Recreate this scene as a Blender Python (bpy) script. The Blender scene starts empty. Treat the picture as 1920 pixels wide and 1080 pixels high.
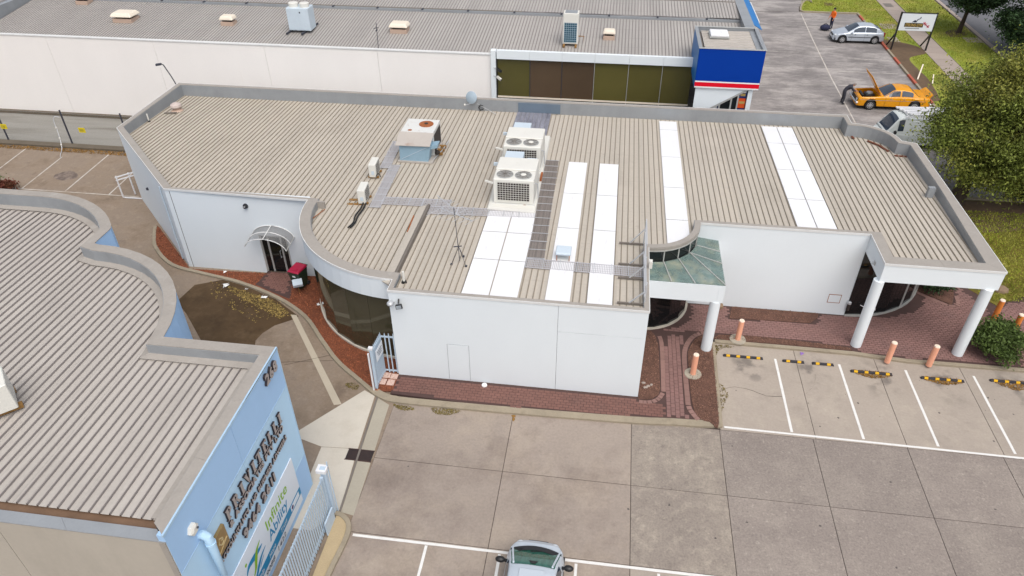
import bpy, bmesh, math, random
from mathutils import Vector, Matrix
import numpy as np
random.seed(7)
rng = np.random.default_rng(7)
SC = bpy.context.scene
COL = SC.collection
PI = math.pi

# ------------------------------------------------------------------ camera
F_PX, PITCH, YAW, ROLL = 1357.23, math.radians(36.657), math.radians(8.25), math.radians(-0.4506)
cp, sp, cy, sy = math.cos(PITCH), math.sin(PITCH), math.cos(YAW), math.sin(YAW)
fw = Vector((-sy * cp, cy * cp, -sp)); rt = Vector((cy, sy, 0)); up = rt.cross(fw)
r2 = rt * math.cos(ROLL) + up * math.sin(ROLL)
u2 = -rt * math.sin(ROLL) + up * math.cos(ROLL)
camd = bpy.data.cameras.new('camera')
cam = bpy.data.objects.new('camera', camd); COL.objects.link(cam)
cam.matrix_world = Matrix((
    (r2.x, u2.x, -fw.x, 0), (r2.y, u2.y, -fw.y, 0), (r2.z, u2.z, -fw.z, 20.0), (0, 0, 0, 1)))
camd.sensor_width = 36.0
camd.lens = 36.0 * F_PX / 1920.0
camd.clip_start = 0.1; camd.clip_end = 2000
SC.camera = cam

# ------------------------------------------------------------------ sky, sun, exposure
W = bpy.data.worlds.new('World'); SC.world = W; W.use_nodes = True
nt = W.node_tree; nt.nodes.clear()
sky = nt.nodes.new('ShaderNodeTexSky'); sky.sky_type = 'NISHITA'; sky.sun_disc = False
SUN_EL, SUN_AZ = math.radians(60), math.radians(153)      # azimuth clockwise from +Y
sky.sun_elevation = SUN_EL; sky.sun_rotation = SUN_AZ
sky.air_density = 1.0; sky.dust_density = 4.0; sky.ozone_density = 1.0
hs = nt.nodes.new('ShaderNodeHueSaturation'); hs.inputs['Saturation'].default_value = 0.42
bg = nt.nodes.new('ShaderNodeBackground'); bg.inputs['Strength'].default_value = 0.13
wo = nt.nodes.new('ShaderNodeOutputWorld')
nt.links.new(sky.outputs[0], hs.inputs['Color']); nt.links.new(hs.outputs[0], bg.inputs[0]); nt.links.new(bg.outputs[0], wo.inputs[0])
sd = bpy.data.lights.new('sun', 'SUN'); sd.energy = 1.2; sd.angle = math.radians(50); sd.color = (1.0, 0.965, 0.915)
sun = bpy.data.objects.new('sun', sd); COL.objects.link(sun)
sdir = Vector((math.sin(SUN_AZ) * math.cos(SUN_EL), math.cos(SUN_AZ) * math.cos(SUN_EL), math.sin(SUN_EL)))
sun.rotation_euler = (-sdir).to_track_quat('-Z', 'Y').to_euler()
sun.location = (0, 0, 60)
vs = SC.view_settings
vs.view_transform = 'Standard'; vs.look = 'None'; vs.exposure = 0.35; vs.gamma = 1.0; vs.use_curve_mapping = False

# ------------------------------------------------------------------ helpers
def L(c):
    c /= 255.0
    return c / 12.92 if c <= 0.04045 else ((c + 0.055) / 1.055) ** 2.4
def S(r, g, b, k=0.9): return (min(.85, L(r) * k), min(.85, L(g) * k), min(.85, L(b) * k))

class MB:
    def __init__(s): s.v = []; s.f = []
    def poly(s, pts):
        n = len(s.v); s.v += [tuple(p) for p in pts]; s.f.append(tuple(range(n, n + len(pts)))); return s
    def add(s, vs, fs):
        n = len(s.v); s.v += [tuple(p) for p in vs]; s.f += [tuple(i + n for i in f) for f in fs]; return s
    def box(s, x0, x1, y0, y1, z0, z1):
        if x0 > x1: x0, x1 = x1, x0
        if y0 > y1: y0, y1 = y1, y0
        if z0 > z1: z0, z1 = z1, z0
        return s.add([(x0, y0, z0), (x1, y0, z0), (x1, y1, z0), (x0, y1, z0), (x0, y0, z1), (x1, y0, z1), (x1, y1, z1), (x0, y1, z1)],
                     [(3, 2, 1, 0), (4, 5, 6, 7), (0, 1, 5, 4), (1, 2, 6, 5), (2, 3, 7, 6), (3, 0, 4, 7)])
    def hexa(s, b, t):
        return s.add(list(b) + list(t), [(3, 2, 1, 0), (4, 5, 6, 7), (0, 1, 5, 4), (1, 2, 6, 5), (2, 3, 7, 6), (3, 0, 4, 7)])
    def bar(s, p, q, w, h=None, upv=(0, 0, 1)):
        h = h or w; p = Vector(p); q = Vector(q); d = (q - p).normalized(); u = Vector(upv)
        if abs(d.dot(u)) > .98: u = Vector((0, 1, 0))
        x = d.cross(u).normalized() * w / 2; y = x.cross(d).normalized() * h / 2
        return s.hexa([p - x - y, p + x - y, p + x + y, p - x + y], [q - x - y, q + x - y, q + x + y, q - x + y])
    def prism(s, poly, z0, z1, bottom=True):
        a = sum(poly[i][0] * poly[(i + 1) % len(poly)][1] - poly[(i + 1) % len(poly)][0] * poly[i][1] for i in range(len(poly)))
        if a < 0: poly = poly[::-1]
        n = len(poly); f0 = z0 if callable(z0) else (lambda p: z0); f1 = z1 if callable(z1) else (lambda p: z1)
        vs_ = [(p[0], p[1], f0(p)) for p in poly] + [(p[0], p[1], f1(p)) for p in poly]
        fs = [tuple(range(n, 2 * n))] + [(i, (i + 1) % n, n + (i + 1) % n, n + i) for i in range(n)]
        if bottom: fs.append(tuple(range(n - 1, -1, -1)))
        return s.add(vs_, fs)
    def tube(s, pts, r, n=8, cap=True):
        pts = [Vector(p) for p in pts]; rs = r if isinstance(r, (list, tuple)) else [r] * len(pts)
        base = len(s.v); ref = None
        for i, p in enumerate(pts):
            d = (pts[min(i + 1, len(pts) - 1)] - pts[max(i - 1, 0)]).normalized()
            if ref is None:
                ref = Vector((0, 0, 1)) if abs(d.z) < .9 else Vector((1, 0, 0))
            x = d.cross(ref).normalized(); y = d.cross(x).normalized(); ref = -y if False else ref
            for k in range(n):
                a = 2 * PI * k / n; s.v.append(tuple(p + x * (math.cos(a) * rs[i]) + y * (math.sin(a) * rs[i])))
        for i in range(len(pts) - 1):
            for k in range(n):
                a = base + i * n + k; b = base + i * n + (k + 1) % n
                s.f.append((a, b, b + n, a + n))
        if cap:
            s.f.append(tuple(base + k for k in range(n - 1, -1, -1))); s.f.append(tuple(base + (len(pts) - 1) * n + k for k in range(n)))
        return s
    def lathe(s, prof, c, n=16, axis='z', cap=True):
        base = len(s.v)
        for r, h in prof:
            for k in range(n):
                a = 2 * PI * k / n; u, w = r * math.cos(a), r * math.sin(a)
                if axis == 'z': p = (c[0] + u, c[1] + w, c[2] + h)
                elif axis == 'y': p = (c[0] + u, c[1] + h, c[2] + w)
                else: p = (c[0] + h, c[1] + u, c[2] + w)
                s.v.append(p)
        for i in range(len(prof) - 1):
            for k in range(n):
                a = base + i * n + k; b = base + i * n + (k + 1) % n; s.f.append((a, b, b + n, a + n))
        if cap:
            s.f.append(tuple(base + k for k in range(n - 1, -1, -1))); s.f.append(tuple(base + (len(prof) - 1) * n + k for k in range(n)))
        return s
    def ell(s, c, r, n=12, m=8):
        prof = [(max(1e-4, math.sin(PI * i / m)), -math.cos(PI * i / m)) for i in range(m + 1)]
        base = len(s.v); s.lathe(prof, (0, 0, 0), n)
        for i in range(base, len(s.v)):
            v = s.v[i]; s.v[i] = (c[0] + v[0] * r[0], c[1] + v[1] * r[1], c[2] + v[2] * r[2])
        return s
    def xf(s, M):
        s.v = [tuple(M @ Vector(v)) for v in s.v]; return s
    def mesh(s, name, smooth=False, bevel=0.0, seg=1):
        me = bpy.data.meshes.new(name); me.from_pydata(s.v, [], s.f); me.update()
        bm = bmesh.new(); bm.from_mesh(me)
        if smooth or bevel: bmesh.ops.remove_doubles(bm, verts=bm.verts, dist=1e-5)
        bmesh.ops.recalc_face_normals(bm, faces=bm.faces)
        if bevel:
            es = [e for e in bm.edges if len(e.link_faces) == 2 and e.calc_face_angle(0) > .5]
            bmesh.ops.bevel(bm, geom=es, offset=bevel, segments=seg, profile=.5, affect='EDGES', clamp_overlap=True)
        bm.to_mesh(me); bm.free()
        if smooth:
            for p in me.polygons: p.use_smooth = True
            try: me.set_sharp_from_angle(angle=math.radians(38))
            except Exception: pass
        return me
    def build(s, name, m, parent=None, kind=None, smooth=False, bevel=0.0, seg=1, label=None):
        return put(name, s.mesh(name, smooth, bevel, seg), m, parent, kind, label)

def put(name, me, m, parent=None, kind=None, label=None):
    o = bpy.data.objects.new(name, me); COL.objects.link(o)
    if m is not None and not me.materials: me.materials.append(m)
    if parent is not None:
        o.parent = parent
        if parent.type == 'EMPTY' and parent.get('wloc') is not None:
            o.matrix_parent_inverse = Matrix.Translation(Vector(parent['wloc'])).inverted()
    if kind: o['kind'] = kind
    if label: o['label'] = label
    return o
def tag(o, label=None, cat=None, group=None, kind=None):
    if label: o['label'] = label
    if cat: o['category'] = cat
    if group: o['group'] = group
    if kind: o['kind'] = kind
    return o
def thing(name, label, cat, loc=(0, 0, 0), group=None, local=False, rz=0):
    o = bpy.data.objects.new(name, None); COL.objects.link(o); o.empty_display_size = .3
    o.location = loc; o.rotation_euler = (0, 0, rz)
    if not local: o['wloc'] = list(loc)
    return tag(o, label, cat, group)
KIDS = {}
def copy_tree(o, loc=None, rz=None, label=None):
    def rec(x, par):
        c = x.copy(); COL.objects.link(c)
        if par is not None: c.parent = par
        for ch in list(x.children): rec(ch, c)
        return c
    r = rec(o, None)
    if loc is not None: r.location = loc
    if rz is not None: r.rotation_euler = (0, 0, rz)
    if label: r['label'] = label
    return r

# ------------------------------------------------------------------ materials
def mat(name, col, rough=.7, var=.1, scale=1.0, stretch=(1, 1, 1), fine=.06, fscale=25.0, bump=0.0, metal=0.0, rnd=0.0,
        island=0.0, patches=(), spec=.5, alpha=1.0, trans=0.0, bscale=None, bands=None):
    m = bpy.data.materials.new(name); m.use_nodes = True
    t = m.node_tree; N = t.nodes; K = t.links
    b = N['Principled BSDF']
    b.inputs['Roughness'].default_value = rough; b.inputs['Metallic'].default_value = metal
    b.inputs['Specular IOR Level'].default_value = spec
    if alpha < 1: b.inputs['Alpha'].default_value = alpha
    if trans: b.inputs['Transmission Weight'].default_value = trans
    tc = N.new('ShaderNodeTexCoord')
    def noise(sc, st, detail=4, rgh=.6):
        mp = N.new('ShaderNodeMapping'); mp.inputs['Scale'].default_value = st
        K.new(tc.outputs['Object'], mp.inputs[0])
        n = N.new('ShaderNodeTexNoise'); n.inputs['Scale'].default_value = sc; n.inputs['Detail'].default_value = detail
        n.inputs['Roughness'].default_value = rgh
        K.new(mp.outputs[0], n.inputs['Vector']); return n.outputs[0]
    def math_(op, a, bb, c=None):
        x = N.new('ShaderNodeMath'); x.operation = op
        for i, vv in enumerate((a, bb) if c is None else (a, bb, c)):
            if isinstance(vv, (int, float)): x.inputs[i].default_value = vv
            else: K.new(vv, x.inputs[i])
        return x.outputs[0]
    val = None
    def addv(sock, amp):
        nonlocal val
        q = math_('MULTIPLY_ADD', sock, 2 * amp, -amp)
        val = q if val is None else math_('ADD', val, q)
    if var: addv(noise(scale, stretch), var * 2)
    if fine: addv(noise(fscale, (1, 1, 1), 4, .7), fine * 2)
    if rnd:
        oi = N.new('ShaderNodeObjectInfo'); addv(oi.outputs['Random'], rnd)
    if island:
        g = N.new('ShaderNodeNewGeometry'); addv(g.outputs['Random Per Island'], island)
    if bands:
        sx = N.new('ShaderNodeSeparateXYZ'); K.new(tc.outputs['Object'], sx.inputs[0])
        fr_ = math_('FRACT', math_('MULTIPLY', sx.outputs[1], 1.0 / bands[0]), 0); lt = math_('LESS_THAN', fr_, bands[1] / bands[0])
        q = math_('MULTIPLY', lt, -bands[2]); val = q if val is None else math_('ADD', val, q)
    colsock = None
    cur = N.new('ShaderNodeRGB'); cur.outputs[0].default_value = (*col, 1); colsock = cur.outputs[0]
    for (c2, psc, lo, hi, pst, amt) in patches:
        rr = N.new('ShaderNodeMapRange'); rr.inputs[1].default_value = lo; rr.inputs[2].default_value = hi
        rr.inputs[3].default_value = 0; rr.inputs[4].default_value = amt
        K.new(noise(psc, pst, 9, .70), rr.inputs[0])
        mx = N.new('ShaderNodeMixRGB'); mx.inputs['Color2'].default_value = (*c2, 1)
        K.new(rr.outputs[0], mx.inputs['Fac']); K.new(colsock, mx.inputs['Color1']); colsock = mx.outputs[0]
    if val is not None:
        v1 = math_('ADD', val, 1.0); v1 = math_('MAXIMUM', v1, 0.05)
        vm = N.new('ShaderNodeVectorMath'); vm.operation = 'SCALE'
        K.new(colsock, vm.inputs[0]); K.new(v1, vm.inputs['Scale']); colsock = vm.outputs[0]
    K.new(colsock, b.inputs['Base Color'])
    if bump:
        bp = N.new('ShaderNodeBump'); bp.inputs['Strength'].default_value = min(1, bump); bp.inputs['Distance'].default_value = .02
        K.new(noise(bscale or fscale, (1, 1, 1), 5), bp.inputs['Height']); K.new(bp.outputs[0], b.inputs['Normal'])
    return m

M = {}
M['roof'] = mat('tan_roof_metal', S(196, 187, 174), .55, .03, 1.0, (1.0, .3, 1), .06, 9, rnd=.045, bands=(1.45, .05, .06),
                patches=[(S(160, 150, 138), .30, .52, .74, (1, .7, 1), .45), (S(200, 188, 170), .4, .52, .74, (1, .5, 1), .5), (S(156, 142, 128), 4, .58, .76, (1, .5, 1), .4)])
M['roof_grey'] = mat('grey_roof_metal', S(190, 183, 175), .55, .03, 1.2, (1.2, .5, 1), .06, 12, rnd=.03,
                     patches=[(S(158, 151, 144), .4, .5, .74, (1, .6, 1), .5), (S(198, 192, 184), 2, .55, .75, (1, .5, 1), .4)])
M['roof_wh'] = mat('weathered_roof_metal', S(176, 171, 166), .55, .05, .9, (1.2, .4, 1), .05, 12, rnd=.06, bands=(1.3, .08, .08),
                   patches=[(S(154, 150, 146), .25, .5, .8, (1, .3, 1), .5)])
M['rib'] = mat('shade_toned_roof_rib', S(152, 142, 127), .6, .06, 2, (1, .4, 1), .08, 12)  # darker than the pans: the ribs' side shade is put into the colour
M['rib_g'] = mat('shade_toned_grey_rib', S(134, 127, 124), .6, .06, 2, (1, .4, 1), .06, 12)  # rib shade painted in as a darker grey
M['rib_w'] = mat('shade_toned_dull_rib', S(146, 140, 136), .6, .06, 2)  # same painted rib shade for the warehouse roofs
M['rib_dark'] = mat('aged_steel', S(120, 112, 104), .6)
M['white'] = mat('white_render', (.745, .79, .815), .75, .02, .6, (1, 1, .6), .015, 24, bump=.12, bscale=60,
                 patches=[(S(196, 198, 196), 1.1, .66, .9, (2.2, 2.2, .25), .22)])
M['white2'] = mat('cream_panel_paint', (.86, .82, .785), .75, .02, .5, (1, 1, .5), .015, 14,
                  patches=[(S(216, 196, 178), .9, .64, .9, (2, 2, .15), .3)])
M['cap'] = mat('weathered_parapet_capping', S(166, 159, 151), .65, .10, 1.3, (1, 1, 1), .07, 14,
               patches=[(S(124, 114, 104), 1.3, .55, .78, (1, 1, 1), .5), (S(194, 191, 188), 2.2, .58, .8, (1, 1, 1), .5)])
M['zinc'] = mat('zinc_flashing', S(158, 162, 166), .45, .08, 1.2, (1, 1, .3), .04, 14, metal=.15,
                patches=[(S(120, 122, 124), .8, .5, .8, (1, 1, 1), .4)])
M['fanzinc'] = mat('pale_fan_guard', S(176, 178, 176), .6, .1, 8)
M['edge'] = mat('white_metal_edge', S(228, 228, 226), .5, .05)
M['skylight'] = mat('translucent_roof_panel', (.79, .79, .80), .5, .02, 2.0, (1, .5, 1), .012, 10,
                    patches=[(S(186, 182, 176), 1.6, .60, .80, (2.5, .4, 1), .5), (S(170, 160, 150), 6, .68, .78, (1, 1, 1), .5)])
M['walk'] = mat('galvanised_mesh', S(192, 190, 194), .45, .06)
M['walkdk'] = mat('weathered_mesh', S(136, 128, 124), .55, .06)
M['galv'] = mat('galvanised_steel', S(205, 207, 210), .4, .06, metal=.3)
M['acwhite'] = mat('off_white_enamel', S(228, 226, 218), .5, .03, 2, (1, 1, 1), .02,
                   patches=[(S(184, 170, 146), 2.5, .60, .85, (1, 1, .4), .45)])
M['acblue'] = mat('pale_blue_steel', S(148, 178, 196), .5, .05, 2, patches=[(S(120, 148, 165), 2, .55, .8, (1, 1, .3), .5)])
M['acpale'] = mat('pale_duct_metal', S(205, 218, 228), .4, .05)
M['rustwhite'] = mat('rust_stained_white', S(222, 222, 218), .55, .04, patches=[(S(150, 92, 50), 3.2, .58, .72, (1, 1, 1), .8)])
M['rustlid'] = mat('dirty_grey_lid', S(186, 178, 170), .6, .06, patches=[(S(140, 92, 62), 1.6, .55, .75, (1, 1, 1), .6)])
M['rust'] = mat('rust', S(158, 92, 50), .85, .3, 12)
M['rustdk'] = mat('dark_rust', S(110, 62, 42), .85, .3, 12)
M['iron'] = mat('dark_iron', S(78, 58, 54), .8, .2, 6)
M['dark'] = mat('dark_grille', S(58, 50, 46), .7)
M['black'] = mat('black_plastic', (.012, .012, .013), .45, .1)
M['timberdk'] = mat('brown_gutter_dirt', S(124, 98, 78), .9, .2, 2)
M['timber'] = mat('weathered_timber', S(150, 112, 60), .8, .2, 6)
M['glass'] = mat('black_window_glass', (.006, .008, .009), .04, 0, fine=0, spec=.6)
M['glassolive'] = mat('smoked_window_glass', (.050, .046, .026), .03, 0, fine=0, spec=.9)
M['bronze'] = mat('bronze_glass', (.095, .082, .022), .22, .12, .5, (1, 1, 1), 0, rnd=.1)
M['bronze2'] = mat('brown_film_glass', (.085, .055, .032), .22, .12, .5, (1, 1, 1), 0, rnd=.1)
M['greenglass'] = mat('aged_green_glass', (.18, .26, .24), .1, .3, 1.2, fine=.08, alpha=.62,
                      patches=[(S(190, 188, 160), 1.1, .48, .70, (1, 1, 1), .8)])
M['poly'] = mat('smoky_polycarbonate', (.25, .25, .25), .12, .1, alpha=.45, patches=[(S(200, 190, 176), 2, .5, .8, (1, 1, 1), .5)])
M['alum'] = mat('aluminium_frame', S(196, 196, 192), .4, .05, metal=.3)
M['blue'] = mat('pale_blue_render', (.46, .66, .84), .8, .03, .8, (1, 1, .5), .02, 16, spec=.2)
M['bluedk'] = mat('sky_blue_render', (.38, .57, .82), .8, .03, .8, (1, 1, .5), .02, 16, spec=.2)
M['bluetrim'] = mat('pale_blue_trim', S(178, 208, 232), .6, .03)
M['beigewall'] = mat('bare_concrete_panel', S(178, 170, 158, .98), .85, .06, .6, (1, 1, .4), .03, 10,
                     patches=[(S(150, 142, 130), .7, .5, .8, (1, 1, .3), .4)])
M['signblue'] = mat('royal_blue_panel', (.0015, .038, .29), .6, .04, .7, (1, 1, 1), .02, spec=.08)
M['midblue'] = mat('bright_blue_panel', S(14, 118, 190), .45, .04)
M['signred'] = mat('red_vinyl', (.70, .006, .022), .6, .02, fine=0, spec=.1)
M['signwhite'] = mat('white_vinyl', (.8, .8, .8), .45, .02, fine=0)
M['orange_vinyl'] = mat('orange_vinyl', S(224, 84, 26), .45, .03)
M['navy_vinyl'] = mat('navy_vinyl', S(16, 44, 110), .45, .03)
M['tanvinyl'] = mat('gold_vinyl', S(190, 160, 90), .5, .1)
M['letter'] = mat('brushed_steel_letter', S(168, 158, 154), .5, .08, 8)
M['letterside'] = mat('dark_letter_return', S(38, 30, 36), .6)
M['brass'] = mat('brass_plaque', S(170, 140, 92), .35, .12, 5, metal=.5)
M['brasshi'] = mat('pale_brass', S(214, 196, 150), .35, .05, metal=.3)
M['green_ink'] = mat('lime_green_print', S(140, 186, 30), .5, .02, fine=0)
M['blue_ink'] = mat('teal_blue_print', S(0, 136, 186), .5, .02, fine=0)
M['navy_ink'] = mat('navy_print', S(40, 50, 74), .5, .02, fine=0)
M['purple_ink'] = mat('purple_print', S(70, 40, 100), .5, .02, fine=0)
M['banner'] = mat('white_banner', S(226, 232, 240, .95), .4, .02, fine=0)
# ground
SPk = [(S(196, 184, 164), .45, .48, .72, (1, 1, 1), .55), (S(128, 116, 106), .8, .55, .8, (1, 1, 1), .4)]
M['conc_brown'] = mat('brown_stained_concrete', S(158, 145, 134), .85, .05, .5, (1, 1, 1), .13, 11, bump=.15, rnd=.05,
                      patches=[(S(180, 165, 147), .30, .46, .66, (1, 1, 1), .6), (S(116, 102, 94), .24, .48, .68, (1, 1, 1), .7), (S(116, 102, 94), 2.2, .56, .74, (1, 1, 1), .45)])
M['conc_speck'] = mat('exposed_aggregate_concrete', S(147, 136, 128), .85, .04, .5, (1, 1, 1), .24, 15, bump=.25, rnd=.05,
                      patches=[(S(168, 157, 146), .45, .47, .66, (1, 1, 1), .6), (S(124, 114, 108), .5, .48, .66, (1, 1, 1), .55), (S(184, 174, 162), 7, .55, .66, (1, 1, 1), .5), (S(98, 91, 87), 9, .56, .68, (1, 1, 1), .5)])
M['conc_speck2'] = mat('blotchy_aggregate_concrete', S(147, 136, 126), .85, .05, .5, (1, 1, 1), .22, 15, bump=.25, rnd=.04,
                      patches=[(S(176, 165, 149), .5, .46, .66, (1, 1, 1), .5), (S(190, 178, 161), 2.8, .51, .68, (1, 1, 1), .5), (S(116, 106, 98), 3.0, .54, .68, (1, 1, 1), .5), (S(98, 91, 87), 9, .56, .68, (1, 1, 1), .5)])
M['conc_bay'] = mat('pale_bay_concrete', S(170, 158, 146), .85, .05, .6, (1, 1, 1), .11, 12, bump=.12, rnd=.04,
                    patches=[(S(192, 180, 163), .8, .5, .72, (1, 1, 1), .5), (S(140, 130, 120), .7, .54, .76, (1, 1, 1), .6), (S(112, 104, 98), 1.1, .64, .8, (1, 1, 1), .6), (S(146, 134, 121), 6, .55, .72, (1, 1, 1), .5)])
def bay_stains(m):
    t = m.node_tree; N = t.nodes; K = t.links; b = N['Principled BSDF']; src = b.inputs['Base Color'].links[0].from_socket
    tc = N.new('ShaderNodeTexCoord'); sx = N.new('ShaderNodeSeparateXYZ'); K.new(tc.outputs['Object'], sx.inputs[0])
    def mr(sock, a, b_, c, d):
        r = N.new('ShaderNodeMapRange'); r.interpolation_type = 'SMOOTHSTEP'; K.new(sock, r.inputs[0])
        for i, v in enumerate((a, b_, c, d)): r.inputs[i + 1].default_value = v
        return r.outputs[0]
    def mu(a, b_):
        x = N.new('ShaderNodeMath'); x.operation = 'MULTIPLY'; K.new(a, x.inputs[0]); K.new(b_, x.inputs[1]); return x.outputs[0]
    co = N.new('ShaderNodeMath'); co.operation = 'PINGPONG'; K.new(sx.outputs[0], co.inputs[0]); co.inputs[1].default_value = 1.26
    nz = N.new('ShaderNodeTexNoise'); nz.inputs['Scale'].default_value = 1.6; nz.inputs['Detail'].default_value = 6; K.new(tc.outputs['Object'], nz.inputs['Vector'])
    f = mu(mu(mr(sx.outputs[1], 21.0, 22.6, 0, 1), mr(sx.outputs[1], 23.6, 23.0, 0.35, 1)), mr(nz.outputs[0], .45, .64, 0, .75)); f = mu(f, mr(co.outputs[0], .45, 1.0, .15, 1))
    mx = N.new('ShaderNodeMixRGB'); mx.inputs['Color2'].default_value = (*S(104, 97, 92), 1); K.new(f, mx.inputs['Fac']); K.new(src, mx.inputs['Color1']); K.new(mx.outputs[0], b.inputs['Base Color'])
bay_stains(M['conc_bay'])
M['conc_drive'] = mat('driveway_concrete', S(140, 126, 112), .85, .08, .5, (1, 1, 1), .06, 12, bump=.12)
M['conc_left'] = mat('stained_back_carpark', S(142, 126, 110), .85, .05, .4, (1, 1, 1), .11, 10, bump=.1,
                     patches=[(S(168, 146, 120), .45, .46, .66, (1, 1, 1), .7), (S(102, 88, 77), .45, .48, .68, (1, 1, 1), .75), (S(166, 150, 132), 2.2, .52, .7, (1, 1, 1), .5), (S(100, 86, 76), 1.6, .55, .72, (1, 1, 1), .5)])
M['conc_light'] = mat('new_pale_concrete', S(206, 198, 184), .85, .05, .7, (1, 1, 1), .04, 14, patches=[(S(180, 168, 150), 1, .5, .8, (1, 1, 1), .5)])
M['conc_mid'] = mat('grey_channel_concrete', S(172, 164, 148), .85, .08, .8, (1, 1, 1), .06, 14)
M['conc_patch'] = mat('pale_patched_concrete', S(190, 178, 158), .85, .06, 1.2, (1, 1, 1), .05, 14)
M['kerb'] = mat('dirty_kerb_concrete', S(158, 146, 126), .9, .12, 1.5, (1, 1, 1), .08, 14, bump=.2,
                patches=[(S(112, 98, 80), 1.4, .54, .75, (1, 1, 1), .5)])
M['joint'] = mat('dark_joint', S(70, 60, 54), .95, .1)
M['wet'] = mat('damp_concrete', S(86, 68, 48), .65, .12, .7, (1, 1, 1), .08, 16, spec=.15, patches=[(S(64, 50, 35), .6, .48, .66, (1, 1, 1), .7), (S(118, 97, 73), .9, .50, .70, (1, 1, 1), .6)])
M['asph'] = mat('worn_asphalt', S(140, 134, 132), .9, .05, .35, (1, 1, 1), .12, 7, bump=.1,
                patches=[(S(182, 175, 170), .32, .47, .60, (.8, 1.5, 1), .75), (S(108, 103, 101), .28, .49, .64, (.8, 1.6, 1), .7), (S(184, 177, 172), 1.6, .52, .66, (.45, 1.8, 1), .6), (S(104, 99, 97), 2.2, .54, .68, (.5, 2, 1), .55)])
M['lane'] = mat('laneway_concrete', S(144, 141, 134), .9, .10, .5, (.3, 2.5, 1), .10, 7, patches=[(S(106, 100, 90), .5, .46, .66, (.2, 2, 1), .75)])
M['kerbdk'] = mat('grimy_dark_kerb', S(104, 94, 80), .9, .15, 1.2, (1, 1, 1), .12, 8)
M['road'] = mat('road_asphalt', S(112, 112, 116), .9, .08, .5, (1, 1, 1), .08, 10)
M['path'] = mat('footpath_concrete', S(170, 156, 146), .9, .06, .6, (1, 1, 1), .05, 8, rnd=.05)
M['ground'] = mat('plain_ground', S(150, 142, 132), .95, .1, .1)
M['paver'] = mat('brick_paver', S(140, 106, 100), .85, .10, .5, (1, 1, 1), .10, 30, rnd=.07, island=.08, bump=.2,
                 patches=[(S(108, 88, 86), .8, .52, .74, (1, 1, 1), .5)])
M['paverfront'] = mat('red_brick_paver', S(124, 88, 79), .85, .10, .5, (1, 1, 1), .10, 30, rnd=.08, island=.08, bump=.2,
                      patches=[(S(102, 78, 72), .8, .5, .74, (1, 1, 1), .5)])
M['paverbase'] = mat('sanded_paving_joint', S(82, 61, 57), .95, .15, 2)
M['border'] = mat('pink_border_paver', S(140, 108, 100), .85, .1, 1.2, (1, 1, 1), .06, 30, rnd=.08, island=.06)
M['tile'] = mat('pink_paving_tile', S(216, 186, 172), .8, .06, 3, rnd=.05)
M['mulch'] = mat('red_bark_mulch', S(126, 72, 48), .95, .3, 3, (1, 1, 1), .25, 22, bump=.6, patches=[(S(84, 42, 28), 2, .5, .7, (1, 1, 1), .5)])
M['mulchchip'] = mat('red_bark_chip', S(148, 86, 56), .95, .2, 2, island=.65, fine=0)
M['mulchdk'] = mat('dark_bark_mulch', S(104, 74, 62), .95, .3, 3, (1, 1, 1), .25, 24, bump=.6)
M['mulchdkchip'] = mat('dark_bark_chip', S(128, 94, 78), .95, .2, 2, island=.5, fine=0)
M['soil'] = mat('bare_soil', S(104, 84, 64), .95, .2, 1.2, (1, 1, 1), .15, 8, bump=.4)
M['sand'] = mat('dry_gravel', S(184, 164, 130), .95, .08, 1, (1, 1, 1), .14, 30, bump=.4)
M['litterleaf'] = mat('fallen_yellow_leaves', S(142, 120, 66), .9, .2, 1, island=.6, fine=0)
M['debris'] = mat('brown_leaf_debris', S(140, 104, 50), .95, .2, 3, island=.4, fine=.1)
M['weed'] = mat('mossy_weeds', S(116, 102, 48), .95, .2, 3, island=.5, fine=0)
M['paint'] = mat('white_line_paint', S(232, 230, 226), .8, .05, 2, (1, 1, 1), .06, 12, patches=[(S(190, 180, 168), 2.5, .55, .75, (1, 1, 1), .5)])
M['paintworn'] = mat('worn_line_paint', S(206, 200, 192), .85, .1, 2, (1, 1, 1), .06, 12, patches=[(S(170, 156, 142), 1.5, .45, .65, (1, 1, 1), .9)])
M['lawn'] = mat('mown_lawn', (.24, .27, .03), .95, .2, .35, (1, 1, 1), .15, 14, bump=.3,
                patches=[((.40, .33, .09), .3, .5, .68, (1, 1, 1), .8), ((.13, .22, .012), .22, .5, .7, (1, 1, 1), .7)])
M['lawndry'] = mat('dry_mixed_lawn', S(122, 108, 40, .75), .95, .22, .4, (1, 1, 1), .18, 12, bump=.3,
                   patches=[(S(106, 124, 22, .8), .3, .48, .66, (1, 1, 1), .8), (S(110, 84, 46, .8), .35, .52, .7, (1, 1, 1), .8)])
M['grass'] = mat('grass_blades', (.27, .30, .03), .9, .3, .4, island=.35, fine=0, patches=[((.42, .34, .10), .3, .48, .66, (1, 1, 1), .8)])
def foliage(name, c, isl=.45, c2=None):
    m = mat(name, c, .6, .25, .5, (1, 1, 1), 0, island=isl, patches=[(c2, .45, .45, .62, (1, 1, 1), .7)] if c2 else (), spec=.3)
    b = m.node_tree.nodes['Principled BSDF']
    tr = m.node_tree.nodes.new('ShaderNodeBsdfTranslucent'); mx = m.node_tree.nodes.new('ShaderNodeMixShader'); mx.inputs[0].default_value = .25
    src = b.inputs['Base Color'].links[0].from_socket
    m.node_tree.links.new(src, tr.inputs[0]); m.node_tree.links.new(b.outputs[0], mx.inputs[1]); m.node_tree.links.new(tr.outputs[0], mx.inputs[2])
    m.node_tree.links.new(mx.outputs[0], m.node_tree.nodes['Material Output'].inputs[0]); return m
M['leaf_olive'] = foliage('olive_green_leaves', (.185, .225, .044), .6, (.31, .275, .058))
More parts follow.
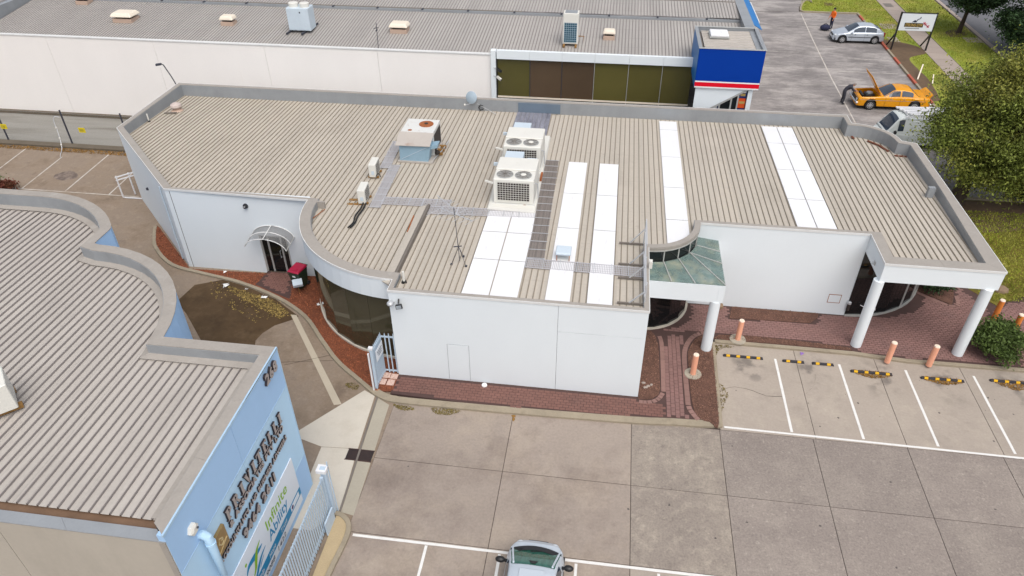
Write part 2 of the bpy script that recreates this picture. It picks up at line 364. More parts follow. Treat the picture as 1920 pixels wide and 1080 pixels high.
M['leaf_dark'] = foliage('dark_green_leaves', (.050, .095, .035), .5, (.035, .065, .028))
M['leaf_bush'] = foliage('bright_shrub_leaves', (.095, .14, .034), .5, (.065, .105, .026))
M['bark'] = mat('grey_bark', S(76, 64, 54), .95, .25, 4, (1, 1, .3), .1, 20, bump=.5)
M['bollard'] = mat('faded_orange_paint', S(246, 176, 144), .6, .05, 2, (1, 1, 1), .03, patches=[(S(200, 120, 84), 5, .62, .75, (1, 1, 1), .8)])
M['bollard2'] = mat('fresh_orange_paint', S(236, 140, 62), .6, .05, 2, (1, 1, 1), .03)
M['bollcap'] = mat('pale_bollard_top', S(246, 226, 206), .7, .08, 6, patches=[(S(190, 120, 80), 9, .6, .7, (1, 1, 1), .8)])
M['rubber'] = mat('black_rubber', S(52, 50, 56), .8, .1)
M['yellow'] = mat('yellow_marking', S(232, 178, 24), .6, .08, 6)
M['fence'] = mat('powdercoat_pale_blue', S(192, 210, 226), .45, .04)
M['whitesteel'] = mat('white_painted_steel', S(236, 236, 238), .45, .03)
M['post'] = mat('dark_steel_post', S(62, 64, 74), .6)
M['signyellow'] = mat('yellow_sign', S(226, 204, 30), .6, .03)
M['bin_green'] = mat('dark_green_plastic', S(44, 62, 46), .5, .05)
M['bin_red'] = mat('crimson_plastic', S(176, 26, 64), .5, .05)
M['carsilver'] = mat('silver_car_paint', S(198, 206, 216), .22, .02, fine=0, metal=.35)
M['carsilver2'] = mat('pale_blue_silver_paint', S(204, 213, 222), .2, .02, fine=0, metal=.15)
M['carorange'] = mat('orange_car_paint', S(232, 156, 8), .22, .02, fine=0)
M['carwhite'] = mat('white_van_paint', S(222, 228, 226), .3, .03, fine=0)
M['carglass'] = mat('car_window_glass', (.035, .05, .075), .04, 0, fine=0, spec=.9)
M['carglassgreen'] = mat('green_tinted_windscreen', (.03, .115, .085), .06, .3, 3, (1, 4, 1), 0, spec=.9)
M['tyre'] = mat('tyre_rubber', (.015, .015, .016), .8, .1)
M['rim'] = mat('alloy_rim', S(196, 196, 198), .35, .05, metal=.5)
M['chrome'] = mat('chrome', S(216, 218, 222), .15, .02, metal=.8)
M['lamp'] = mat('headlamp_glass', S(210, 215, 220), .1, .05)
M['redlamp'] = mat('red_lamp', S(150, 20, 24), .2, .05)
M['engine'] = mat('dark_engine', (.03, .03, .032), .5, .4, 8)
M['skin'] = mat('skin', S(196, 146, 118), .6, .04)
M['hair'] = mat('dark_hair', (.02, .016, .014), .8)
M['hairgrey'] = mat('grey_hair', S(150, 140, 134), .8)
M['hivis'] = mat('orange_workwear', S(255, 116, 30), .8, .05)
M['navycloth'] = mat('navy_workwear', S(40, 44, 72), .85, .1, 8)
M['darkcloth'] = mat('charcoal_overalls', S(58, 58, 68), .85, .1, 8)
M['vent'] = mat('cream_vent_plastic', S(236, 224, 206, .92), .5, .04, 2)
M['ventpink'] = mat('dusty_pink_vent', S(204, 188, 180), .6, .05, 3)
M['ventbase'] = mat('dusty_pink_metal', S(196, 170, 152), .6, .06)
M['teal'] = mat('teal_coil_fins', S(16, 84, 104), .4, .1, 3)
M['dish'] = mat('grey_blue_dish', S(166, 182, 194), .4, .05)
M['board'] = mat('white_sign_board', S(224, 230, 236, .95), .5, .02)
M['letterred'] = mat('red_print', S(210, 70, 90), .5)
M['lettergold'] = mat('gold_print', S(180, 150, 80), .5)
M['paper'] = mat('white_litter_paper', (.8, .8, .78), .8)
M['purple'] = mat('purple_wrapper', S(140, 100, 180), .5, .3, 20)
M['rock'] = mat('brown_rock', S(140, 118, 96), .9, .2, 3)
M['flower'] = mat('white_blossom', (.75, .72, .7), .8)

# ------------------------------------------------------------------ geometry utilities
def arc(cx, cy_, r, a0, a1, n):
    return [(cx + r * math.cos(math.radians(a0 + (a1 - a0) * i / n)), cy_ + r * math.sin(math.radians(a0 + (a1 - a0) * i / n))) for i in range(n + 1)]
def inside(p, poly):
    x, y = p; c = False; j = len(poly) - 1
    for i in range(len(poly)):
        xi, yi = poly[i]; xj, yj = poly[j]
        if (yi > y) != (yj > y) and x < (xj - xi) * (y - yi) / (yj - yi) + xi: c = not c
        j = i
    return c
def offset(poly, ds):
    """closed CCW polyline moved inward, one distance per edge"""
    n = len(poly); out = []
    def line(i):
        a = Vector(poly[i]); b = Vector(poly[(i + 1) % n]); d = (b - a).normalized(); nn = Vector((-d.y, d.x))
        return a + nn * ds[i], d
    for i in range(n):
        p, d = line((i - 1) % n); q, e = line(i)
        cr = d.x * e.y - d.y * e.x
        if abs(cr) < 1e-3: out.append(tuple(q))
        else:
            t = ((q.x - p.x) * e.y - (q.y - p.y) * e.x) / cr; out.append(tuple(p + d * t))
    return out
def yint(poly, x):
    ys = []
    for i in range(len(poly)):
        a, b = poly[i], poly[(i + 1) % len(poly)]
        if (a[0] - x) * (b[0] - x) < 0: ys.append(a[1] + (b[1] - a[1]) * (x - a[0]) / (b[0] - a[0]))
    return (min(ys), max(ys)) if len(ys) > 1 else None
def roof_sheets(poly, pitch, ribs, h, zf, parent, m, name='roof_sheet', rw=.022, rt_=.012, ribm=None):
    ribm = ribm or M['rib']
    x0 = min(p[0] for p in poly); x1 = max(p[0] for p in poly)
    w = pitch * ribs; n = int(math.ceil((x1 - x0) / w)); vx = sorted(set(round(p[0], 4) for p in poly))
    for s in range(n):
        xa = x0 + s * w; xb = min(xa + w, x1); prof = [(xa, 0)]
        for r in range(ribs):
            c = xa + (r + .5) * pitch
            prof += [(c - rw, 0), (c - rt_, h), (c + rt_, h), (c + rw, 0)]
        prof.append((xa + w, 0))
        def ph(x):
            for (a, b_), (c, d) in zip(prof, prof[1:]):
                if a <= x <= c: return b_ + (d - b_) * (x - a) / max(1e-9, c - a)
            return 0
        xs = [p[0] for p in prof]
        for v in vx:
            if xa < v < xb: xs += [v - .0012, v + .0012]
        xs = sorted(x for x in xs if xa - 1e-9 <= x <= xb + 1e-9)
        dz = .002 * (s % 2)
        mb = MB(); prev = None; flags = []
        for x in xs:
            xe = min(max(x, x0 + 1e-4), x1 - 1e-4); yi = yint(poly, xe)
            if yi is None: prev = None; continue
            cur = (x, yi[0], yi[1], ph(x) + dz)
            if prev is not None and 0.0026 < x - prev[0]:
                mb.poly([(prev[0], prev[1], zf(prev[1]) + prev[3]), (x, cur[1], zf(cur[1]) + cur[3]), (x, cur[2], zf(cur[2]) + cur[3]), (prev[0], prev[2], zf(prev[2]) + prev[3])]); flags.append(max(prev[3], cur[3]) > h * .5)
            prev = cur
        if mb.f:
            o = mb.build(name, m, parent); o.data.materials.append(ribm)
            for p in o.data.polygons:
                if flags[p.index]: p.material_index = 1  # rib faces get the darker tone that paints in their shade
def pave(poly, m, pw, pl, along, z0, z1, first, holes=()):
    """individual pavers in running bond; returns list of quads (centre, verts)"""
    xs = [p[0] for p in poly]; ys = [p[1] for p in poly]; out = []
    a, b = (pl, pw) if along == 'x' else (pw, pl); g = .008
    if along == 'x':
        rows = int((max(ys) - min(ys)) / b) + 2; cols = int((max(xs) - min(xs)) / a) + 3
    else:
        rows = int((max(xs) - min(xs)) / a) + 2; cols = int((max(ys) - min(ys)) / b) + 3
    for r in range(rows):
        for c in range(cols):
            if along == 'x': x = min(xs) + (c - .5 * (r % 2)) * a; y = min(ys) + r * b
            else: x = min(xs) + r * a; y = min(ys) + (c - .5 * (r % 2)) * b
            q = [(x + g, y + g), (x + a - g, y + g), (x + a - g, y + b - g), (x + g, y + b - g)]
            k = sum(inside(p, poly) for p in q); cc = (x + a / 2, y + b / 2)
            if k == 4 and not any(inside(p, h) for h in holes for p in q + [cc]): out.append((cc, q))
    return out
def paver_mb(mb, q, z0, z1):
    dz = random.uniform(-.004, .003); c = .006
    x0, y0 = q[0]; x1, y1 = q[2]; z1 = z1 + dz
    j = [(random.uniform(-.004, .004), random.uniform(-.004, .004)) for _ in range(4)]
    b = [(x0, y0, z0), (x1, y0, z0), (x1, y1, z0), (x0, y1, z0)]
    m_ = [(p[0], p[1], z1 - c) for p in b]
    t = [(x0 + c + j[0][0], y0 + c, z1), (x1 - c, y0 + c + j[1][1], z1), (x1 - c + j[2][0], y1 - c, z1), (x0 + c, y1 - c + j[3][1], z1)]
    mb.add(b + m_ + t, [(0, 1, 5, 4), (1, 2, 6, 5), (2, 3, 7, 6), (3, 0, 4, 7), (4, 5, 9, 8), (5, 6, 10, 9), (6, 7, 11, 10), (7, 4, 8, 11), (8, 9, 10, 11)])
def sweep(pts, w, z0, z1, side=1):
    """kerb strip: polygon between polyline and its offset"""
    P = [Vector(p) for p in pts]; Q = []
    for i in range(len(P)):
        d = (P[min(i + 1, len(P) - 1)] - P[max(i - 1, 0)]).normalized(); Q.append(P[i] + Vector((-d.y, d.x)) * w * side)
    mb = MB()
    for i in range(len(P) - 1):
        a, b, c, d = P[i], P[i + 1], Q[i + 1], Q[i]
        if side < 0: a, b, c, d = d, c, b, a
        mb.hexa([(a.x, a.y, z0), (b.x, b.y, z0), (c.x, c.y, z0), (d.x, d.y, z0)], [(a.x, a.y, z1), (b.x, b.y, z1), (c.x, c.y, z1), (d.x, d.y, z1)])
    return mb
def smoothline(pts, n=5):
    out = []
    P = [pts[0]] + list(pts) + [pts[-1]]
    for i in range(1, len(P) - 2):
        for k in range(n):
            t = k / n; p0, p1, p2, p3 = P[i - 1], P[i], P[i + 1], P[i + 2]
            out.append(tuple(.5 * ((2 * p1[j]) + (-p0[j] + p2[j]) * t + (2 * p0[j] - 5 * p1[j] + 4 * p2[j] - p3[j]) * t * t + (-p0[j] + 3 * p1[j] - 3 * p2[j] + p3[j]) * t ** 3) for j in range(len(p1))))
    out.append(tuple(pts[-1])); return out
def raw_mesh(name, V, Fq):
    me = bpy.data.meshes.new(name); n = len(V); me.vertices.add(n); me.vertices.foreach_set('co', np.asarray(V, dtype=np.float32).ravel())
    k = Fq.shape[1]; me.loops.add(Fq.size); me.loops.foreach_set('vertex_index', Fq.astype(np.int32).ravel())
    me.polygons.add(len(Fq)); me.polygons.foreach_set('loop_start', np.arange(0, Fq.size, k, dtype=np.int32)); me.polygons.foreach_set('loop_total', np.full(len(Fq), k, dtype=np.int32))
    me.update(calc_edges=True); me.validate(); return me
def scatter_quads(name, C, size, m, flat=.35, aspect=.5, kind='stuff', parent=None, label=None):
    """small leaf or chip faces: C (n,3) centres"""
    n = len(C); s = size * rng.uniform(.6, 1.3, n)
    nrm = rng.normal(size=(n, 3)) * flat + np.array([0, 0, 1]); nrm /= np.linalg.norm(nrm, axis=1)[:, None]
    a = rng.normal(size=(n, 3)); a -= nrm * (a * nrm).sum(1)[:, None]; a /= np.linalg.norm(a, axis=1)[:, None]; b = np.cross(nrm, a)
    a = a * (s / 2)[:, None]; b = b * (s * aspect / 2)[:, None]
    V = np.stack([C - a, C - b * .9 + a * .1, C + a, C + b * .9 + a * .1], 1).reshape(-1, 3)
    return put(name, raw_mesh(name, V, np.arange(4 * n).reshape(-1, 4)), m, parent, kind, label)
def scatter_in(poly, n, z, holes=()):
    xs = [p[0] for p in poly]; ys = [p[1] for p in poly]; out = []
    while len(out) < n:
        p = (random.uniform(min(xs), max(xs)), random.uniform(min(ys), max(ys)))
        if inside(p, poly) and not any(inside(p, h) for h in holes): out.append((p[0], p[1], z + random.uniform(.0, .02)))
    return np.array(out)
def text_mesh(body, height, depth=.0, shear=0.0, bold=0.0):
    cu = bpy.data.curves.new('lettering', 'FONT'); cu.body = body; cu.size = 1.0; cu.shear = shear; cu.extrude = 0; cu.offset = bold; cu.resolution_u = 3
    ob = bpy.data.objects.new('lettering', cu); COL.objects.link(ob)
    dg = bpy.context.evaluated_depsgraph_get(); me = bpy.data.meshes.new_from_object(ob.evaluated_get(dg))
    COL.objects.unlink(ob); bpy.data.objects.remove(ob); bpy.data.curves.remove(cu)
    mb = MB()
    vs_ = [v.co.copy() for v in me.vertices]; fs = [tuple(p.vertices) for p in me.polygons]
    bpy.data.meshes.remove(me)
    if not vs_: return None, 0
    k = height / .70
    edges = {}
    for f in fs:
        for i in range(len(f)):
            e = (f[i], f[(i + 1) % len(f)]); edges[e] = 1
    V2 = [(v.x * k, v.y * k, depth) for v in vs_]
    mb.add(V2, fs)
    if depth:
        for (a, b) in edges:
            if (b, a) not in edges:
                mb.poly([(V2[a][0], V2[a][1], 0), (V2[b][0], V2[b][1], 0), V2[b], V2[a]])
    return mb, max(v[0] for v in V2)
def two_tone(o, m2, test):
    o.data.materials.append(m2)
    for p in o.data.polygons:
        if test(p): p.material_index = 1

# ================================================================== GROUND
MB().box(-400, 400, -300, 700, -.30, -.06).build('ground', M['ground'], kind='structure')
def sheet(name, poly, z, m, th=.03, parent=None, kind='structure'):
    return MB().prism(poly, z - th, z, False).build(name, m, parent, kind if parent is None else None)
drv = sheet('driveway', [(-60, 4), (-7.28, 4), (-7.28, 19.0), (-7.6, 22), (-12, 27), (-20, 30), (-25.2, 33), (-25.2, 37.55), (-60, 37.55)], -.004, M['conc_left'])
# wet patch, pale strips, drain channel on the driveway
def lump(pts, n=6): return smoothline(pts + [pts[0]], n)[:-1]
wet = [(-18.6, 24.9), (-17.5, 25.45), (-16.6, 25.3), (-14.4, 24.35), (-12.9, 23.3), (-13.0, 23.1), (-13.7, 22.55), (-14.0, 22.0), (-14.1, 21.5), (-13.9, 20.9), (-13.75, 20.5), (-15.1, 20.2), (-16.4, 21.2), (-17.9, 22.8), (-18.8, 23.6)]
sheet('damp_patch', wet, .001, M['wet'], .004, drv)
sheet('concrete_strip', [(-13.30, 23.38), (-13.02, 23.36), (-9.27, 18.40), (-9.55, 18.32)], .003, M['conc_patch'], .01, drv)
sheet('pale_slab', [(-10.45, 16.83), (-8.62, 19.24), (-8.14, 18.98), (-7.98, 16.36), (-9.3, 16.28), (-10.4, 16.6)], .004, M['conc_light'], .012, drv)
sheet('pale_slab', [(-9.3, 16.26), (-7.98, 16.34), (-7.76, 13.7), (-8.4, 12.9), (-9.2, 12.9)], .004, M['conc_light'], .012, drv)
sheet('channel_slab', [(-8.02, 18.93), (-7.46, 18.60), (-7.36, 16.33), (-7.92, 16.33)], .004, M['conc_mid'], .012, drv)
sheet('channel_slab', [(-7.90, 15.82), (-7.34, 15.80), (-7.25, 13.62), (-7.74, 13.70)], .004, M['conc_mid'], .012, drv)
MB().bar((-8.02, 18.95, .015), (-7.74, 13.7, .015), .07, .03).build('gate_track', M['rib_dark'], drv)
MB().poly([(-16.5, 19.6, .002), (-9.6, 20.9, .002), (-9.6, 20.88, .002), (-16.5, 19.58, .002)]).build('driveway_joint', M['joint'], drv)
MB().bar((-12.3, 20.2, .0), (-10.3, 21.2, .0), .012, .01).build('driveway_joint', M['joint'], drv)

# forecourt: concrete slabs with recessed joints
fc = sheet('forecourt', [(-7.28, 3), (30.6, 3), (30.6, 19.3), (-7.28, 19.3)], -.018, M['joint'])
XL = [-7.28, -2.71, 1.68, 4.87, 8.16, 11.39, 14.58, 17.8, 21.0, 24.2, 27.4, 30.6]; YL = [3.2, 7.0, 10.0, 13.03, 16.05, 19.0]
for i in range(len(XL) - 1):
    for j in range(len(YL) - 1):
        g = .011; x0, x1, y0, y1 = XL[i] + g, XL[i + 1] - g, YL[j] + g, YL[j + 1] - g
        if i < 2 and j == 4: y1 = 19.05
        mm = M['conc_brown'] if i < 2 else (M['conc_bay'] if j < 3 else M['conc_speck2'] if i == 2 else M['conc_speck'])
        MB().prism([(x0, y0), (x1, y0), (x1, y1), (x0, y1)], -.03, random.uniform(-.0015, .0015), False).build('concrete_slab', mm, fc)
bays = sheet('parking_bays', [(4.9, 19.0), (30.6, 19.0), (30.6, 24.0), (4.9, 24.0)], -.0175, M['joint'])
XB = [4.9, 8.27, 11.41, 14.66, 17.9, 21.1, 24.3, 27.5, 30.6]
for i in range(len(XB) - 1):
    MB().prism([(XB[i] + .01, 19.012), (XB[i + 1] - .01, 19.012), (XB[i + 1] - .01, 23.9), (XB[i] + .01, 23.9)], -.03, random.uniform(-.001, .0015), False).build('concrete_slab', M['conc_bay'], bays)
def line(p, q, w, parent, m='paint', z=.0055):
    d = (Vector(q) - Vector(p)).normalized(); n = Vector((-d.y, d.x)) * w / 2; p = Vector(p); q = Vector(q)
    # a ragged painted strip, 3 mm thick
    mb = MB(); L_ = (q - p).length; k = max(2, int(L_ / .25)); pr = None
    for i in range(k + 1):
        c = p + (q - p) * i / k; j1 = random.uniform(.93, 1.05); j2 = random.uniform(.93, 1.05); a = c + n * j1; b = c - n * j2
        if pr: mb.poly([(pr[0].x, pr[0].y, z), (pr[1].x, pr[1].y, z), (b.x, b.y, z), (a.x, a.y, z)])
        pr = (a, b)
    return mb.build('painted_line', M[m], parent)
line((5.05, 19.15), (18.2, 19.02), .09, bays)
for x in (7.46, 9.96, 12.50, 15.06, 17.6): line((x, 19.22), (x - .01, 23.2), .095, bays)
line((-7.05, 12.92), (18, 13.02), .095, fc)
for x in (-4.64, -2.32, .05, 2.54, 5.05): line((x, 12.86), (x, 8.0), .09, fc, z=.0056)
def crack(pts, parent, w=.012):
    P = smoothline(pts, 4); mb = MB(); pr = None
    for i, p in enumerate(P):
        ww = w * random.uniform(.4, 1.2); a = (p[0] + random.uniform(-.012, .012), p[1] + random.uniform(-.012, .012))
        q = [(a[0] - ww * .6, a[1] - ww, .0034), (a[0] + ww * .6, a[1] + ww, .0034)]
        if pr: mb.poly([pr[0], q[0], q[1], pr[1]])
        pr = q
    mb.build('crack', M['joint'], parent)
crack([(4.95, 20.9), (5.5, 21.3), (6.2, 21.25), (6.8, 21.0), (7.4, 21.05)], bays); crack([(8.3, 21.3), (8.7, 21.8), (8.9, 22.5)], bays, .009); crack([(12.0, 10.2), (13.0, 10.9), (13.4, 12.2), (14.4, 12.9)], fc)
M['spot'] = mat('dark_oil_spot', S(92, 84, 80), .5, .2, 4)
for k in range(46):
    if k < 26: x, y, pa = random.uniform(5.3, 17.5), random.uniform(19.6, 23.3), bays
    else: x, y, pa = random.uniform(-6.8, 17), random.uniform(9, 18.5), fc
    r = random.uniform(.012, .05); pts = [(x + r * random.uniform(.6, 1.2) * math.cos(a), y + r * random.uniform(.6, 1.2) * math.sin(a)) for a in np.linspace(0, 2 * PI, 9)[:-1]]
    MB().poly([(p[0], p[1], .0036) for p in pts]).build('oil_spot', M['spot'], pa)
for (x, y, rx, ry) in ((-2.69, 18.66, .10, .07), (-2.66, 18.52, .05, .12)):
    MB().poly([(x + rx * random.uniform(.6, 1.2) * math.cos(a), y + ry * random.uniform(.6, 1.2) * math.sin(a), .0038) for a in np.linspace(0, 2 * PI, 12)[:-1]]).build('rust_stain', M['debris'], fc)
# drain grate
t = thing('drain_grate', 'rusty iron drain grate set in the concrete channel beside the sliding gate track', 'drain grate', (-7.8, 16.08, 0))
MB().box(-8.29, -7.36, 15.84, 16.32, -.04, .006).build('pit', M['black'], t)
for k in range(9):
    MB().box(-8.27, -7.38, 15.865 + k * .05, 15.882 + k * .05, .006, .014).build('grate_bar', M['iron'], t)
fr = MB(); fr.box(-8.31, -7.34, 15.82, 15.85, -.02, .016); fr.box(-8.31, -7.34, 16.31, 16.34, -.02, .016); fr.build('frame', M['iron'], t)

# paved footpath with individual pavers
PATHP = [(-7.55, 19.13), (-2.69, 18.95), (1.98, 19.1), (3.92, 19.06), (4.86, 19.18), (4.98, 24.03), (10.7, 23.98), (12.6, 23.78), (15.5, 23.8), (20.2, 23.85), (20.2, 28.95), (19.1, 28.8), (18.05, 28.28), (17.63, 27.93), (16.6, 29.5), (14.5, 31), (10.8, 31), (10.8, 26.4), (4, 26.4), (1.9, 24.2), (1.9, 20.2), (-7.55, 20.2)]
path = sheet('paved_path', PATHP, .088, M['paverbase'], .12)
BED_R = smoothline([(3.94, 23.05), (4.20, 23.75), (4.5, 24.12), (4.85, 24.22), (4.97, 24.0), (4.87, 19.34), (4.51, 19.24), (4.17, 19.38), (3.95, 20.0), (3.90, 21.77)], 4)
BED_S = [(4.98, 24.04), (5.32, 24.32), (6.44, 24.42), (8.5, 24.34), (10.49, 24.2), (10.62, 24.03)]
BED_W = [(6.02, 26.36), (9.72, 26.36), (9.61, 26.04), (9.26, 25.64), (5.85, 25.52)]
BED_L = [(1.92, 24.2), (2.45, 24.2), (2.62, 23.9), (2.74, 23.3), (2.76, 20.71), (2.68, 20.4), (2.45, 20.16), (2.2, 20.08), (1.92, 20.08)]
BED_C = [(14.40, 28.74), (15.69, 27.75), (16.0, 28.5), (16.17, 29.10), (15.6, 30.4), (14.6, 29.9)]
BEDS = [BED_R, BED_S, BED_W, BED_L, BED_C]
FRONT = [(-7.5, 19.2), (-2.69, 18.99), (1.98, 19.14), (2.95, 19.14), (2.95, 20.02), (1.9, 20.06), (1.9, 20.19), (-7.5, 20.19)]
RIGHT = [(2.97, 19.3), (3.82, 19.3), (3.72, 20.0), (3.72, 23.2), (4.05, 24.1), (3.0, 24.1), (2.97, 23.2)]
MID = [(2.3, 24.25), (4.4, 24.35), (5.2, 24.42), (10.7, 24.3), (10.8, 23.95), (12.6, 23.82), (17.0, 23.86), (17.0, 25.4), (17.2, 27.8), (16.5, 29.3), (14.6, 30), (14.75, 28.5), (14, 27.2), (12.5, 26.5), (10.8, 26.38), (4.2, 26.38), (4.05, 25.2), (3.3, 24.55)]
RIGHT2 = [(17.05, 23.9), (20, 23.9), (20, 28.8), (18.05, 28.25), (17.6, 27.9), (17.25, 27.75)]
P_all = [(c, q, 'paverfront') for c, q in pave(FRONT, None, .135, .22, 'x', 0, 0, 0, [BED_L])]
P_all += [(c, q, 'paver') for c, q in pave(RIGHT, None, .165, .20, 'y', 0, 0, 0, [BED_R, BED_L])]
P_all += [(c, q, 'paver') for c, q in pave(MID, None, .125, .225, 'x', 0, 0, 0, BEDS)]
P_all += [(c, q, 'paver') for c, q in pave(RIGHT2, None, .125, .225, 'x', 0, 0, 0, [])]
P_all.sort(key=lambda e: (e[0][0] - 0) ** 2 + (e[0][1]) ** 2)
for c, q, mm in P_all[:300]:
    mb = MB(); paver_mb(mb, q, .08, .10); mb.build('paver', M[mm], path)
for key, nm in (('paverfront', 'paver_field'), ('paver', 'paver_field')):
    mb = MB()
    for c, q, mm in P_all[300:]:
        if mm == key: paver_mb(mb, q, .08, .10)
    if mb.f: mb.build(nm, M[key], path, kind='stuff')
# soldier-course borders along the beds
def border(pts, w, m, side=1, step=.13, z1=.104):
    P = smoothline(pts, 6); mb = MB(); acc = 0; out = [P[0]]
    for a, b in zip(P, P[1:]):
        d = math.dist(a, b); acc += d
        if acc >= step: out.append(b); acc = 0
    for a, b in zip(out, out[1:]):
        d = (Vector(b) - Vector(a)).normalized(); n = Vector((-d.y, d.x)) * w * side; a = Vector(a) + d * .006; b = Vector(b) - d * .006
        q = [a, b, b + n, a + n]
        if side < 0: q = q[::-1]
        zz = z1 + random.uniform(-.003, .003)
        mb.hexa([(p.x, p.y, .08) for p in q], [(p.x, p.y, zz) for p in q])
    return mb.build('border_course', m, path, kind='stuff')
border([(3.88, 20.0), (3.86, 21.77), (3.9, 23.05), (4.15, 23.8), (4.5, 24.2), (4.9, 24.3)], .19, M['border'], 1)
border([(2.80, 20.6), (2.80, 23.3), (2.68, 24.0)], .17, M['border'], -1)
border([(1.95, 20.04), (2.3, 20.04), (2.6, 20.22), (2.8, 20.6)], .17, M['border'], -1)
border([(4.2, 19.34), (3.93, 19.8), (3.88, 20.1)], .19, M['border'], 1)
border([(16.02, 28.5), (15.72, 27.72), (14.4, 28.7)], .17, M['border'], 1)
for poly, m1, m2, n, nm in ((BED_R, 'mulchdk', 'mulchdkchip', 2600, 'mulch_bed'), (BED_S, 'mulchdk', 'mulchdkchip', 1100, 'mulch_bed'), (BED_W, 'mulchdk', 'mulchdkchip', 1200, 'mulch_bed'), (BED_L, 'mulchdk', 'mulchdkchip', 1500, 'mulch_bed'), (BED_C, 'mulchdk', 'mulchdkchip', 500, 'mulch_bed')):
    b = MB().prism(poly, .07, .115, False).build(nm, M[m1], kind='structure')
    scatter_quads('bark_chips', scatter_in(poly, n, .118), .06, M[m2], .5, .45, 'stuff', b)
# kerbs
def kerb(pts, w, z1=.11, side=1, m='kerb', z0=-.05): return sweep(pts, w, z0, z1, side).build('kerb', M[m], kind='structure', bevel=.012)
kerb(smoothline([(-8.25, 19.05), (-7.9, 18.86), (-7.41, 18.72), (-6.22, 18.69), (-2.59, 18.73), (1.66, 18.84), (3.16, 18.95), (3.9, 18.98), (4.96, 19.08)], 3), .31, .098)
kerb([(4.98, 19.1), (5.08, 23.83)], .13, .12)
kerb([(5.08, 23.84), (8.28, 23.83), (10.64, 23.81), (11.3, 23.74), (12.66, 23.62), (16.33, 23.65), (20.2, 23.7), (30.6, 23.75)], .18, .105)
KC = smoothline([(-23.2, 29.4), (-22.75, 28.5), (-22.01, 27.4), (-20.49, 26.18), (-18.63, 25.68), (-16.57, 25.22), (-14.34, 24.32), (-12.63, 23.2), (-11.37, 21.8), (-10.26, 20.6), (-9.06, 19.66), (-8.25, 19.05)], 4)
kerb(KC, .17, .10)
MUL = [(p[0] + .09, p[1] + .13) for p in KC] + [(-7.55, 19.25), (-7.55, 21.2), (-9, 24), (-13, 26.2), (-19.4, 26.0), (-22.8, 29.3)]
mul = MB().prism(MUL, .05, .085, False).build('mulch_bed', M['mulch'], kind='structure')
KS = [(-15.5, 26.25), (-14.32, 26.25), (-13.62, 24.1), (-15.7, 25.1)]
scatter_quads('bark_chips', scatter_in([p for p in MUL], 11000, .088, [KS]), .07, M['mulchchip'], .5, .4, 'stuff', mul)
# stamped brick apron at the side door
ap = MB().prism([(-15.58, 26.28), (-14.28, 26.28), (-13.66, 24.32), (-14.5, 24.65), (-15.72, 25.2)], .05, .09, False).build('door_apron', M['paverbase'], kind='structure')
for c, q in pave([(-15.5, 26.25), (-14.32, 26.25), (-13.74, 24.42), (-14.5, 24.72), (-15.62, 25.24)], None, .14, .22, 'x', 0, 0, 0):
    mb = MB(); paver_mb(mb, q, .08, .103); mb.build('paver', M['paverfront'], ap)
# pink tiles by the side gate
tl = MB().prism([(-8.2, 19.3), (-7.5, 19.3), (-7.5, 20.3), (-8.2, 20.3)], .05, .089, False).build('gate_landing', M['mulch'], kind='structure')
for (x0, y0, w, h) in ((-8.1, 19.93, .29, .3), (-7.79, 19.91, .28, .29), (-8.12, 19.56, .24, .31), (-7.84, 19.55, .29, .32)):
    MB().box(x0, x0 + w, y0, y0 + h, .08, .105).build('paving_tile', M['tile'], tl, bevel=.006)
# corner garden bed by the sliding gate
cb = smoothline([(-7.55, 3.5), (-7.42, 9), (-7.25, 11.4), (-7.12, 12.8), (-7.26, 13.35), (-7.6, 13.62), (-7.9, 13.66)], 4)
kerb(cb, .16, .11)
MB().prism([(p[0] - .1, p[1] - .05) for p in cb] + [(-7.78, 13.5), (-7.78, 3.5)], .02, .07, False).build('gravel_bed', M['sand'], kind='structure')

# ------------------------------------------------------------------ north-east car park, lawns, footpath, road
asp = sheet('asphalt_carpark', [(-9, 38.2), (30.5, 38.2), (30.5, 47), (22.1, 47), (22.1, 73.1), (16.9, 73.3), (17.2, 75), (18.4, 78), (18.4, 160), (-9, 160)], 0, M['asph'])
sheet('laneway', [(-60, 38.05), (-9.05, 38.05), (-9.05, 42.6), (-60, 42.6)], .0, M['lane'])
line((16.98, 72.7), (16.62, 65), .09, asp, 'paintworn'); line((16.62, 65), (16.3, 56), .09, asp, 'paintworn'); line((16.3, 56), (16.15, 47.5), .09, asp, 'paintworn')
for y, x0, x1 in ((57.5, 17.0, 21.5), (54.5, 16.5, 21.2), (60.5, 19.0, 21.6), (51.9, 16.5, 17.6), (68.8, 16.9, 17.8), (63.4, 16.8, 18.2)): line((x0, y), (x1, y - .05), .08, asp, 'paintworn', z=.0058)
MB().poly([(9, 72.6, .003), (17, 73.2, .003), (17, 73.26, .003), (9, 72.66, .003)]).build('asphalt_joint', M['joint'], asp)
LN = [(22.2, 47.4), (30.5, 47.4), (30.5, 160), (18.9, 160), (18.5, 78), (17.65, 75.9), (17.15, 73.7), (17.25, 73.22), (22.2, 73.2)]
ln = sheet('north_lawn', LN, .07, M['lawn'], .12)
kerb(smoothline([(18.6, 110), (18.55, 79), (18.3, 77.5), (17.55, 75.9), (17.02, 73.8), (17.15, 73.15), (18, 73.05), (22.2, 73.02)], 3), .16, .13)
rk = MB().box(22.03, 22.19, 47.4, 73.0, -.05, .14).build('kerb', M['kerb'], kind='structure')
y = 48.0; k = 0
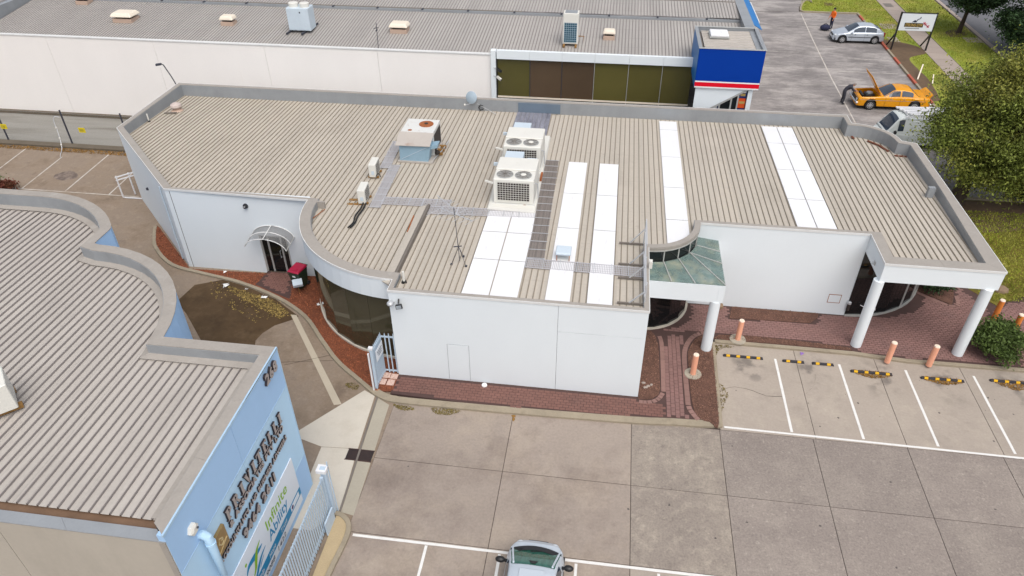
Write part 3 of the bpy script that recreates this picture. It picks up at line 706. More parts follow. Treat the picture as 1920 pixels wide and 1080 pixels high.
while y < 72.6:
    l = 1.5 + .4 * ((k * 7) % 3); 
    if k % 2 == 0: MB().box(22.022, 22.198, y, y + l, .0, .146).build('red_kerb_paint', mat('faded_red_kerb_paint%d' % k, S(186, 96, 74), .85, .2, 2) if k == 0 else bpy.data.materials['faded_red_kerb_paint0'], rk)
    y += l; k += 1
sheet('crossover_path', [(20.22, 23.9), (30.6, 23.9), (30.6, 29.7), (20.3, 29.1)], .085, M['path'], .12)
fp = sheet('footpath', [(24.95, 47.4), (26.6, 47.4), (26.95, 160), (24.9, 160)], .074, M['joint'], .05)
y = 47.5
while y < 84:
    MB().box(24.98, 26.58, y + .012, y + 1.5 - .012, .05, .086).build('path_slab', M['path'], fp); y += 1.5
MB().box(25.0, 26.6, 84.02, 160, .05, .086).build('path_slab', M['path'], fp)
MB().box(25.25, 26.0, 75.6, 76.8, .08, .091).build('pit_cover', M['rib_dark'], fp)
for (x0, x1, y0, y1) in ((23.2, 24.6, 68.6, 70.1), (22.9, 23.7, 65.0, 66.3), (29.2, 30.5, 65.6, 66.9)):
    MB().box(x0, x1, y0, y1, .05, .082).build('concrete_pad', M['path'], fp)
sheet('soil_patch', lump([(22.25, 52), (22.9, 52.5), (23.3, 56.3), (23.2, 58.5), (23.3, 61), (25.0, 62.4), (24.7, 64), (23.4, 65.1), (22.25, 65.2), (22.22, 60)]), .08, M['soil'], .02, ln)
sheet('soil_patch', lump([(28.2, 66.9), (29.2, 67.1), (30.0, 68.0), (29.3, 69.0), (28.3, 68.3)]), .08, M['soil'], .02, ln)
sheet('soil_patch', lump([(19.6, 75.4), (20.4, 75.4), (20.5, 76.2), (19.8, 76.4)]), .08, M['soil'], .02, ln)
kerb([(30.62, 160), (30.62, 47)], .34, .12, 1, 'path')
sheet('road', [(30.9, 20), (46, 20), (46, 170), (30.9, 170)], -.004, M['road'])
LR = [(15.35, 29.6), (16.6, 29.55), (17.66, 27.98), (18.08, 28.33), (19.1, 28.88), (20.3, 29.05), (30.5, 29.6), (30.5, 37.9), (20.2, 37.7), (15.35, 37.6)]
lr = sheet('side_lawn', LR, .075, M['lawndry'], .12)
sheet('soil_patch', lump([(16.5, 36.0), (18.0, 34.6), (20.0, 34.4), (22.5, 35.4), (24, 36.6), (23.6, 37.5), (19, 37.6), (16.4, 37.4)]), .085, M['soil'], .02, lr)
kerb([(15.3, 37.75), (30.5, 38.0)], .2, .13, 1)
def blades(name, poly, n, hgt, parent, holes=()):
    C = scatter_in(poly, n, .075, holes); m_ = len(C); h = hgt * rng.uniform(.5, 1.3, m_); a = rng.uniform(0, 2 * PI, m_); w = .018 + .012 * rng.random(m_)
    dx, dy = np.cos(a) * w, np.sin(a) * w; lx, ly = rng.normal(0, .035, m_), rng.normal(0, .035, m_)
    z = np.zeros(m_); V = np.stack([C + np.stack([dx, dy, z], 1), C - np.stack([dx, dy, z], 1), C + np.stack([lx, ly, h], 1)], 1).reshape(-1, 3)
    return put(name, raw_mesh(name, V, np.arange(3 * m_).reshape(-1, 3)), M['grass'], parent, 'stuff')
blades('grass', [(15.4, 29.7), (16.7, 29.6), (17.7, 28.2), (26, 30), (26, 36.5), (15.4, 36.5)], 26000, .08, lr)
blades('grass', [(22.6, 50), (30.4, 50), (30.4, 84), (18.6, 84), (17.3, 73.5), (22.4, 73.4)], 26000, .10, ln, [[(24.9, 40), (26.7, 40), (26.9, 90), (24.9, 90)], [(22.2, 52), (23.3, 52), (23.4, 61), (25, 62.4), (24.5, 65), (22.2, 65)]])
# back-left car park lines
for (p, q) in (((-36.29, 37.3), (-35.92, 33.2)), ((-33.26, 36.4), (-33.0, 32.4)), ((-30.58, 37.35), (-30.33, 32.4)), ((-27.85, 37.2), (-27.62, 32.4))): line(p, q, .08, drv, 'paintworn', z=.0045)
line((-40, 32.36), (-25.8, 32.34), .07, drv, 'paintworn', z=.005)
sheet('oil_stain', lump([(-32.2, 34.2), (-31.7, 34.75), (-31.0, 34.5), (-30.7, 34.0), (-31.3, 33.6), (-32.0, 33.8)]), .001, mat('oil_stain', S(104, 90, 82), .6, .2, 3, patches=[(S(150, 134, 120), 2.5, .45, .6, (1, 1, 1), .8)]), .004, drv)
kerb([(-60, 37.55), (-25.5, 37.5)], .5, .13, 1, 'kerbdk')
# leaves and debris
scatter_quads('fallen_leaves', np.concatenate([scatter_in([(-17.2, 25.1), (-14.4, 24.2), (-13.4, 23.5), (-13.6, 23.0), (-14.8, 23.6), (-16.2, 24.3)], 900, .004), scatter_in([(-18, 25.3), (-14.2, 24.3), (-13.0, 23.3), (-14.6, 22.6), (-17.5, 24.2)], 260, .004)]), .10, M['litterleaf'], .3, .55, 'stuff', drv)
scatter_quads('leaf_debris', scatter_in([(-45, 37.1), (-26, 37.0), (-26, 37.5), (-45, 37.5)], 2600, .004), .12, M['debris'], .4, .5, 'stuff', drv)
wd = [scatter_in(lump(p), n, .004) for p, n in (([(-7.35, 18.65), (-6.6, 18.62), (-6.5, 18.45), (-7.0, 18.4)], 260), ([(-5.85, 18.66), (-5.2, 18.68), (-4.7, 18.64), (-5.1, 18.38), (-5.6, 18.38)], 380), ([(5.02, 19.9), (5.2, 20.4), (5.35, 20.9), (5.06, 21.4)], 160), ([(5.05, 23.0), (5.1, 23.7), (5.9, 23.75), (5.3, 23.5)], 220))]
scatter_quads('kerb_weeds', np.concatenate(wd), .07, M['weed'], .6, .4, 'stuff', fc)
scatter_quads('kerb_weeds', scatter_in(lump([(-9.3, 19.6), (-8.9, 19.45), (-9.0, 19.2), (-9.5, 19.4)]), 160, .004), .07, M['weed'], .6, .4, 'stuff', drv)

# ================================================================== MAIN WHITE BUILDING
ZP = 4.25
def rz(y): return 4.10 - .5 * (y - 20.2) / 18
main = thing('office_building', 'long single storey white office building with tan ribbed metal roof and curved corners', 'building', (-5, 30, 0))
FP = []; AT = []      # points and, per edge starting there: (wall bottom, cap width, kind)
def ed(p, z0, cw, kind='wall'): FP.append(p); AT.append((z0, cw, kind))
ed((-25.44, 38.5), 0, .26); ed((-25.44, 32.1), 0, .30); ed((-19.6, 26.3), 0, .17, 'door')
for p in arc(-7.5, 26.15, 5.27, 180, 270, 18)[:-1]: ed(p, 3.3, .44, 'arc')
ed((-7.5, 20.88), 0, .16, 'jog'); ed((-7.5, 20.2), 0, .17, 'front'); ed((1.9, 20.2), 0, .18)
for p in arc(1.92, 26.4, 2.12, 270, 360, 10)[:-1]: ed(p, 4.10, .22, 'arc2')
ed((4.04, 26.4), 0, .2); ed((10.8, 26.4), 3.42, .42); ed((10.8, 24.3), 3.42, .52); ed((15.1, 24.3), 3.42, .55); ed((15.1, 30.7), 0, .34)
ed((15.1, 35.35), 0, .3)
for p in arc(12.5, 35.5, 1.95, 2, 90, 8)[:-1]: ed(p, 0, .24, 'arc')
ed((12.5, 37.45), 0, .22); ed((12.5, 38.5), 0, .26)
n = len(FP)
IW = offset(FP, [.16] * n); IC = offset(FP, [a[1] for a in AT]); IF = offset(FP, [a[1] + .018 for a in AT]); OC = offset(FP, [-.016] * n)
for i in range(n):
    j = (i + 1) % n; z0, cw, kd = AT[i]
    if kd in ('wall', 'jog', 'arc', 'arc2'):
        MB().prism([FP[i], FP[j], IW[j], IW[i]], z0, ZP - .004).build('wall_panel' if kd[:3] != 'arc' else 'curved_fascia', M['white'] if kd != 'arc2' else M['cap'], main)
    # capping in lengths, thin white front edge, inner flashing
    Ln = math.dist(FP[i], FP[j]); k = max(1, int(round(Ln / 2.6)))
    lp = lambda a, b, t: (a[0] + (b[0] - a[0]) * t, a[1] + (b[1] - a[1]) * t)
    for s in range(k):
        g = .003 / max(Ln, .1) if k > 1 else 0; t0, t1 = s / k + g, (s + 1) / k - g
        MB().prism([lp(OC[i], OC[j], t0), lp(OC[i], OC[j], t1), lp(IC[i], IC[j], t1), lp(IC[i], IC[j], t0)], ZP, ZP + .022 + random.uniform(0, .003)).build('parapet_cap', M['cap'], main)
    O2 = [(OC[i][0] * 1.5 - FP[i][0] * .5, OC[i][1] * 1.5 - FP[i][1] * .5), (OC[j][0] * 1.5 - FP[j][0] * .5, OC[j][1] * 1.5 - FP[j][1] * .5)]
    MB().prism([O2[0], O2[1], FP[j], FP[i]], ZP - .065, ZP + .028).build('cap_edge', M['edge'] if kd != 'arc2' else M['cap'], main)
    MB().prism([IC[i], IC[j], IF[j], IF[i]], lambda p: rz(p[1]) - .08, ZP - .003).build('parapet_flashing', M['zinc'], main)
# front wall in panels with recessed joints, flush access hatch
for (x0, x1, z0, z1) in ((-7.5, -1.276, 0, ZP - .004), (-1.264, 1.9, 2.996, ZP - .004), (-1.264, 1.9, 0, 2.984)):
    MB().box(x0, x1, 20.2, 20.355, z0, z1).build('wall_panel', M['white'], main)
MB().box(-5.43, -4.61, 20.188, 20.2, .12, 1.91).build('access_hatch', M['white'], main)
for bx_ in ((-5.445, -5.433, .12, 1.925), (-4.607, -4.595, .12, 1.925), (-5.433, -4.607, 1.913, 1.925)): MB().box(bx_[0], bx_[1], 20.195, 20.2, bx_[2], bx_[3]).build('hatch_gap', M['zinc'], main)
MB().box(-7.3, 1.7, 20.36, 20.38, 0, ZP - .3).build('wall_backing', M['joint'], main)
# left front wall with door opening
for (x0, x1, z0, z1) in ((-19.6, -15.62, 0, ZP - .004), (-14.26, -12.78, 0, ZP - .004), (-15.62, -14.26, 2.12, ZP - .004)):
    MB().box(x0, x1, 26.3, 26.46, z0, z1).build('wall_panel', M['white'], main)
MB().box(-19.38, -19.36, 26.294, 26.3, 0, ZP - .1).build('wall_joint', M['joint'], main)
d = MB(); d.box(-15.62, -15.53, 26.33, 26.42, .09, 2.12); d.box(-14.35, -14.26, 26.33, 26.42, .09, 2.12); d.box(-15.53, -14.35, 26.33, 26.42, 2.05, 2.12)
d.box(-15.27, -15.19, 26.33, 26.42, .09, 2.05); d.box(-14.64, -14.56, 26.33, 26.42, .09, 2.05)
df = d.build('door_frame', M['alum'], main)
MB().box(-15.53, -15.27, 26.37, 26.38, .09, 2.05).build('side_light', M['glass'], df)
MB().box(-14.56, -14.35, 26.37, 26.38, .09, 2.05).build('side_light', M['glass'], df)
dr = MB().box(-15.19, -14.64, 26.365, 26.385, .12, 2.05).build('door', M['glass'], main)
MB().tube([(-14.72, 26.35, .95), (-14.72, 26.28, .95), (-14.72, 26.28, 1.3), (-14.72, 26.35, 1.3)], .016, 6).build('door_handle', M['galv'], dr)
# roof sheets
RP = offset(FP, [a[1] + .02 for a in AT])
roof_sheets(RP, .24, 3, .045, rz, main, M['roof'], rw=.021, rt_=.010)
# stepped ridge flashing over the front block
MB().hexa([(-7.56, 20.5, 4.0), (-7.42, 20.5, 4.0), (-7.44, 26.75, 3.9), (-7.58, 26.75, 3.9)], [(-7.55, 20.5, 4.27), (-7.45, 20.5, 4.27), (-7.47, 26.75, 4.10), (-7.57, 26.75, 4.10)]).build('ridge_flashing', M['rib_dark'], main)
MB().hexa([(-7.95, 20.9, rz(20.9) + .045), (-7.57, 20.6, rz(20.6) + .045), (-7.59, 26.7, rz(26.7) + .045), (-7.92, 26.7, rz(26.7) + .045)], [(-7.95, 20.9, rz(20.9) + .05), (-7.57, 20.6, 4.25), (-7.59, 26.7, 4.09), (-7.92, 26.7, rz(26.7) + .05)]).build('apron_flashing', M['roof'], main)
# white translucent roof panels
for xs, ys in (([(-4.84, -3.84), (-3.80, -2.79)], [20.5, 22.9, 25.0, 26.75]), ([(-1.79, -.90)], [20.5, 23.1, 25.7, 28.8, 32.1]), ([(-.29, .61)], [20.5, 23.1, 25.7, 28.8, 32.1]),
               ([(2.70, 3.62)], [24.75, 27.0, 30.0, 33.3, 36.7, 37.9]), ([(8.11, 8.885), (8.92, 9.70)], [26.72, 29.6, 32.6, 35.7, 37.9])):
    for (x0, x1) in xs:
        for y0, y1 in zip(ys, ys[1:]):
            y0 += .02; y1 -= .02
            def tz(y, o): return rz(y) + .05 + o
            if x0 > 2 and x0 < 3 and y0 < 25:
                b = [(x0, 24.78), (x0 + .5, 24.95), (x1, 25.6), (x1, y1), (x0, y1)]
                MB().prism(b, lambda p: tz(p[1], 0), lambda p: tz(p[1], .016)).build('skylight_panel', M['skylight'], main)
            else:
                o = random.uniform(0, .003)
                MB().hexa([(x0, y0, tz(y0, 0)), (x1, y0, tz(y0, 0)), (x1, y1, tz(y1, 0)), (x0, y1, tz(y1, 0))], [(x0, y0, tz(y0, .016 + o)), (x1, y0, tz(y0, .016 + o)), (x1, y1, tz(y1, .016 + o)), (x0, y1, tz(y1, .016 + o))]).build('skylight_panel', M['skylight'], main)
# darker replacement sheet behind the condensers
b = MB(); xx = -5.12
while xx < -3.2:
    b.hexa([(xx, 34.9, rz(34.9) + .046), (xx + .23, 34.9, rz(34.9) + .046), (xx + .2, 38.18, rz(38.18) + .046), (xx - .03, 38.18, rz(38.18) + .046)], [(xx + .02, 34.9, rz(34.9) + .06), (xx + .2, 34.9, rz(34.9) + .06), (xx + .17, 38.18, rz(38.18) + .06), (xx, 38.18, rz(38.18) + .06)]); xx += .24
b.build('stained_roof_sheet', mat('blue_grey_stained_sheet', S(138, 138, 148), .5, .25, 3, (2, .5, 1), .15, 9, patches=[(S(92, 92, 104), 2, .5, .7, (1.5, .5, 1), .7)]), main)
MB().box(-5.1, -2.75, 38.185, 38.2, rz(38.2) + .06, ZP - .06).build('back_flashing_patch', mat('slate_blue_flashing', S(112, 128, 144), .5, .1), main)
# rusty gaps at the scalloped corner
for (p, q) in (((12.62, 37.2), (12.66, 36.95)), ((13.3, 36.75), (13.75, 36.25)), ((13.75, 36.25), (14.02, 35.6)), ((14.2, 35.15), (14.75, 35.1))):
    MB().bar((p[0] - .05, p[1] - .12, rz(36) + .05), (q[0] - .05, q[1] - .12, rz(36) + .05), .12, .04).build('rusty_gutter', M['rustdk'], main)
MB().box(14.28, 14.56, 30.62, 30.82, rz(30.7), ZP + .05).build('rainwater_head', M['zinc'], main)
MB().box(-12.55, -12.0, 26.0, 26.12, rz(26), ZP + .03).build('rainwater_head', M['cap'], main)
MB().bar((-11.95, 25.9, 4.0), (-12.2, 25.0, 4.03), .025).build('rusty_rod', M['rust'], main)
MB().bar((-7.98, 25.9, 4.0), (-7.9, 24.5, 4.04), .05, .02).build('rust_streak', M['rust'], main)
# downpipe on the chamfered wall
cd = Vector((-25.44 + 19.6, 32.1 - 26.3)).normalized(); p = Vector((-19.6, 26.3)) + cd * .75; nn = Vector((-cd.y, cd.x)) * -1
if nn.y > 0: nn = -nn
p = p + nn * .05
MB().tube([(p.x, p.y, .08), (p.x, p.y, ZP - .2)], .035, 8).build('downpipe', M['acpale'], main)
for kk in (4.6,):
    q = Vector((-19.6, 26.3)) + cd * kk + nn * .04
    MB().box(q.x - .05, q.x + .05, q.y - .05, q.y + .05, 2.2, 2.32).build('wall_light', M['post'], main)
# big curved smoked window under the fascia
gw = MB().prism(arc(-7.5, 26.15, 5.10, 181, 268, 18) + arc(-7.5, 26.15, 4.95, 268, 181, 18), .05, .17).build('window_sill', M['conc_light'], main)
G = arc(-7.5, 26.15, 5.05, 181, 268, 7)
for a, b in zip(G, G[1:]):
    d = (Vector(b) - Vector(a)).normalized(); nn = Vector((-d.y, d.x)) * .02; a2 = Vector(a) + d * .006; b2 = Vector(b) - d * .006
    tilt = random.uniform(-.012, .012)
    MB().prism([tuple(a2 + nn * tilt), tuple(b2), tuple(b2 + nn), tuple(a2 + nn)], .171, 3.31).build('window_pane', M['glassolive'], main)
MB().prism([( -7.5, 26.15)] + arc(-7.5, 26.15, 4.9, 181, 268, 12), 3.26, 3.28).build('soffit', M['white'], main)
MB().prism(arc(-7.5, 26.15, 5.26, 180, 270, 18) + arc(-7.5, 26.15, 4.9, 270, 180, 18), 3.302, 3.32).build('soffit_ring', M['white'], main)
MB().prism(arc(-7.5, 26.15, 4.9, 180, 270, 8) + [(-7.5, 26.15)], .1, .12).build('floor_slab', M['black'], main)
# middle entrance: curved glazing, clerestory and glass canopy
MB().prism(arc(1.92, 26.4, 2.17, 270, 360, 12) + arc(1.92, 26.4, 2.0, 360, 270, 12), .06, .16).build('window_sill', M['conc_light'], main)
G = arc(1.92, 26.4, 2.10, 270, 360, 5)
for i, (a, b) in enumerate(zip(G, G[1:])):
    d = (Vector(b) - Vector(a)).normalized(); nn = Vector((-d.y, d.x)) * .02
    MB().prism([a, b, tuple(Vector(b) + nn), tuple(Vector(a) + nn)], .16, 3.50).build('window_pane', M['glass'], main)
    MB().prism([a, b, tuple(Vector(b) + nn), tuple(Vector(a) + nn)], 3.53, 4.10).build('clerestory_pane', M['glass'], main)
    MB().bar((b[0], b[1], 3.5), (b[0], b[1], 4.10), .045, .03).build('clerestory_mullion', M['alum'], main)
for zz in (3.515, 4.085):
    mb = MB()
    Q = arc(1.92, 26.4, 2.125, 270, 360, 10)
    for a, b in zip(Q, Q[1:]): mb.bar((*a, zz), (*b, zz), .04, .04)
    mb.build('clerestory_rail', M['alum'], main)
can = MB(); can.box(1.905, 4.68, 23.2, 23.42, 2.62, 3.42); can.box(4.68, 4.92, 23.2, 26.395, 2.62, 3.42)
MB().box(1.905, 4.68, 23.2, 23.42, 2.62, 3.42).build('canopy_beam', M['white'], main)
MB().box(4.683, 4.92, 23.2, 26.395, 2.62, 3.42).build('canopy_beam', M['white'], main)
inner = [(p[0], p[1], 3.56) for p in arc(1.92, 26.4, 2.14, 270, 360, 5)]
outer = [(1.93, 23.22, 3.44), (2.86, 23.22, 3.44), (3.76, 23.22, 3.44), (4.91, 23.22, 3.44), (4.91, 24.7, 3.44), (4.91, 25.55, 3.44), (4.91, 26.38, 3.46)]
Q = [(inner[0], outer[0], outer[1], inner[1]), (inner[1], outer[1], outer[2], inner[2]), (inner[2], outer[2], outer[3], inner[3]), (inner[3], outer[3], outer[4], inner[3]), (inner[3], outer[4], outer[5], inner[4]), (inner[4], outer[5], outer[6], inner[5])]
for q in Q:
    pts = [p for i, p in enumerate(q) if p not in q[:i]]
    nq = len(pts); mb = MB(); mb.add([p for p in pts] + [(p[0], p[1], p[2] + .012) for p in pts], [tuple(range(nq - 1, -1, -1)), tuple(range(nq, 2 * nq))] + [(i, (i + 1) % nq, nq + (i + 1) % nq, nq + i) for i in range(nq)])
    mb.build('canopy_pane', M['greenglass'], main)
for a, b in ((inner[1], outer[1]), (inner[2], outer[2]), (inner[3], outer[3]), (inner[3], outer[4]), (inner[4], outer[5]), (inner[0], outer[0])):
    MB().bar((a[0], a[1], a[2] + .03), (b[0], b[1], b[2] + .03), .035, .03).build('canopy_bar', M['alum'], main)
MB().bar((2.0, 25.2, 3.2), (4.7, 24.0, 3.2), .06, .1).build('canopy_rafter', M['white'], main)
def column(x, y, z1): return MB().lathe([(.215, 0), (.212, .5), (.205, z1 - .1)], (x, y, .1), 24).build('column', M['white'], main, smooth=True)
column(4.68, 23.36, 2.62); column(10.84, 24.42, 3.42); column(14.80, 24.40, 3.42)
# right porch: soffit and curved shop front
MB().prism([(10.96, 24.46), (14.94, 24.46), (14.94, 31), (10.96, 31)], 3.43, 3.45).build('soffit', M['white'], main)
MB().prism(arc(10.8, 30.4, 4.08, 270, 350, 12) + arc(10.8, 30.4, 3.9, 350, 270, 12), .06, .17).build('window_sill', M['alum'], main)
G = arc(10.8, 30.4, 4.03, 270, 348, 6)
for i, (a, b) in enumerate(zip(G, G[1:])):
    d = (Vector(b) - Vector(a)).normalized(); nn = Vector((-d.y, d.x)) * .02
    MB().prism([a, b, tuple(Vector(b) + nn), tuple(Vector(a) + nn)], .17, 3.43).build('window_pane', M['glass'], main)
    if i in (0, 2, 3, 4): MB().bar((b[0], b[1], .1), (b[0], b[1], 3.43), .07, .06).build('window_frame', M['alum'], main)
sw = smoothline([(11.3, 26.33, .75), (11.6, 26.38, .6), (11.75, 26.40, .72), (11.95, 26.42, .60), (12.0, 26.44, .45)], 5)
MB().tube(sw, .02, 5).build('window_decal', M['signwhite'], main)
sw = smoothline([(14.0, 27.80, 2.3), (14.18, 27.95, 2.5), (14.12, 27.9, 2.2), (14.3, 28.1, 2.05), (14.25, 28.05, 1.9)], 5)
MB().tube(sw, .035, 5).build('window_decal', M['signwhite'], main)
# meter box outline, wall-mounted ash bin, lamps and cameras
mb = MB(); mb.box(9.93, 10.45, 26.385, 26.398, 1.14, 1.165); mb.box(9.93, 10.45, 26.385, 26.398, .72, .745); mb.box(9.93, 9.95, 26.385, 26.398, .745, 1.14); mb.box(10.43, 10.45, 26.385, 26.398, .745, 1.14)
mb.build('meter_box_trim', M['rust'], main)
MB().box(9.95, 10.43, 26.388, 26.399, .745, 1.14).build('meter_box_door', M['white'], main)
t = thing('ash_bin', 'small steel cigarette bin on the white wall beside the right entrance', 'ash bin', (10.83, 26.34, .4))
MB().lathe([(.07, 0), (.07, .34)], (10.83, 26.31, .45), 12).build('body', M['dark'], t, smooth=True)
MB().lathe([(.078, 0), (.078, .09), (.03, .13)], (10.83, 26.31, .79), 12).build('cap', M['galv'], t, smooth=True)
MB().box(10.81, 10.85, 26.37, 26.4, .5, .8).build('bracket', M['galv'], t)
t = thing('wall_lamp', 'small grey lamp on the side of the porch beam above the middle column', 'lamp', (10.78, 25.2, 3.68))
MB().box(10.77, 10.8, 25.12, 25.28, 3.6, 3.76).build('plate', M['alum'], t); MB().ell((10.72, 25.2, 3.68), (.06, .07, .06)).build('globe', M['galv'], t, smooth=True)
t = thing('dome_camera', 'dark dome security camera high on the left white wall', 'camera', (-15.85, 26.25, 3.65))
MB().lathe([(.12, 0), (.12, .05)], (-15.85, 26.25, 3.65), 16, 'y').build('base', M['post'], t, smooth=True); MB().ell((-15.85, 26.22, 3.65), (.1, .1, .1)).build('dome', M['black'], t, smooth=True)
MB().box(-15.90, -15.80, 26.12, 26.16, 3.66, 3.70).build('modelled_highlight', M['galv'], t)  # pale block on the dome, modelled as its highlight
t = thing('security_camera', 'white round camera on the front wall corner beside the black floodlight', 'camera', (-7.35, 20.15, 3.78))
MB().bar((-7.3, 20.2, 3.76), (-7.36, 20.08, 3.78), .05).build('bracket', M['galv'], t); MB().ell((-7.40, 20.02, 3.80), (.13, .13, .09)).build('dome', M['galv'], t, smooth=True)
t = thing('floodlight', 'black square floodlight tilted out from the front wall corner', 'floodlight', (-7.08, 20.1, 3.7))
MB().bar((-7.12, 20.2, 3.9), (-7.10, 20.05, 3.8), .05).build('bracket', M['black'], t)
fl = MB().hexa([(-7.2, 20.0, 3.55), (-6.95, 20.0, 3.62), (-6.95, 20.06, 3.62), (-7.2, 20.06, 3.55)], [(-7.16, 19.85, 3.86), (-6.93, 19.85, 3.92), (-6.93, 19.92, 3.92), (-7.16, 19.92, 3.86)]).build('housing', M['black'], t)
MB().hexa([(-7.17, 19.97, 3.59), (-6.98, 19.97, 3.65), (-6.98, 19.99, 3.65), (-7.17, 19.99, 3.59)], [(-7.13, 19.84, 3.83), (-6.96, 19.84, 3.88), (-6.96, 19.86, 3.88), (-7.13, 19.86, 3.83)]).build('lens', M['acpale'], fl)
# barrel awning over the side door
t = thing('door_awning', 'barrel shaped smoky awning over the black side door', 'awning', (-14.85, 26.3, 2.1))
A = [(-14.86 + 1.0 * math.cos(math.radians(a)), 1.95 + .62 * math.sin(math.radians(a))) for a in range(8, 173, 12)]
mb = MB()
for (x0, z0), (x1, z1) in zip(A, A[1:]): mb.poly([(x0, 25.3, z0), (x1, 25.3, z1), (x1, 26.29, z1 + .12), (x0, 26.29, z0 + .12)])
mb.build('sheet', M['poly'], t, smooth=True)
for y, dz in ((25.3, 0), (25.8, .06), (26.27, .12)): MB().tube([(x, y, z + dz + .012) for x, z in A], .022, 6).build('hoop', M['edge'], t)
MB().bar((-14.86, 25.3, 2.585), (-14.86, 26.28, 2.70), .03).build('spine', M['edge'], t)
for s in (0, -1): MB().bar((A[s][0], 25.3, A[s][1]), (A[s][0], 26.28, A[s][1] + .12), .035).build('side_arm', M['alum'], t)

# ================================================================== WAREHOUSE BEHIND
wh = thing('warehouse', 'large cream panelled warehouse behind with grey metal roofs, bronze windows and a blue sign box', 'building', (-16, 48, 0))
XJ = [-58.4, -51.1, -43.75, -36.42, -29.0, -21.6, -14.33, -7.3]
for a, b in zip(XJ, XJ[1:]):
    MB().box(a + .008, b - .008, 42.4, 42.56, .2, 5.36).build('wall_panel', M['white2'], wh)
    MB().box(a + .004, b - .004, 42.36, 42.62, 5.362, 5.42).build('wall_cap', M['edge'], wh)
MB().box(-58.4, -7.3, 42.57, 42.6, 0, 5.3).build('wall_backing', M['joint'], wh)
MB().box(-58.4, -9.1, 42.18, 42.4, -.05, .2).build('plinth', M['kerbdk'], wh)
MB().box(-7.298, -7.0, 42.2, 42.6, 0, 5.68).build('pier', M['white'], wh)
MB().box(-6.998, -6.94, 42.34, 42.44, 2.75, 5.16).build('window_frame', M['black'], wh)
XG = [-6.95, -4.96, -3.04, -1.11, .89, 2.85, 4.58]
for i, (a, b) in enumerate(zip(XG, XG[1:])):
    MB().box(a + .02, b - .02, 42.44, 42.46, 2.86, 5.18).build('window_pane', M['bronze2'] if i in (1, 2) else M['bronze'], wh)
    MB().box(a + .02, b - .02, 42.44, 42.46, .1, 2.74).build('window_pane', M['glassolive'], wh)
    MB().box(a + .006, b - .006, 42.26, 42.5, 5.19, 5.69).build('fascia_panel', M['white'], wh)
    if i: MB().box(a - .014, a + .014, 42.41, 42.45, .1, 5.18).build('mullion', M['alum'] if i > 2 else M['post'], wh)
MB().box(-6.95, 4.58, 42.38, 42.47, 2.76, 2.84).build('transom', M['vent'], wh)
def z1(y): return 5.36 + .098 * (y - 42.5)
def z2(y): return 6.16 + .075 * (y - 48.75)
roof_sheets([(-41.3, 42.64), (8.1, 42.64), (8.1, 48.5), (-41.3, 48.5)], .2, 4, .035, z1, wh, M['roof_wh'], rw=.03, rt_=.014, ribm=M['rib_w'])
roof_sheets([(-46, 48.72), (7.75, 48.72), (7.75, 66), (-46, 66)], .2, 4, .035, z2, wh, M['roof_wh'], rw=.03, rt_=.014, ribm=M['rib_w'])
MB().box(-46, 8.0, 48.50, 48.71, 5.9, 6.09).build('valley_gutter', M['zinc'], wh)
for x in np.arange(-44, 8, 3.1): MB().box(x, x + .12, 48.47, 48.74, 6.09, 6.14).build('gutter_strap', M['post'], wh)
MB().box(-46, 8.1, 66, 66.2, z2(66) - .2, z2(66) + .25).build('ridge_cap', M['zinc'], wh)
MB().box(7.76, 8.12, 43.75, 68, 5.5, 6.38).build('side_parapet', M['zinc'], wh)
for k in range(9): MB().box(7.70, 8.30, 43.76 + k * 2.7, 46.44 + k * 2.7, 6.382, 6.41).build('parapet_cap', M['zinc'], wh)
MB().box(8.0, 8.2, 43.75, 68, 0, 5.49).build('east_wall', M['white2'], wh)
for k in range(8):
    y0 = 46.9 + k * 2.6; y1 = y0 + 2.57
    MB().hexa([(8.30, y0, 6.34), (8.86, y0, 6.02), (8.86, y1, 6.02), (8.30, y1, 6.34)], [(8.31, y0, 6.37), (8.87, y0, 6.05), (8.87, y1, 6.05), (8.31, y1, 6.37)]).build('awning_panel', M['midblue'], wh)
MB().box(8.88, 8.93, 48.5, 53, 5.96, 6.08).build('awning_edge', M['signwhite'], wh)
MB().prism([(-41.75, 42.6), (-41.35, 42.6), (-41.35, 50), (-40.6, 66), (-41.0, 66), (-41.75, 50)], 5, 6.35).build('side_parapet', M['zinc'], wh)
MB().box(-58, -41.8, 42.7, 66, 4.6, 5.0).build('annex_roof', M['roof_grey'], wh)
# lap lines over the second roof
for y in (51.6, 55.2, 59): MB().hexa([(-46, y, z2(y)), (7.7, y, z2(y)), (7.7, y + .04, z2(y)), (-46, y + .04, z2(y))], [(-46, y, z2(y) + .039), (7.7, y, z2(y) + .039), (7.7, y + .04, z2(y) + .042), (-46, y + .04, z2(y) + .042)]).build('sheet_lap', M['rib_dark'], wh)
# blue sign box at the corner
bx = MB()
MB().box(4.52, 7.98, 39.9, 40.02, 5.27, 7.05).build('sign_panel', M['signblue'], wh)
MB().box(4.52, 7.98, 39.9, 40.02, 5.195, 5.268).build('sign_stripe', M['signwhite'], wh)
MB().box(4.52, 7.98, 39.9, 40.02, 4.955, 5.193).build('sign_stripe', M['signred'], wh)
MB().box(4.52, 7.98, 39.9, 40.02, 4.88, 4.953).build('sign_stripe', M['signwhite'], wh)
MB().box(4.50, 4.62, 40.022, 43.7, 4.88, 7.05).build('box_side', M['midblue'], wh)
MB().box(7.88, 8.0, 40.022, 43.7, 4.88, 7.05).build('box_side', M['signwhite'], wh)
MB().box(4.5, 8.0, 43.705, 43.82, 5.6, 7.05).build('box_back', M['zinc'], wh)
MB().box(4.62, 7.88, 40.03, 43.7, 4.9, 4.95).build('box_soffit', M['white'], wh)
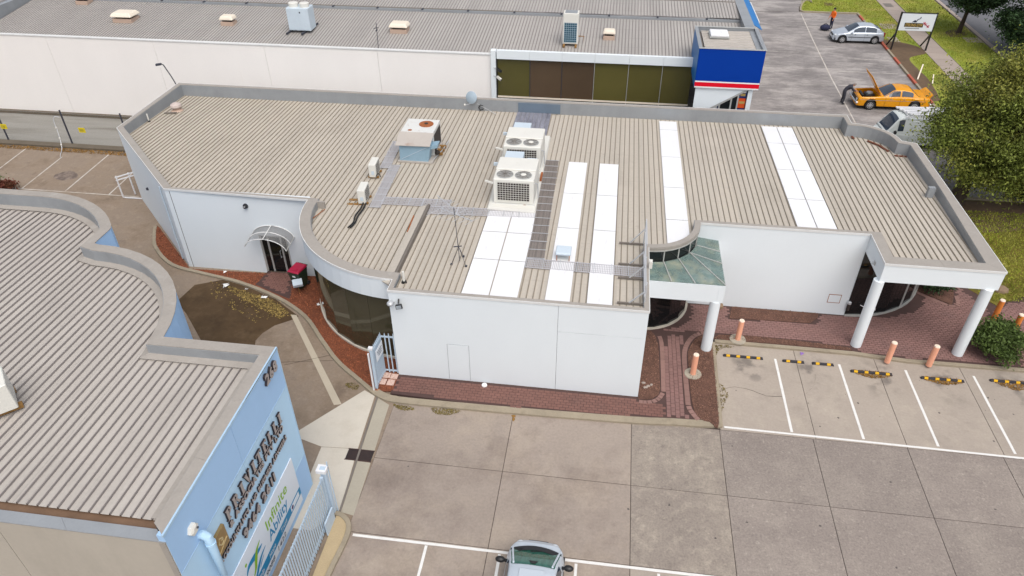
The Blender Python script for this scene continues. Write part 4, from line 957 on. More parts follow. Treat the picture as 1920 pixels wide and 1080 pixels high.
for (a, b, c, d) in ((4.48, 8.02, 39.87, 40.0), (4.48, 8.02, 43.68, 43.84)): MB().box(a, b, c, d, 7.052, 7.075).build('box_cap', M['alum'], wh)
for (a, b) in ((4.47, 4.66), (7.84, 8.03)): MB().box(a, b, 40.002, 43.678, 7.052, 7.075).build('box_cap', M['zinc'], wh)
for k in range(12):
    y0 = 40.15 + k * .29
    mb = MB(); mb.hexa([(4.85, y0, 6.86), (7.55, y0, 6.9), (7.55, y0 + .285, 6.9), (4.85, y0 + .285, 6.86)], [(4.85, y0, 6.87), (7.55, y0, 6.91), (7.55, y0 + .285, 6.91), (4.85, y0 + .285, 6.87)])
    mb.hexa([(4.85, y0, 6.87), (7.55, y0, 6.91), (7.55, y0 + .04, 6.91), (4.85, y0 + .04, 6.87)], [(4.85, y0 + .01, 6.91), (7.55, y0 + .01, 6.95), (7.55, y0 + .03, 6.95), (4.85, y0 + .03, 6.91)])
    mb.build('roof_sheet', M['roof_grey'], wh)
MB().box(4.64, 4.84, 40.1, 43.6, 6.7, 6.8).build('box_gutter', M['rib_dark'], wh)
MB().box(7.57, 7.86, 40.1, 43.6, 6.85, 6.93).build('box_flashing', M['zinc'], wh)
MB().box(5.22, 6.30, 42.05, 43.2, 6.93, 7.0).build('hatch_base', M['alum'], wh)
MB().box(5.26, 6.26, 42.1, 43.15, 7.0, 7.12).build('roof_hatch', M['skylight'], wh, bevel=.03)
# raked shop window under the sign box
mb = MB(); P = [(4.62, 0), (5.45, 0), (5.45, 3.62), (7.42, 4.876), (4.62, 4.876)]
vs_ = [(x, 40.02, z) for x, z in P] + [(x, 40.12, z) for x, z in P]
mb.add(vs_, [tuple(range(5)), tuple(range(9, 4, -1))] + [(i, (i + 1) % 5, 5 + (i + 1) % 5, 5 + i) for i in range(5)]); mb.build('shop_wall', M['white'], wh)
MB().bar((5.45, 40.1, 3.55), (7.5, 40.1, 4.85), .1, .1).build('raked_rail', M['alum'], wh)
MB().box(5.45, 7.75, 40.2, 40.22, .1, 4.86).build('window_pane', M['glass'], wh)
for x in (6.07, 6.67, 7.02): MB().box(x - .04, x + .04, 40.08, 40.18, 0, 4.85).build('mullion', M['alum'], wh)
MB().box(7.50, 7.74, 40.06, 40.25, 0, 4.878).build('pilaster', M['white'], wh)
def poster(x0, x1, z0, z1, m, bars):
    b = MB().box(x0, x1, 40.185, 40.199, z0, z1).build('poster', M[m], wh)
    for (a, c, e, f, mm) in bars: MB().box(x0 + (x1 - x0) * a, x0 + (x1 - x0) * c, 40.18, 40.185, z0 + (z1 - z0) * e, z0 + (z1 - z0) * f).build('poster_print', M[mm], b)
poster(7.08, 7.46, 4.28, 4.80, 'navy_vinyl', [(.2, .9, .58, .82, 'signwhite'), (.15, .85, .22, .5, 'tanvinyl')])
poster(7.08, 7.46, 3.70, 4.26, 'orange_vinyl', [(.1, .9, .45, .7, 'tanvinyl')])
poster(7.08, 7.46, 3.1, 3.68, 'navy_vinyl', [(.2, .9, .5, .8, 'signwhite')])
poster(5.5, 6.02, 3.3, 3.95, 'navy_vinyl', [(.2, .9, .45, .7, 'signwhite'), (.2, .9, .1, .35, 'tanvinyl')])
# warehouse roof equipment
def roof_vent(x, y, w, lab):
    t = thing('roof_vent', lab, 'roof vent', (x, y, z1(y)), 'cream box vents on the warehouse roof'); z = z1(y)
    MB().box(x - w / 2, x + w / 2, y - w * .38, y + w * .38, z - .05, z + .22).build('base', M['ventbase'], t, bevel=.02)
    MB().box(x - w * .36, x + w * .36, y - w * .27, y + w * .27, z + .22, z + .34).build('throat', M['dark'], t)
    MB().hexa([(x - w * .58, y - w * .46, z + .34), (x + w * .58, y - w * .46, z + .34), (x + w * .58, y + w * .46, z + .34), (x - w * .58, y + w * .46, z + .34)],
              [(x - w * .46, y - w * .34, z + .58), (x + w * .46, y - w * .34, z + .58), (x + w * .46, y + w * .34, z + .58), (x - w * .46, y + w * .34, z + .58)]).build('hood', M['vent'], t, bevel=.07, seg=2)
roof_vent(-32.45, 45.4, 1.35, 'largest cream box vent, far left on the warehouse roof')
roof_vent(-25.2, 45.4, .85, 'small cream box vent on the warehouse roof, left of the white twin condenser')
roof_vent(-13.65, 45.3, 1.08, 'cream box vent on the warehouse roof beside the thin mast')
roof_vent(-.42, 45.4, .70, 'small cream box vent right of the tall teal condenser on the warehouse roof')
roof_vent(-37.1, 48.0, .9, 'cream vent at the top left edge of the photo, only its base showing')
x, y = -19.9, 44.6; z = z1(44.5)
t = thing('condenser_unit', 'white twin condenser with two round top outlets on dark rails on the warehouse roof', 'air conditioner', (x, y, z))
for dx in (-.55, .45): MB().bar((x + dx - .25, 44.0, z + .06), (x + dx + .15, 45.9, z + .2), .09).build('rail', M['post'], t)
MB().box(x - .72, x + .72, 44.35, 45.3, z + .18, z + 1.55).build('cabinet', M['acpale'], t, bevel=.02)
for dx in (-.36, .36):
    MB().box(x + dx - .34, x + dx + .34, 44.338, 44.349, z + .25, z + 1.5).build('panel', M['acpale'], t)
    MB().lathe([(.30, 0), (.30, .22), (.24, .25)], (x + dx, 44.8, z + 1.55), 16).build('fan_outlet', M['acwhite'], t, smooth=True)
MB().box(x + .12, x + .2, 44.33, 44.34, z + 1.25, z + 1.35).build('badge', M['post'], t)
x = -2.72; z = z1(44.0)
t = thing('condenser_unit', 'tall white condenser with a teal coil face standing on the warehouse roof', 'air conditioner', (x, 44.4, z))
for dx in (-.36, .36): MB().bar((x + dx, 43.75, z + .08), (x + dx, 45.0, z + .14), .12).build('rail', M['timber'], t)
MB().box(x - .46, x + .46, 44.0, 44.75, z + .16, z + 1.95).build('cabinet', M['acwhite'], t, bevel=.015)
g = MB().box(x - .38, x + .38, 43.985, 43.999, z + .27, z + 1.42).build('coil', M['teal'], t)
mb = MB()
for k in range(7): mb.box(x - .38 + k * .125, x - .37 + k * .125, 43.97, 43.984, z + .27, z + 1.42)
for k in range(10): mb.box(x - .38, x + .38, 43.955, 43.969, z + .27 + k * .126, z + .28 + k * .126)
mb.build('guard_grille', M['acpale'], g)
MB().box(x - .36, x + .36, 44.1, 44.65, z + 1.951, z + 1.975).build('fan_grille', M['zinc'], t)
MB().tube([(x + .46, 44.5, z + .5), (x + .8, 44.5, z + .5), (x + .8, 44.5, z + .1)], .03, 6).build('pipe', M['timber'], t)
t = thing('antenna_mast', 'thin dark mast standing at the edge of the warehouse roof', 'antenna', (-14.3, 42.6, 5.4))
MB().bar((-14.3, 42.6, 5.3), (-14.26, 42.6, 6.95), .03).build('mast', M['post'], t); MB().bar((-14.45, 42.6, 6.6), (-14.15, 42.6, 6.66), .03).build('crossarm', M['post'], t); MB().bar((-14.28, 42.5, 6.5), (-14.28, 42.7, 6.5), .07).build('clamp', M['post'], t)
def cctv(x, y, z, m, lab):
    t = thing('security_camera', lab, 'camera', (x, y, z))
    MB().bar((x - .25, y + .1, z + .06), (x, y, z + .05), .04).build('bracket', M['galv'], t); MB().bar((x - .02, y + .02, z + .04), (x + .26, y - .2, z - .06), .12).build('body', M[m], t); MB().bar((x + .262, y - .2, z - .06), (x + .28, y - .22, z - .068), .08).build('lens', M['black'], t)
cctv(-6.9, 42.12, 4.6, 'black', 'black camera on the pier at the left end of the bronze windows')
cctv(-6.9, 42.12, 4.1, 'acwhite', 'white camera below the black one at the left end of the bronze windows')

# ================================================================== BLUE BUILDING, LOWER LEFT
ZB = 6.14
bb = thing('blue_building', 'pale blue rendered building with a ribbed grey roof, scalloped parapets and steel lettering', 'building', (-16, 14, 0))
FB = []; AB = []
def eb(p, cw, kd='blue'): FB.append(p); AB.append((cw, kd))
eb((-9.03, 8.36), .36, 'east'); eb((-9.03, 14.66), .36)
for p in arc(-17.4, 14.15, 4.88, 6, 90, 12)[:-1]: eb(p, .36)
eb((-17.4, 19.03), .34); eb((-17.62, 19.1), .34); eb((-17.62, 20.1), .36)
for p in arc(-21.7, 17.3, 4.98, 38, 90, 9)[:-1]: eb(p, .36)
eb((-21.7, 22.28), .36); eb((-45, 22.28), .3); eb((-45, 8.36), .28, 'south')
n = len(FB)
def zbr(y): return 5.86 - .022 * (y - 8.8)
IWb = offset(FB, [.16] * n); ICb = offset(FB, [a[0] for a in AB]); IFb = offset(FB, [a[0] + .02 for a in AB]); OCb = offset(FB, [-.018] * n); IA = offset(FB, [a[0] + (.24 if a[1] != 'south' else .02) for a in AB])
for i in range(n):
    j = (i + 1) % n; cw, kd = AB[i]
    if kd == 'blue': MB().prism([FB[i], FB[j], IWb[j], IWb[i]], 0, ZB - .004).build('wall_panel', M['bluedk'], bb)
    Ln = math.dist(FB[i], FB[j]); k = max(1, int(round(Ln / 2.4))); lp = lambda a, b, t: (a[0] + (b[0] - a[0]) * t, a[1] + (b[1] - a[1]) * t)
    for s in range(k):
        g = .003 / max(Ln, .1) if k > 1 else 0; t0, t1 = s / k + g, (s + 1) / k - g
        ZC = ZB if kd != 'south' else 5.90
        MB().prism([lp(OCb[i], OCb[j], t0), lp(OCb[i], OCb[j], t1), lp(ICb[i], ICb[j], t1), lp(ICb[i], ICb[j], t0)], ZC, ZC + .022 + random.uniform(0, .003)).build('parapet_cap', M['zinc'] if kd == 'south' else M['cap'], bb)
    MB().prism([ICb[i], ICb[j], IFb[j], IFb[i]], lambda p: zbr(p[1]) - .3, ZC - .003).build('parapet_flashing', M['zinc'], bb)
    if kd == 'blue':
        MB().hexa([(*IFb[i], zbr(IFb[i][1]) + .05), (*IFb[j], zbr(IFb[j][1]) + .05), (*IA[j], zbr(IA[j][1]) + .047), (*IA[i], zbr(IA[i][1]) + .047)],
                  [(*IFb[i], zbr(IFb[i][1]) + .10), (*IFb[j], zbr(IFb[j][1]) + .10), (*IA[j], zbr(IA[j][1]) + .052), (*IA[i], zbr(IA[i][1]) + .052)]).build('apron_flashing', M['cap'], bb)
for (y0, y1) in ((8.36, 11.655), (11.665, 14.66)):
    for (za, zb_, mm) in ((4.655, ZB - .004, 'bluedk'), (1.575, 4.645, 'blue'), (0, 1.565, 'bluedk')):
        MB().box(-9.19, -9.03, y0 + (.002 if y0 < 9 else 0), y1, za, zb_).build('wall_panel', M[mm], bb)
for zz in (4.65, 1.57): MB().box(-9.04, -9.022, 8.37, 14.65, zz - .012, zz + .012).build('wall_trim', M['bluetrim'], bb)
MB().box(-9.045, -9.02, 14.625, 14.672, 0, ZB - .01).build('corner_trim', M['bluetrim'], bb)
MB().box(-9.06, -9.012, 8.35, 14.68, ZB - .05, ZB + .03).build('cap_edge', M['bluetrim'], bb)
MB().box(-9.3, -9.2, 8.5, 14.5, 0, ZB - .3).build('wall_backing', M['joint'], bb)
xs = [-45, -38, -30, -21.5, -17.3, -13.3, -9.034]
for a, b in zip(xs, xs[1:]): MB().box(a + .008, b - .008, 8.36, 8.52, 0, 5.896).build('wall_panel', M['beigewall'], bb)
MB().box(-9.20, -9.05, 8.335, 8.358, 0, 5.89).build('corner_trim', M['cap'], bb)
MB().box(-45, -9.45, 8.66, 9.0, zbr(9) - .16, zbr(9) - .10).build('box_gutter', M['timberdk'], bb)
RB = offset(FB, [a[0] + (.05 if a[1] != 'south' else .25) for a in AB])
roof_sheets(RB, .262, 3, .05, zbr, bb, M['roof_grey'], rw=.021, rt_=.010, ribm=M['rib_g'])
MB().prism([(-9.44, 8.9), (-9.7, 8.9), (-9.7, 14.2), (-9.44, 14.2)], lambda p: zbr(p[1]) + .052, lambda p: zbr(p[1]) + .058).build('side_flashing', M['cap'], bb)

SGN = Matrix(((0, 0, 1, -9.03), (1, 0, 0, 0), (0, 1, 0, 0), (0, 0, 0, 1)))    # (along, up, out) -> wall facing +X
def sign_mesh(mb, y, z, name, parent, m='letter', side='letterside', out=0.0):
    mb.xf(SGN @ Matrix.Translation((y, z, out)))
    o = mb.build(name, M[m], parent)
    if side: two_tone(o, M[side], lambda p: abs(p.normal.x) < .5)
    return o
def glyph(ch, h, dep):
    mb = MB(); u = h
    def R(x0, x1, z0, z1): mb.box(x0 * u, x1 * u, z0 * u, z1 * u, 0, dep)
    def ring(cx, cz, ro, ri, a0, a1, n=8):
        P = [(cx + ro * math.cos(math.radians(a0 + (a1 - a0) * i / n)), cz + ro * math.sin(math.radians(a0 + (a1 - a0) * i / n))) for i in range(n + 1)]
        Q = [(cx + ri * math.cos(math.radians(a0 + (a1 - a0) * i / n)), cz + ri * math.sin(math.radians(a0 + (a1 - a0) * i / n))) for i in range(n + 1)]
        for i in range(n): mb.prism([(P[i][0] * u, P[i][1] * u), (P[i + 1][0] * u, P[i + 1][1] * u), (Q[i + 1][0] * u, Q[i + 1][1] * u), (Q[i][0] * u, Q[i][1] * u)], 0, dep)
    w = .5
    if ch == 'I': R(.10, .37, .08, .92); R(0, .46, 0, .08); R(0, .46, .92, 1); w = .46
    elif ch == 'T': R(.25, .51, .08, .9); R(.14, .62, 0, .08); R(0, .76, .9, 1); R(0, .08, .72, .9); R(.68, .76, .72, .9); w = .76
    elif ch == 'L': R(.08, .34, .1, .92); R(0, .42, .92, 1); R(0, .66, 0, .1); R(.57, .66, .1, .3); w = .66
    elif ch == 'E': R(.08, .34, .1, .9); R(0, .66, 0, .1); R(0, .64, .9, 1); R(.57, .66, .1, .28); R(.56, .64, .74, .9); R(.3, .5, .46, .55); w = .66
    elif ch in 'PR':
        R(.08, .34, .08, .92); R(0, .42, 0, .08); R(0, .42, .92, 1); ring(.40, .72, .28, .09, -90, 90); R(.3, .42, .44, .56); w = .70
        if ch == 'R':
            mb.prism([(.40 * u, .46 * u), (.56 * u, .46 * u), (.84 * u, 0), (.62 * u, 0)], 0, dep); w = .84
    elif ch == 'V':
        mb.prism([(.04 * u, .94 * u), (.31 * u, .94 * u), (.50 * u, .14 * u), (.39 * u, 0)], 0, dep); mb.prism([(.62 * u, .94 * u), (.74 * u, .94 * u), (.48 * u, 0), (.40 * u, 0)], 0, dep)
        R(0, .36, .93, 1); R(.54, .82, .93, 1); w = .82
    return mb, w * u
t = thing('company_sign', 'raised steel lettering with dark edges on the pale blue wall', 'sign', (-9.0, 12, 3.2))
word = 'PRIVITELLI'; h = .40; ws = [glyph(c, h, .01)[1] for c in word]; span = 3.55; gap = (span - sum(ws)) / (len(ws) - 1); y = 10.28
for c, w in zip(word, ws):
    mb, _ = glyph(c, h, .06); sign_mesh(mb, y, 3.98, 'letter', t, out=.02); y += w + gap
def letter_line(body, y0, y1, z, h, dep, parent):
    cs = []
    for c in body:
        if c == ' ': cs.append((None, h * .42)); continue
        mb, w = text_mesh(c, h, dep, bold=.05); cs.append((mb, w))
    tot = sum(w for _, w in cs); gap = (y1 - y0 - tot) / (len(cs) - 1); sx = 1.0
    if gap < h * .06: sx = (y1 - y0 - h * .08 * (len(cs) - 1)) / tot; gap = h * .08
    y = y0
    for mb, w in cs:
        if mb:
            mb.xf(Matrix.Scale(sx, 4, (1, 0, 0))); sign_mesh(mb, y, z, 'letter', parent, out=.015)
        y += w * sx + gap
letter_line('& ASSOCIATES PTY LTD', 10.30, 13.80, 3.69, .20, .05, t)
letter_line('ACCOUNTANTS AND BUSINESS ADVISERS', 9.52, 13.84, 3.21, .17, .045, t)
letter_line('9464 2611', 10.65, 12.72, 2.68, .31, .06, t)
t = thing('street_number_sign', 'raised steel number 268 near the top corner of the blue wall', 'sign', (-9.0, 14, 5.8))
letter_line('268', 13.58, 14.34, 5.68, .33, .07, t)
t = thing('brass_plaque', 'square brass plaque mounted beside the steel lettering', 'plaque', (-9.0, 9.8, 3.8))
MB().box(-9.03, -8.94, 9.5, 10.08, 3.5, 4.2).build('plate', M['brass'], t, bevel=.008)
MB().bar((-8.936, 9.55, 3.62), (-8.936, 10.02, 3.78), .01, .03, (1, 0, 0)).build('engraving', M['brasshi'], t)
mb = MB().tube([(-8.938, 9.85, 3.95), (-8.938, 9.72, 4.05), (-8.938, 9.66, 3.9), (-8.938, 9.74, 3.78), (-8.938, 9.86, 3.8), (-8.938, 9.86, 3.9), (-8.938, 9.78, 3.9)], .022, 5); mb.build('engraving', M['brasshi'], t)
# banner
t = thing('banner_sign', 'white banner with green and blue lettering and a swirl logo on the blue wall', 'banner', (-9.0, 11.4, 1.3))
MB().box(-9.028, -9.0, 8.9, 13.82, .27, 2.33).build('board', M['banner'], t)
def band(y0, y1, z0, z1, m, nm, o=0.0): return MB().box(-9.0 + o, -8.997 + o, y0, y1, z0, z1).build(nm, M[m], t)
band(8.9, 13.82, .60, .93, 'blue_ink', 'stripe')
def flat_text(body, y, z, h, m, width=None, shear=0, bold=0, o=.033, nm='print'):
    mb, w = text_mesh(body, h, 0, shear, bold)
    if width: mb.xf(Matrix.Scale(width / w, 4, (1, 0, 0)))
    mb.xf(SGN @ Matrix.Translation((y, z, o))); return mb.build(nm, M[m], t)
flat_text('Infinite', 11.62, 1.62, .40, 'green_ink', 1.52, 0, .012)
flat_text('Ability', 11.63, 1.13, .40, 'blue_ink', 1.34, 0, .012)
flat_text('Help', 10.55, .69, .17, 'signwhite', .42, .3, 0, .037); flat_text('Hope', 11.35, .69, .17, 'signwhite', .46, .3, 0, .037); flat_text('Trust', 12.2, .69, .17, 'signwhite', .5, .3, 0, .037)
flat_text('9088', 10.95, .34, .17, 'navy_ink', .66, .2, .01); flat_text('1422', 11.78, .34, .17, 'navy_ink', .66, .2, .01)
bd = MB().box(-8.996, -8.993, 13.04, 13.68, .66, .87).build('badge', M['banner'], t)
MB().lathe([(.075, 0), (.075, .003)], (-8.993, 13.15, .765), 14, 'x').build('badge_dot', M['purple_ink'], bd)
def ribbon(pts, ws, m, o=.035):
    P = smoothline(pts, 6); n_ = len(P); mb = MB(); pr = None
    for i, p in enumerate(P):
        f = i / (n_ - 1) * (len(ws) - 1); k = min(int(f), len(ws) - 2); w = ws[k] + (ws[k + 1] - ws[k]) * (f - k)
        a = Vector(P[max(i - 1, 0)]); b = Vector(P[min(i + 1, n_ - 1)]); d = (b - a).normalized(); nn = Vector((-d.y, d.x)) * w / 2; c = Vector(p)
        q = [(c.x + nn.x, c.y + nn.y, 0), (c.x - nn.x, c.y - nn.y, 0)]
        if pr: mb.poly([pr[0], pr[1], q[1], q[0]])
        pr = q
    mb.xf(SGN @ Matrix.Translation((0, 0, o))); mb.build('swirl', M[m], t)
ribbon([(10.22, 1.55), (10.42, 1.72), (10.75, 1.68), (11.05, 1.62), (11.25, 1.62)], [.02, .15, .22, .13, .015], 'blue_ink')
ribbon([(11.2, 1.86), (10.95, 1.75), (10.8, 1.55), (10.66, 1.28), (10.45, 1.12)], [.015, .12, .17, .12, .015], 'green_ink', .0375)
ribbon([(11.36, 1.36), (11.05, 1.30), (10.8, 1.16), (10.6, 1.0), (10.4, .95)], [.015, .10, .15, .12, .02], 'blue_ink')
ribbon([(11.18, 1.2), (10.98, 1.12), (10.85, 1.02)], [.01, .05, .02], 'blue_ink', .0365)
MB().lathe([(.055, 0), (.055, .003)], (-8.996, 10.33, 1.93), 14, 'x').build('logo_dot', M['green_ink'], t)
# wall items of the blue building
t = thing('bulkhead_light', 'small white hexagonal light near the lower corner of the blue wall', 'light', (-9.0, 9.15, 5.28))
MB().lathe([(.17, 0), (.17, .09), (.1, .13)], (-9.03, 9.15, 5.28), 6, 'x').build('housing', M['acwhite'], t); MB().ell((-8.88, 9.2, 5.3), (.025, .03, .03)).build('sensor', M['post'], t)
t = thing('downpipe', 'fat pale blue downpipe elbowing out of the blue wall', 'downpipe', (-8.9, 9.33, 0))
MB().tube([(-9.1, 9.33, 4.8), (-8.95, 9.33, 4.82), (-8.86, 9.33, 4.74), (-8.84, 9.33, 4.55), (-8.84, 9.33, .1)], .115, 14).build('pipe', M['blue'], t, smooth=True)
MB().lathe([(.13, 0), (.13, .08)], (-8.84, 9.33, 4.45), 14).build('collar', M['blue'], t, smooth=True)
t = thing('rooftop_air_conditioner', 'cream air conditioner on timber battens at the left edge, on the grey ribbed roof', 'air conditioner', (-15.3, 11, zbr(11)))
MB().bar((-16.1, 10.82, zbr(10.8) + .12), (-15.07, 11.82, zbr(11.7) + .12), .16, .12).build('batten', M['timber'], t)
MB().bar((-16.65, 11.3, zbr(10.8) + .12), (-15.65, 12.3, zbr(11.7) + .12), .16, .12).build('batten', M['timber'], t)
mb = MB().box(-.75, .75, -.45, .45, 0, .85); mb.xf(Matrix.Translation((-15.85, 11.42, zbr(11) + .18)) @ Matrix.Rotation(math.radians(44), 4, 'Z')); mb.build('cabinet', M['acwhite'], t, bevel=.02)
mb = MB().box(-.02, .04, -.47, -.452, .45, .55); mb.xf(Matrix.Translation((-15.85, 11.42, zbr(11) + .18)) @ Matrix.Rotation(math.radians(44), 4, 'Z')); mb.build('handle', M['black'], t)

# sliding palisade gate
t = thing('sliding_gate', 'pale blue palisade sliding gate running in front of the blue wall', 'gate', (-7.95, 11, 0))
for zz in (.16, 1.86): MB().box(-7.98, -7.93, 5.0, 13.5, zz, zz + .06).build('rail', M['fence'], t)
MB().box(-8.0, -7.9, 13.42, 13.5, .06, 2.0).build('stile', M['fence'], t)
pm = MB(); pm.add([(-.012, 0, .1), (.012, 0, .1), (.012, .055, .1), (-.012, .055, .1), (-.012, 0, 2.0), (.012, 0, 2.0), (.012, .055, 2.0), (-.012, .055, 2.0), (0, .0275, 2.12)],
                 [(3, 2, 1, 0), (0, 1, 5, 4), (1, 2, 6, 5), (2, 3, 7, 6), (3, 0, 4, 7), (4, 5, 8), (5, 6, 8), (6, 7, 8), (7, 4, 8)])
pmesh = pm.mesh('picket'); pmesh.materials.append(M['fence'])
yy = 13.30
while yy > 5.0:
    o = put('picket', pmesh, None, t); o.location = (-7.915, yy, 0); yy -= .125
t = thing('gate_post', 'tall pale blue catch post with a white cap at the end of the sliding gate', 'post', (-7.92, 13.68, 0))
MB().box(-8.02, -7.84, 13.56, 13.70, 0, 2.25).build('post', M['fence'], t, bevel=.006); MB().box(-8.12, -7.80, 13.5, 13.78, 2.1, 2.24).build('cap', M['whitesteel'], t, bevel=.01); MB().box(-7.83, -7.80, 13.72, 13.76, 0, 2.42).build('guide', M['fence'], t)
MB().box(-7.83, -7.78, 12.75, 13.4, .05, .65).build('guide_plate', M['fence'], t)
# small palisade gate beside the front wall
t = thing('side_gate', 'small pale blue spiked gate with a white notice beside the front wall', 'gate', (-7.95, 19.9, .1))
def spear(x, y, z0, z1, w=.045): 
    mb = MB().box(x - w / 2, x + w / 2, y - .012, y + .012, z0, z1); mb.add([(x - w / 2, y - .012, z1), (x + w / 2, y - .012, z1), (x + w / 2, y + .012, z1), (x - w / 2, y + .012, z1), (x, y, z1 + .13)], [(0, 1, 4), (1, 2, 4), (2, 3, 4), (3, 0, 4)]); mb.build('picket', M['fence'], t)
for zz in (.18, 1.92): MB().box(-8.1, -7.51, 20.25, 20.29, zz, zz + .06).build('rail', M['fence'], t)
for x in (-8.06, -7.88, -7.72, -7.54): spear(x, 20.235, .14, 2.06)
for zz in (.18, 1.90): MB().bar((-8.08, 20.24, zz + .03), (-8.14, 19.42, zz + .03), .04, .06).build('rail', M['fence'], t)
for k in range(7): spear(-8.075 - .06 * k / 7, 20.15 - k * .115, .14, 2.04)
MB().box(-8.2, -8.1, 19.3, 19.4, .05, 2.16).build('post', M['fence'], t, bevel=.004); MB().box(-8.25, -8.2, 19.18, 19.24, .05, 1.98).build('post', M['whitesteel'], t); MB().box(-8.24, -8.08, 19.28, 19.42, 2.08, 2.17).build('post_cap', M['whitesteel'], t)
nb = MB().hexa([(-8.05, 19.50, 1.30), (-8.035, 19.50, 1.30), (-7.985, 20.16, 1.30), (-8.0, 20.16, 1.30)], [(-8.05, 19.50, 1.84), (-8.035, 19.50, 1.84), (-7.985, 20.16, 1.84), (-8.0, 20.16, 1.84)]).build('notice', M['board'], t)
for k, (a, b) in enumerate(((.15, .85), (.2, .8), (.3, .75))):
    p0 = Vector((-8.033 + .05 * a, 19.5 + .66 * a, 1.68 - k * .1)); p1 = Vector((-8.033 + .05 * b, 19.5 + .66 * b, 1.68 - k * .1)); MB().bar(p0, p1, .006, .03).build('notice_print', M['navy_ink'], nb)

# ================================================================== ROOF EQUIPMENT OF THE MAIN BUILDING
t = thing('condenser_plinth', 'long white sheet metal plinth under the two rooftop condensers', 'plinth', (-3.9, 30, rz(30)))
MB().hexa([(-4.98, 26.85, rz(27) + .04), (-2.82, 26.75, rz(27) + .04), (-2.95, 34.9, rz(35) + .04), (-5.25, 34.9, rz(35) + .04)], [(-4.92, 26.9, rz(27) + .17), (-2.86, 26.8, rz(27) + .17), (-3.0, 34.85, rz(35) + .17), (-5.18, 34.85, rz(35) + .17)]).build('tray', M['acwhite'], t)
MB().box(-2.97, -2.88, 29.6, 30.3, rz(30) + .17, rz(30) + .3).build('drain_box', M['rust'], t)
ac = thing('condenser_unit', 'white rooftop condenser with two top fans, nearer of the pair on the plinth', 'air conditioner', (0, 0, 0), 'white twin fan condensers on the plinth', local=True)
mb = MB(); mb.box(-.88, .88, 0, .88, .06, 1.22); mb.build('fan_cabinet', M['acwhite'], ac, bevel=.03)
MB().box(-.885, .885, .885, 2.02, .06, 1.27).build('coil_cabinet', M['acwhite'], ac, bevel=.03)
MB().box(-.92, .92, -.05, 2.05, 0, .058).build('base_rail', M['rustwhite'], ac)
g = MB().box(-.70, .70, -.012, -.002, .22, 1.08).build('intake', M['dark'], ac)
mb = MB()
for k in range(13): mb.box(-.70 + k * .1155, -.688 + k * .1155, -.026, -.013, .22, 1.08)
for k in range(9): mb.box(-.70, .70, -.04, -.027, .22 + k * .106, .232 + k * .106)
mb.build('guard_grille', M['acwhite'], g)
for fx in (-.42, .38):
    fg = MB().lathe([(.37, 0), (.37, .02), (.35, .026)], (fx, .45, 1.221), 28).build('fan_guard', M['fanzinc'], ac)
    mb = MB()
    for r in (.08, .14, .2, .26, .32): mb.tube([(fx + r * math.cos(a * PI / 12), .45 + r * math.sin(a * PI / 12), 1.255) for a in range(25)], .008, 4, False)
    for a in range(4): mb.bar((fx - .35 * math.cos(a * PI / 4), .45 - .35 * math.sin(a * PI / 4), 1.265), (fx + .35 * math.cos(a * PI / 4), .45 + .35 * math.sin(a * PI / 4), 1.265), .01)
    mb.build('guard_rings', M['rib_dark'], fg)
    if fx > 0: MB().ell((fx, .45, 1.27), (.13, .12, .03)).build('hub_cap', M['acwhite'], fg, smooth=True)
MB().box(-.75, .10, 2.35, 3.1, .35, 1.05).build('duct_box', M['acpale'], ac, bevel=.02)
MB().box(.25, .72, 2.3, 2.9, .2, .85).build('duct_box', M['acpale'], ac, bevel=.02)
MB().bar((-.9, 1.9, .95), (-1.15, 1.9, .95), .12).build('side_duct', M['acpale'], ac)
MB().bar((-.88, .05, .98), (-1.25, .15, 1.02), .07).build('side_bracket', M['acwhite'], ac)
MB().tube([(.9, .4, .9), (1.0, .5, .8), (1.02, .6, .1)], .03, 6).build('pipe', M['galv'], ac)
ac.location = (-3.86, 27.25, rz(27.25) + .14)
copy_tree(ac, (-3.93, 30.62, rz(30.6) + .17), 0, 'white rooftop condenser with two top fans, farther of the pair on the plinth')
# rusty packaged unit
z = rz(32)
t = thing('packaged_air_conditioner', 'old blue grey packaged unit with a rusty fan on its white top', 'air conditioner', (-9.25, 32, z))
MB().box(-10.1, -8.35, 31.0, 33.3, z + .04, z + .12).build('base_tray', M['rustlid'], t)
MB().hexa([(-10.0, 31.1, z + .12), (-8.58, 31.1, z + .12), (-8.58, 31.74, z + .12), (-10.0, 31.74, z + .12)], [(-9.97, 31.1, z + .95), (-8.42, 31.1, z + .95), (-8.42, 31.74, z + 1.25), (-9.97, 31.74, z + 1.25)]).build('cooler_body', M['acblue'], t)
MB().hexa([(-10.13, 30.98, z + .94), (-8.42, 30.98, z + .97), (-8.36, 31.76, z + 1.31), (-10.1, 31.76, z + 1.31)], [(-10.13, 30.98, z + .965), (-8.42, 30.98, z + .995), (-8.36, 31.76, z + 1.335), (-10.1, 31.76, z + 1.335)]).build('lid', M['rustlid'], t)
MB().bar((-9.9, 31.092, z + .2), (-8.55, 31.092, z + .9), .015).build('brace_crease', M['acpale'], t)
MB().box(-10.05, -8.42, 31.77, 33.35, z + .12, z + 1.32).build('condenser_cabinet', M['rustwhite'], t, bevel=.02)
MB().box(-8.415, -8.40, 31.9, 33.2, z + .25, z + 1.15).build('side_coil', M['dark'], t)
fg = MB().lathe([(.36, 0), (.36, .03), (.3, .04)], (-8.98, 32.75, z + 1.32), 24).build('fan_guard', M['rust'], t, smooth=True)
MB().lathe([(.1, 0), (.1, .02)], (-8.98, 32.75, z + 1.36), 12).build('fan_hub', M['dark'], fg)
MB().ell((-9.62, 31.98, z + 1.33), (.11, .09, .02)).build('rust_patch', M['rust'], t)
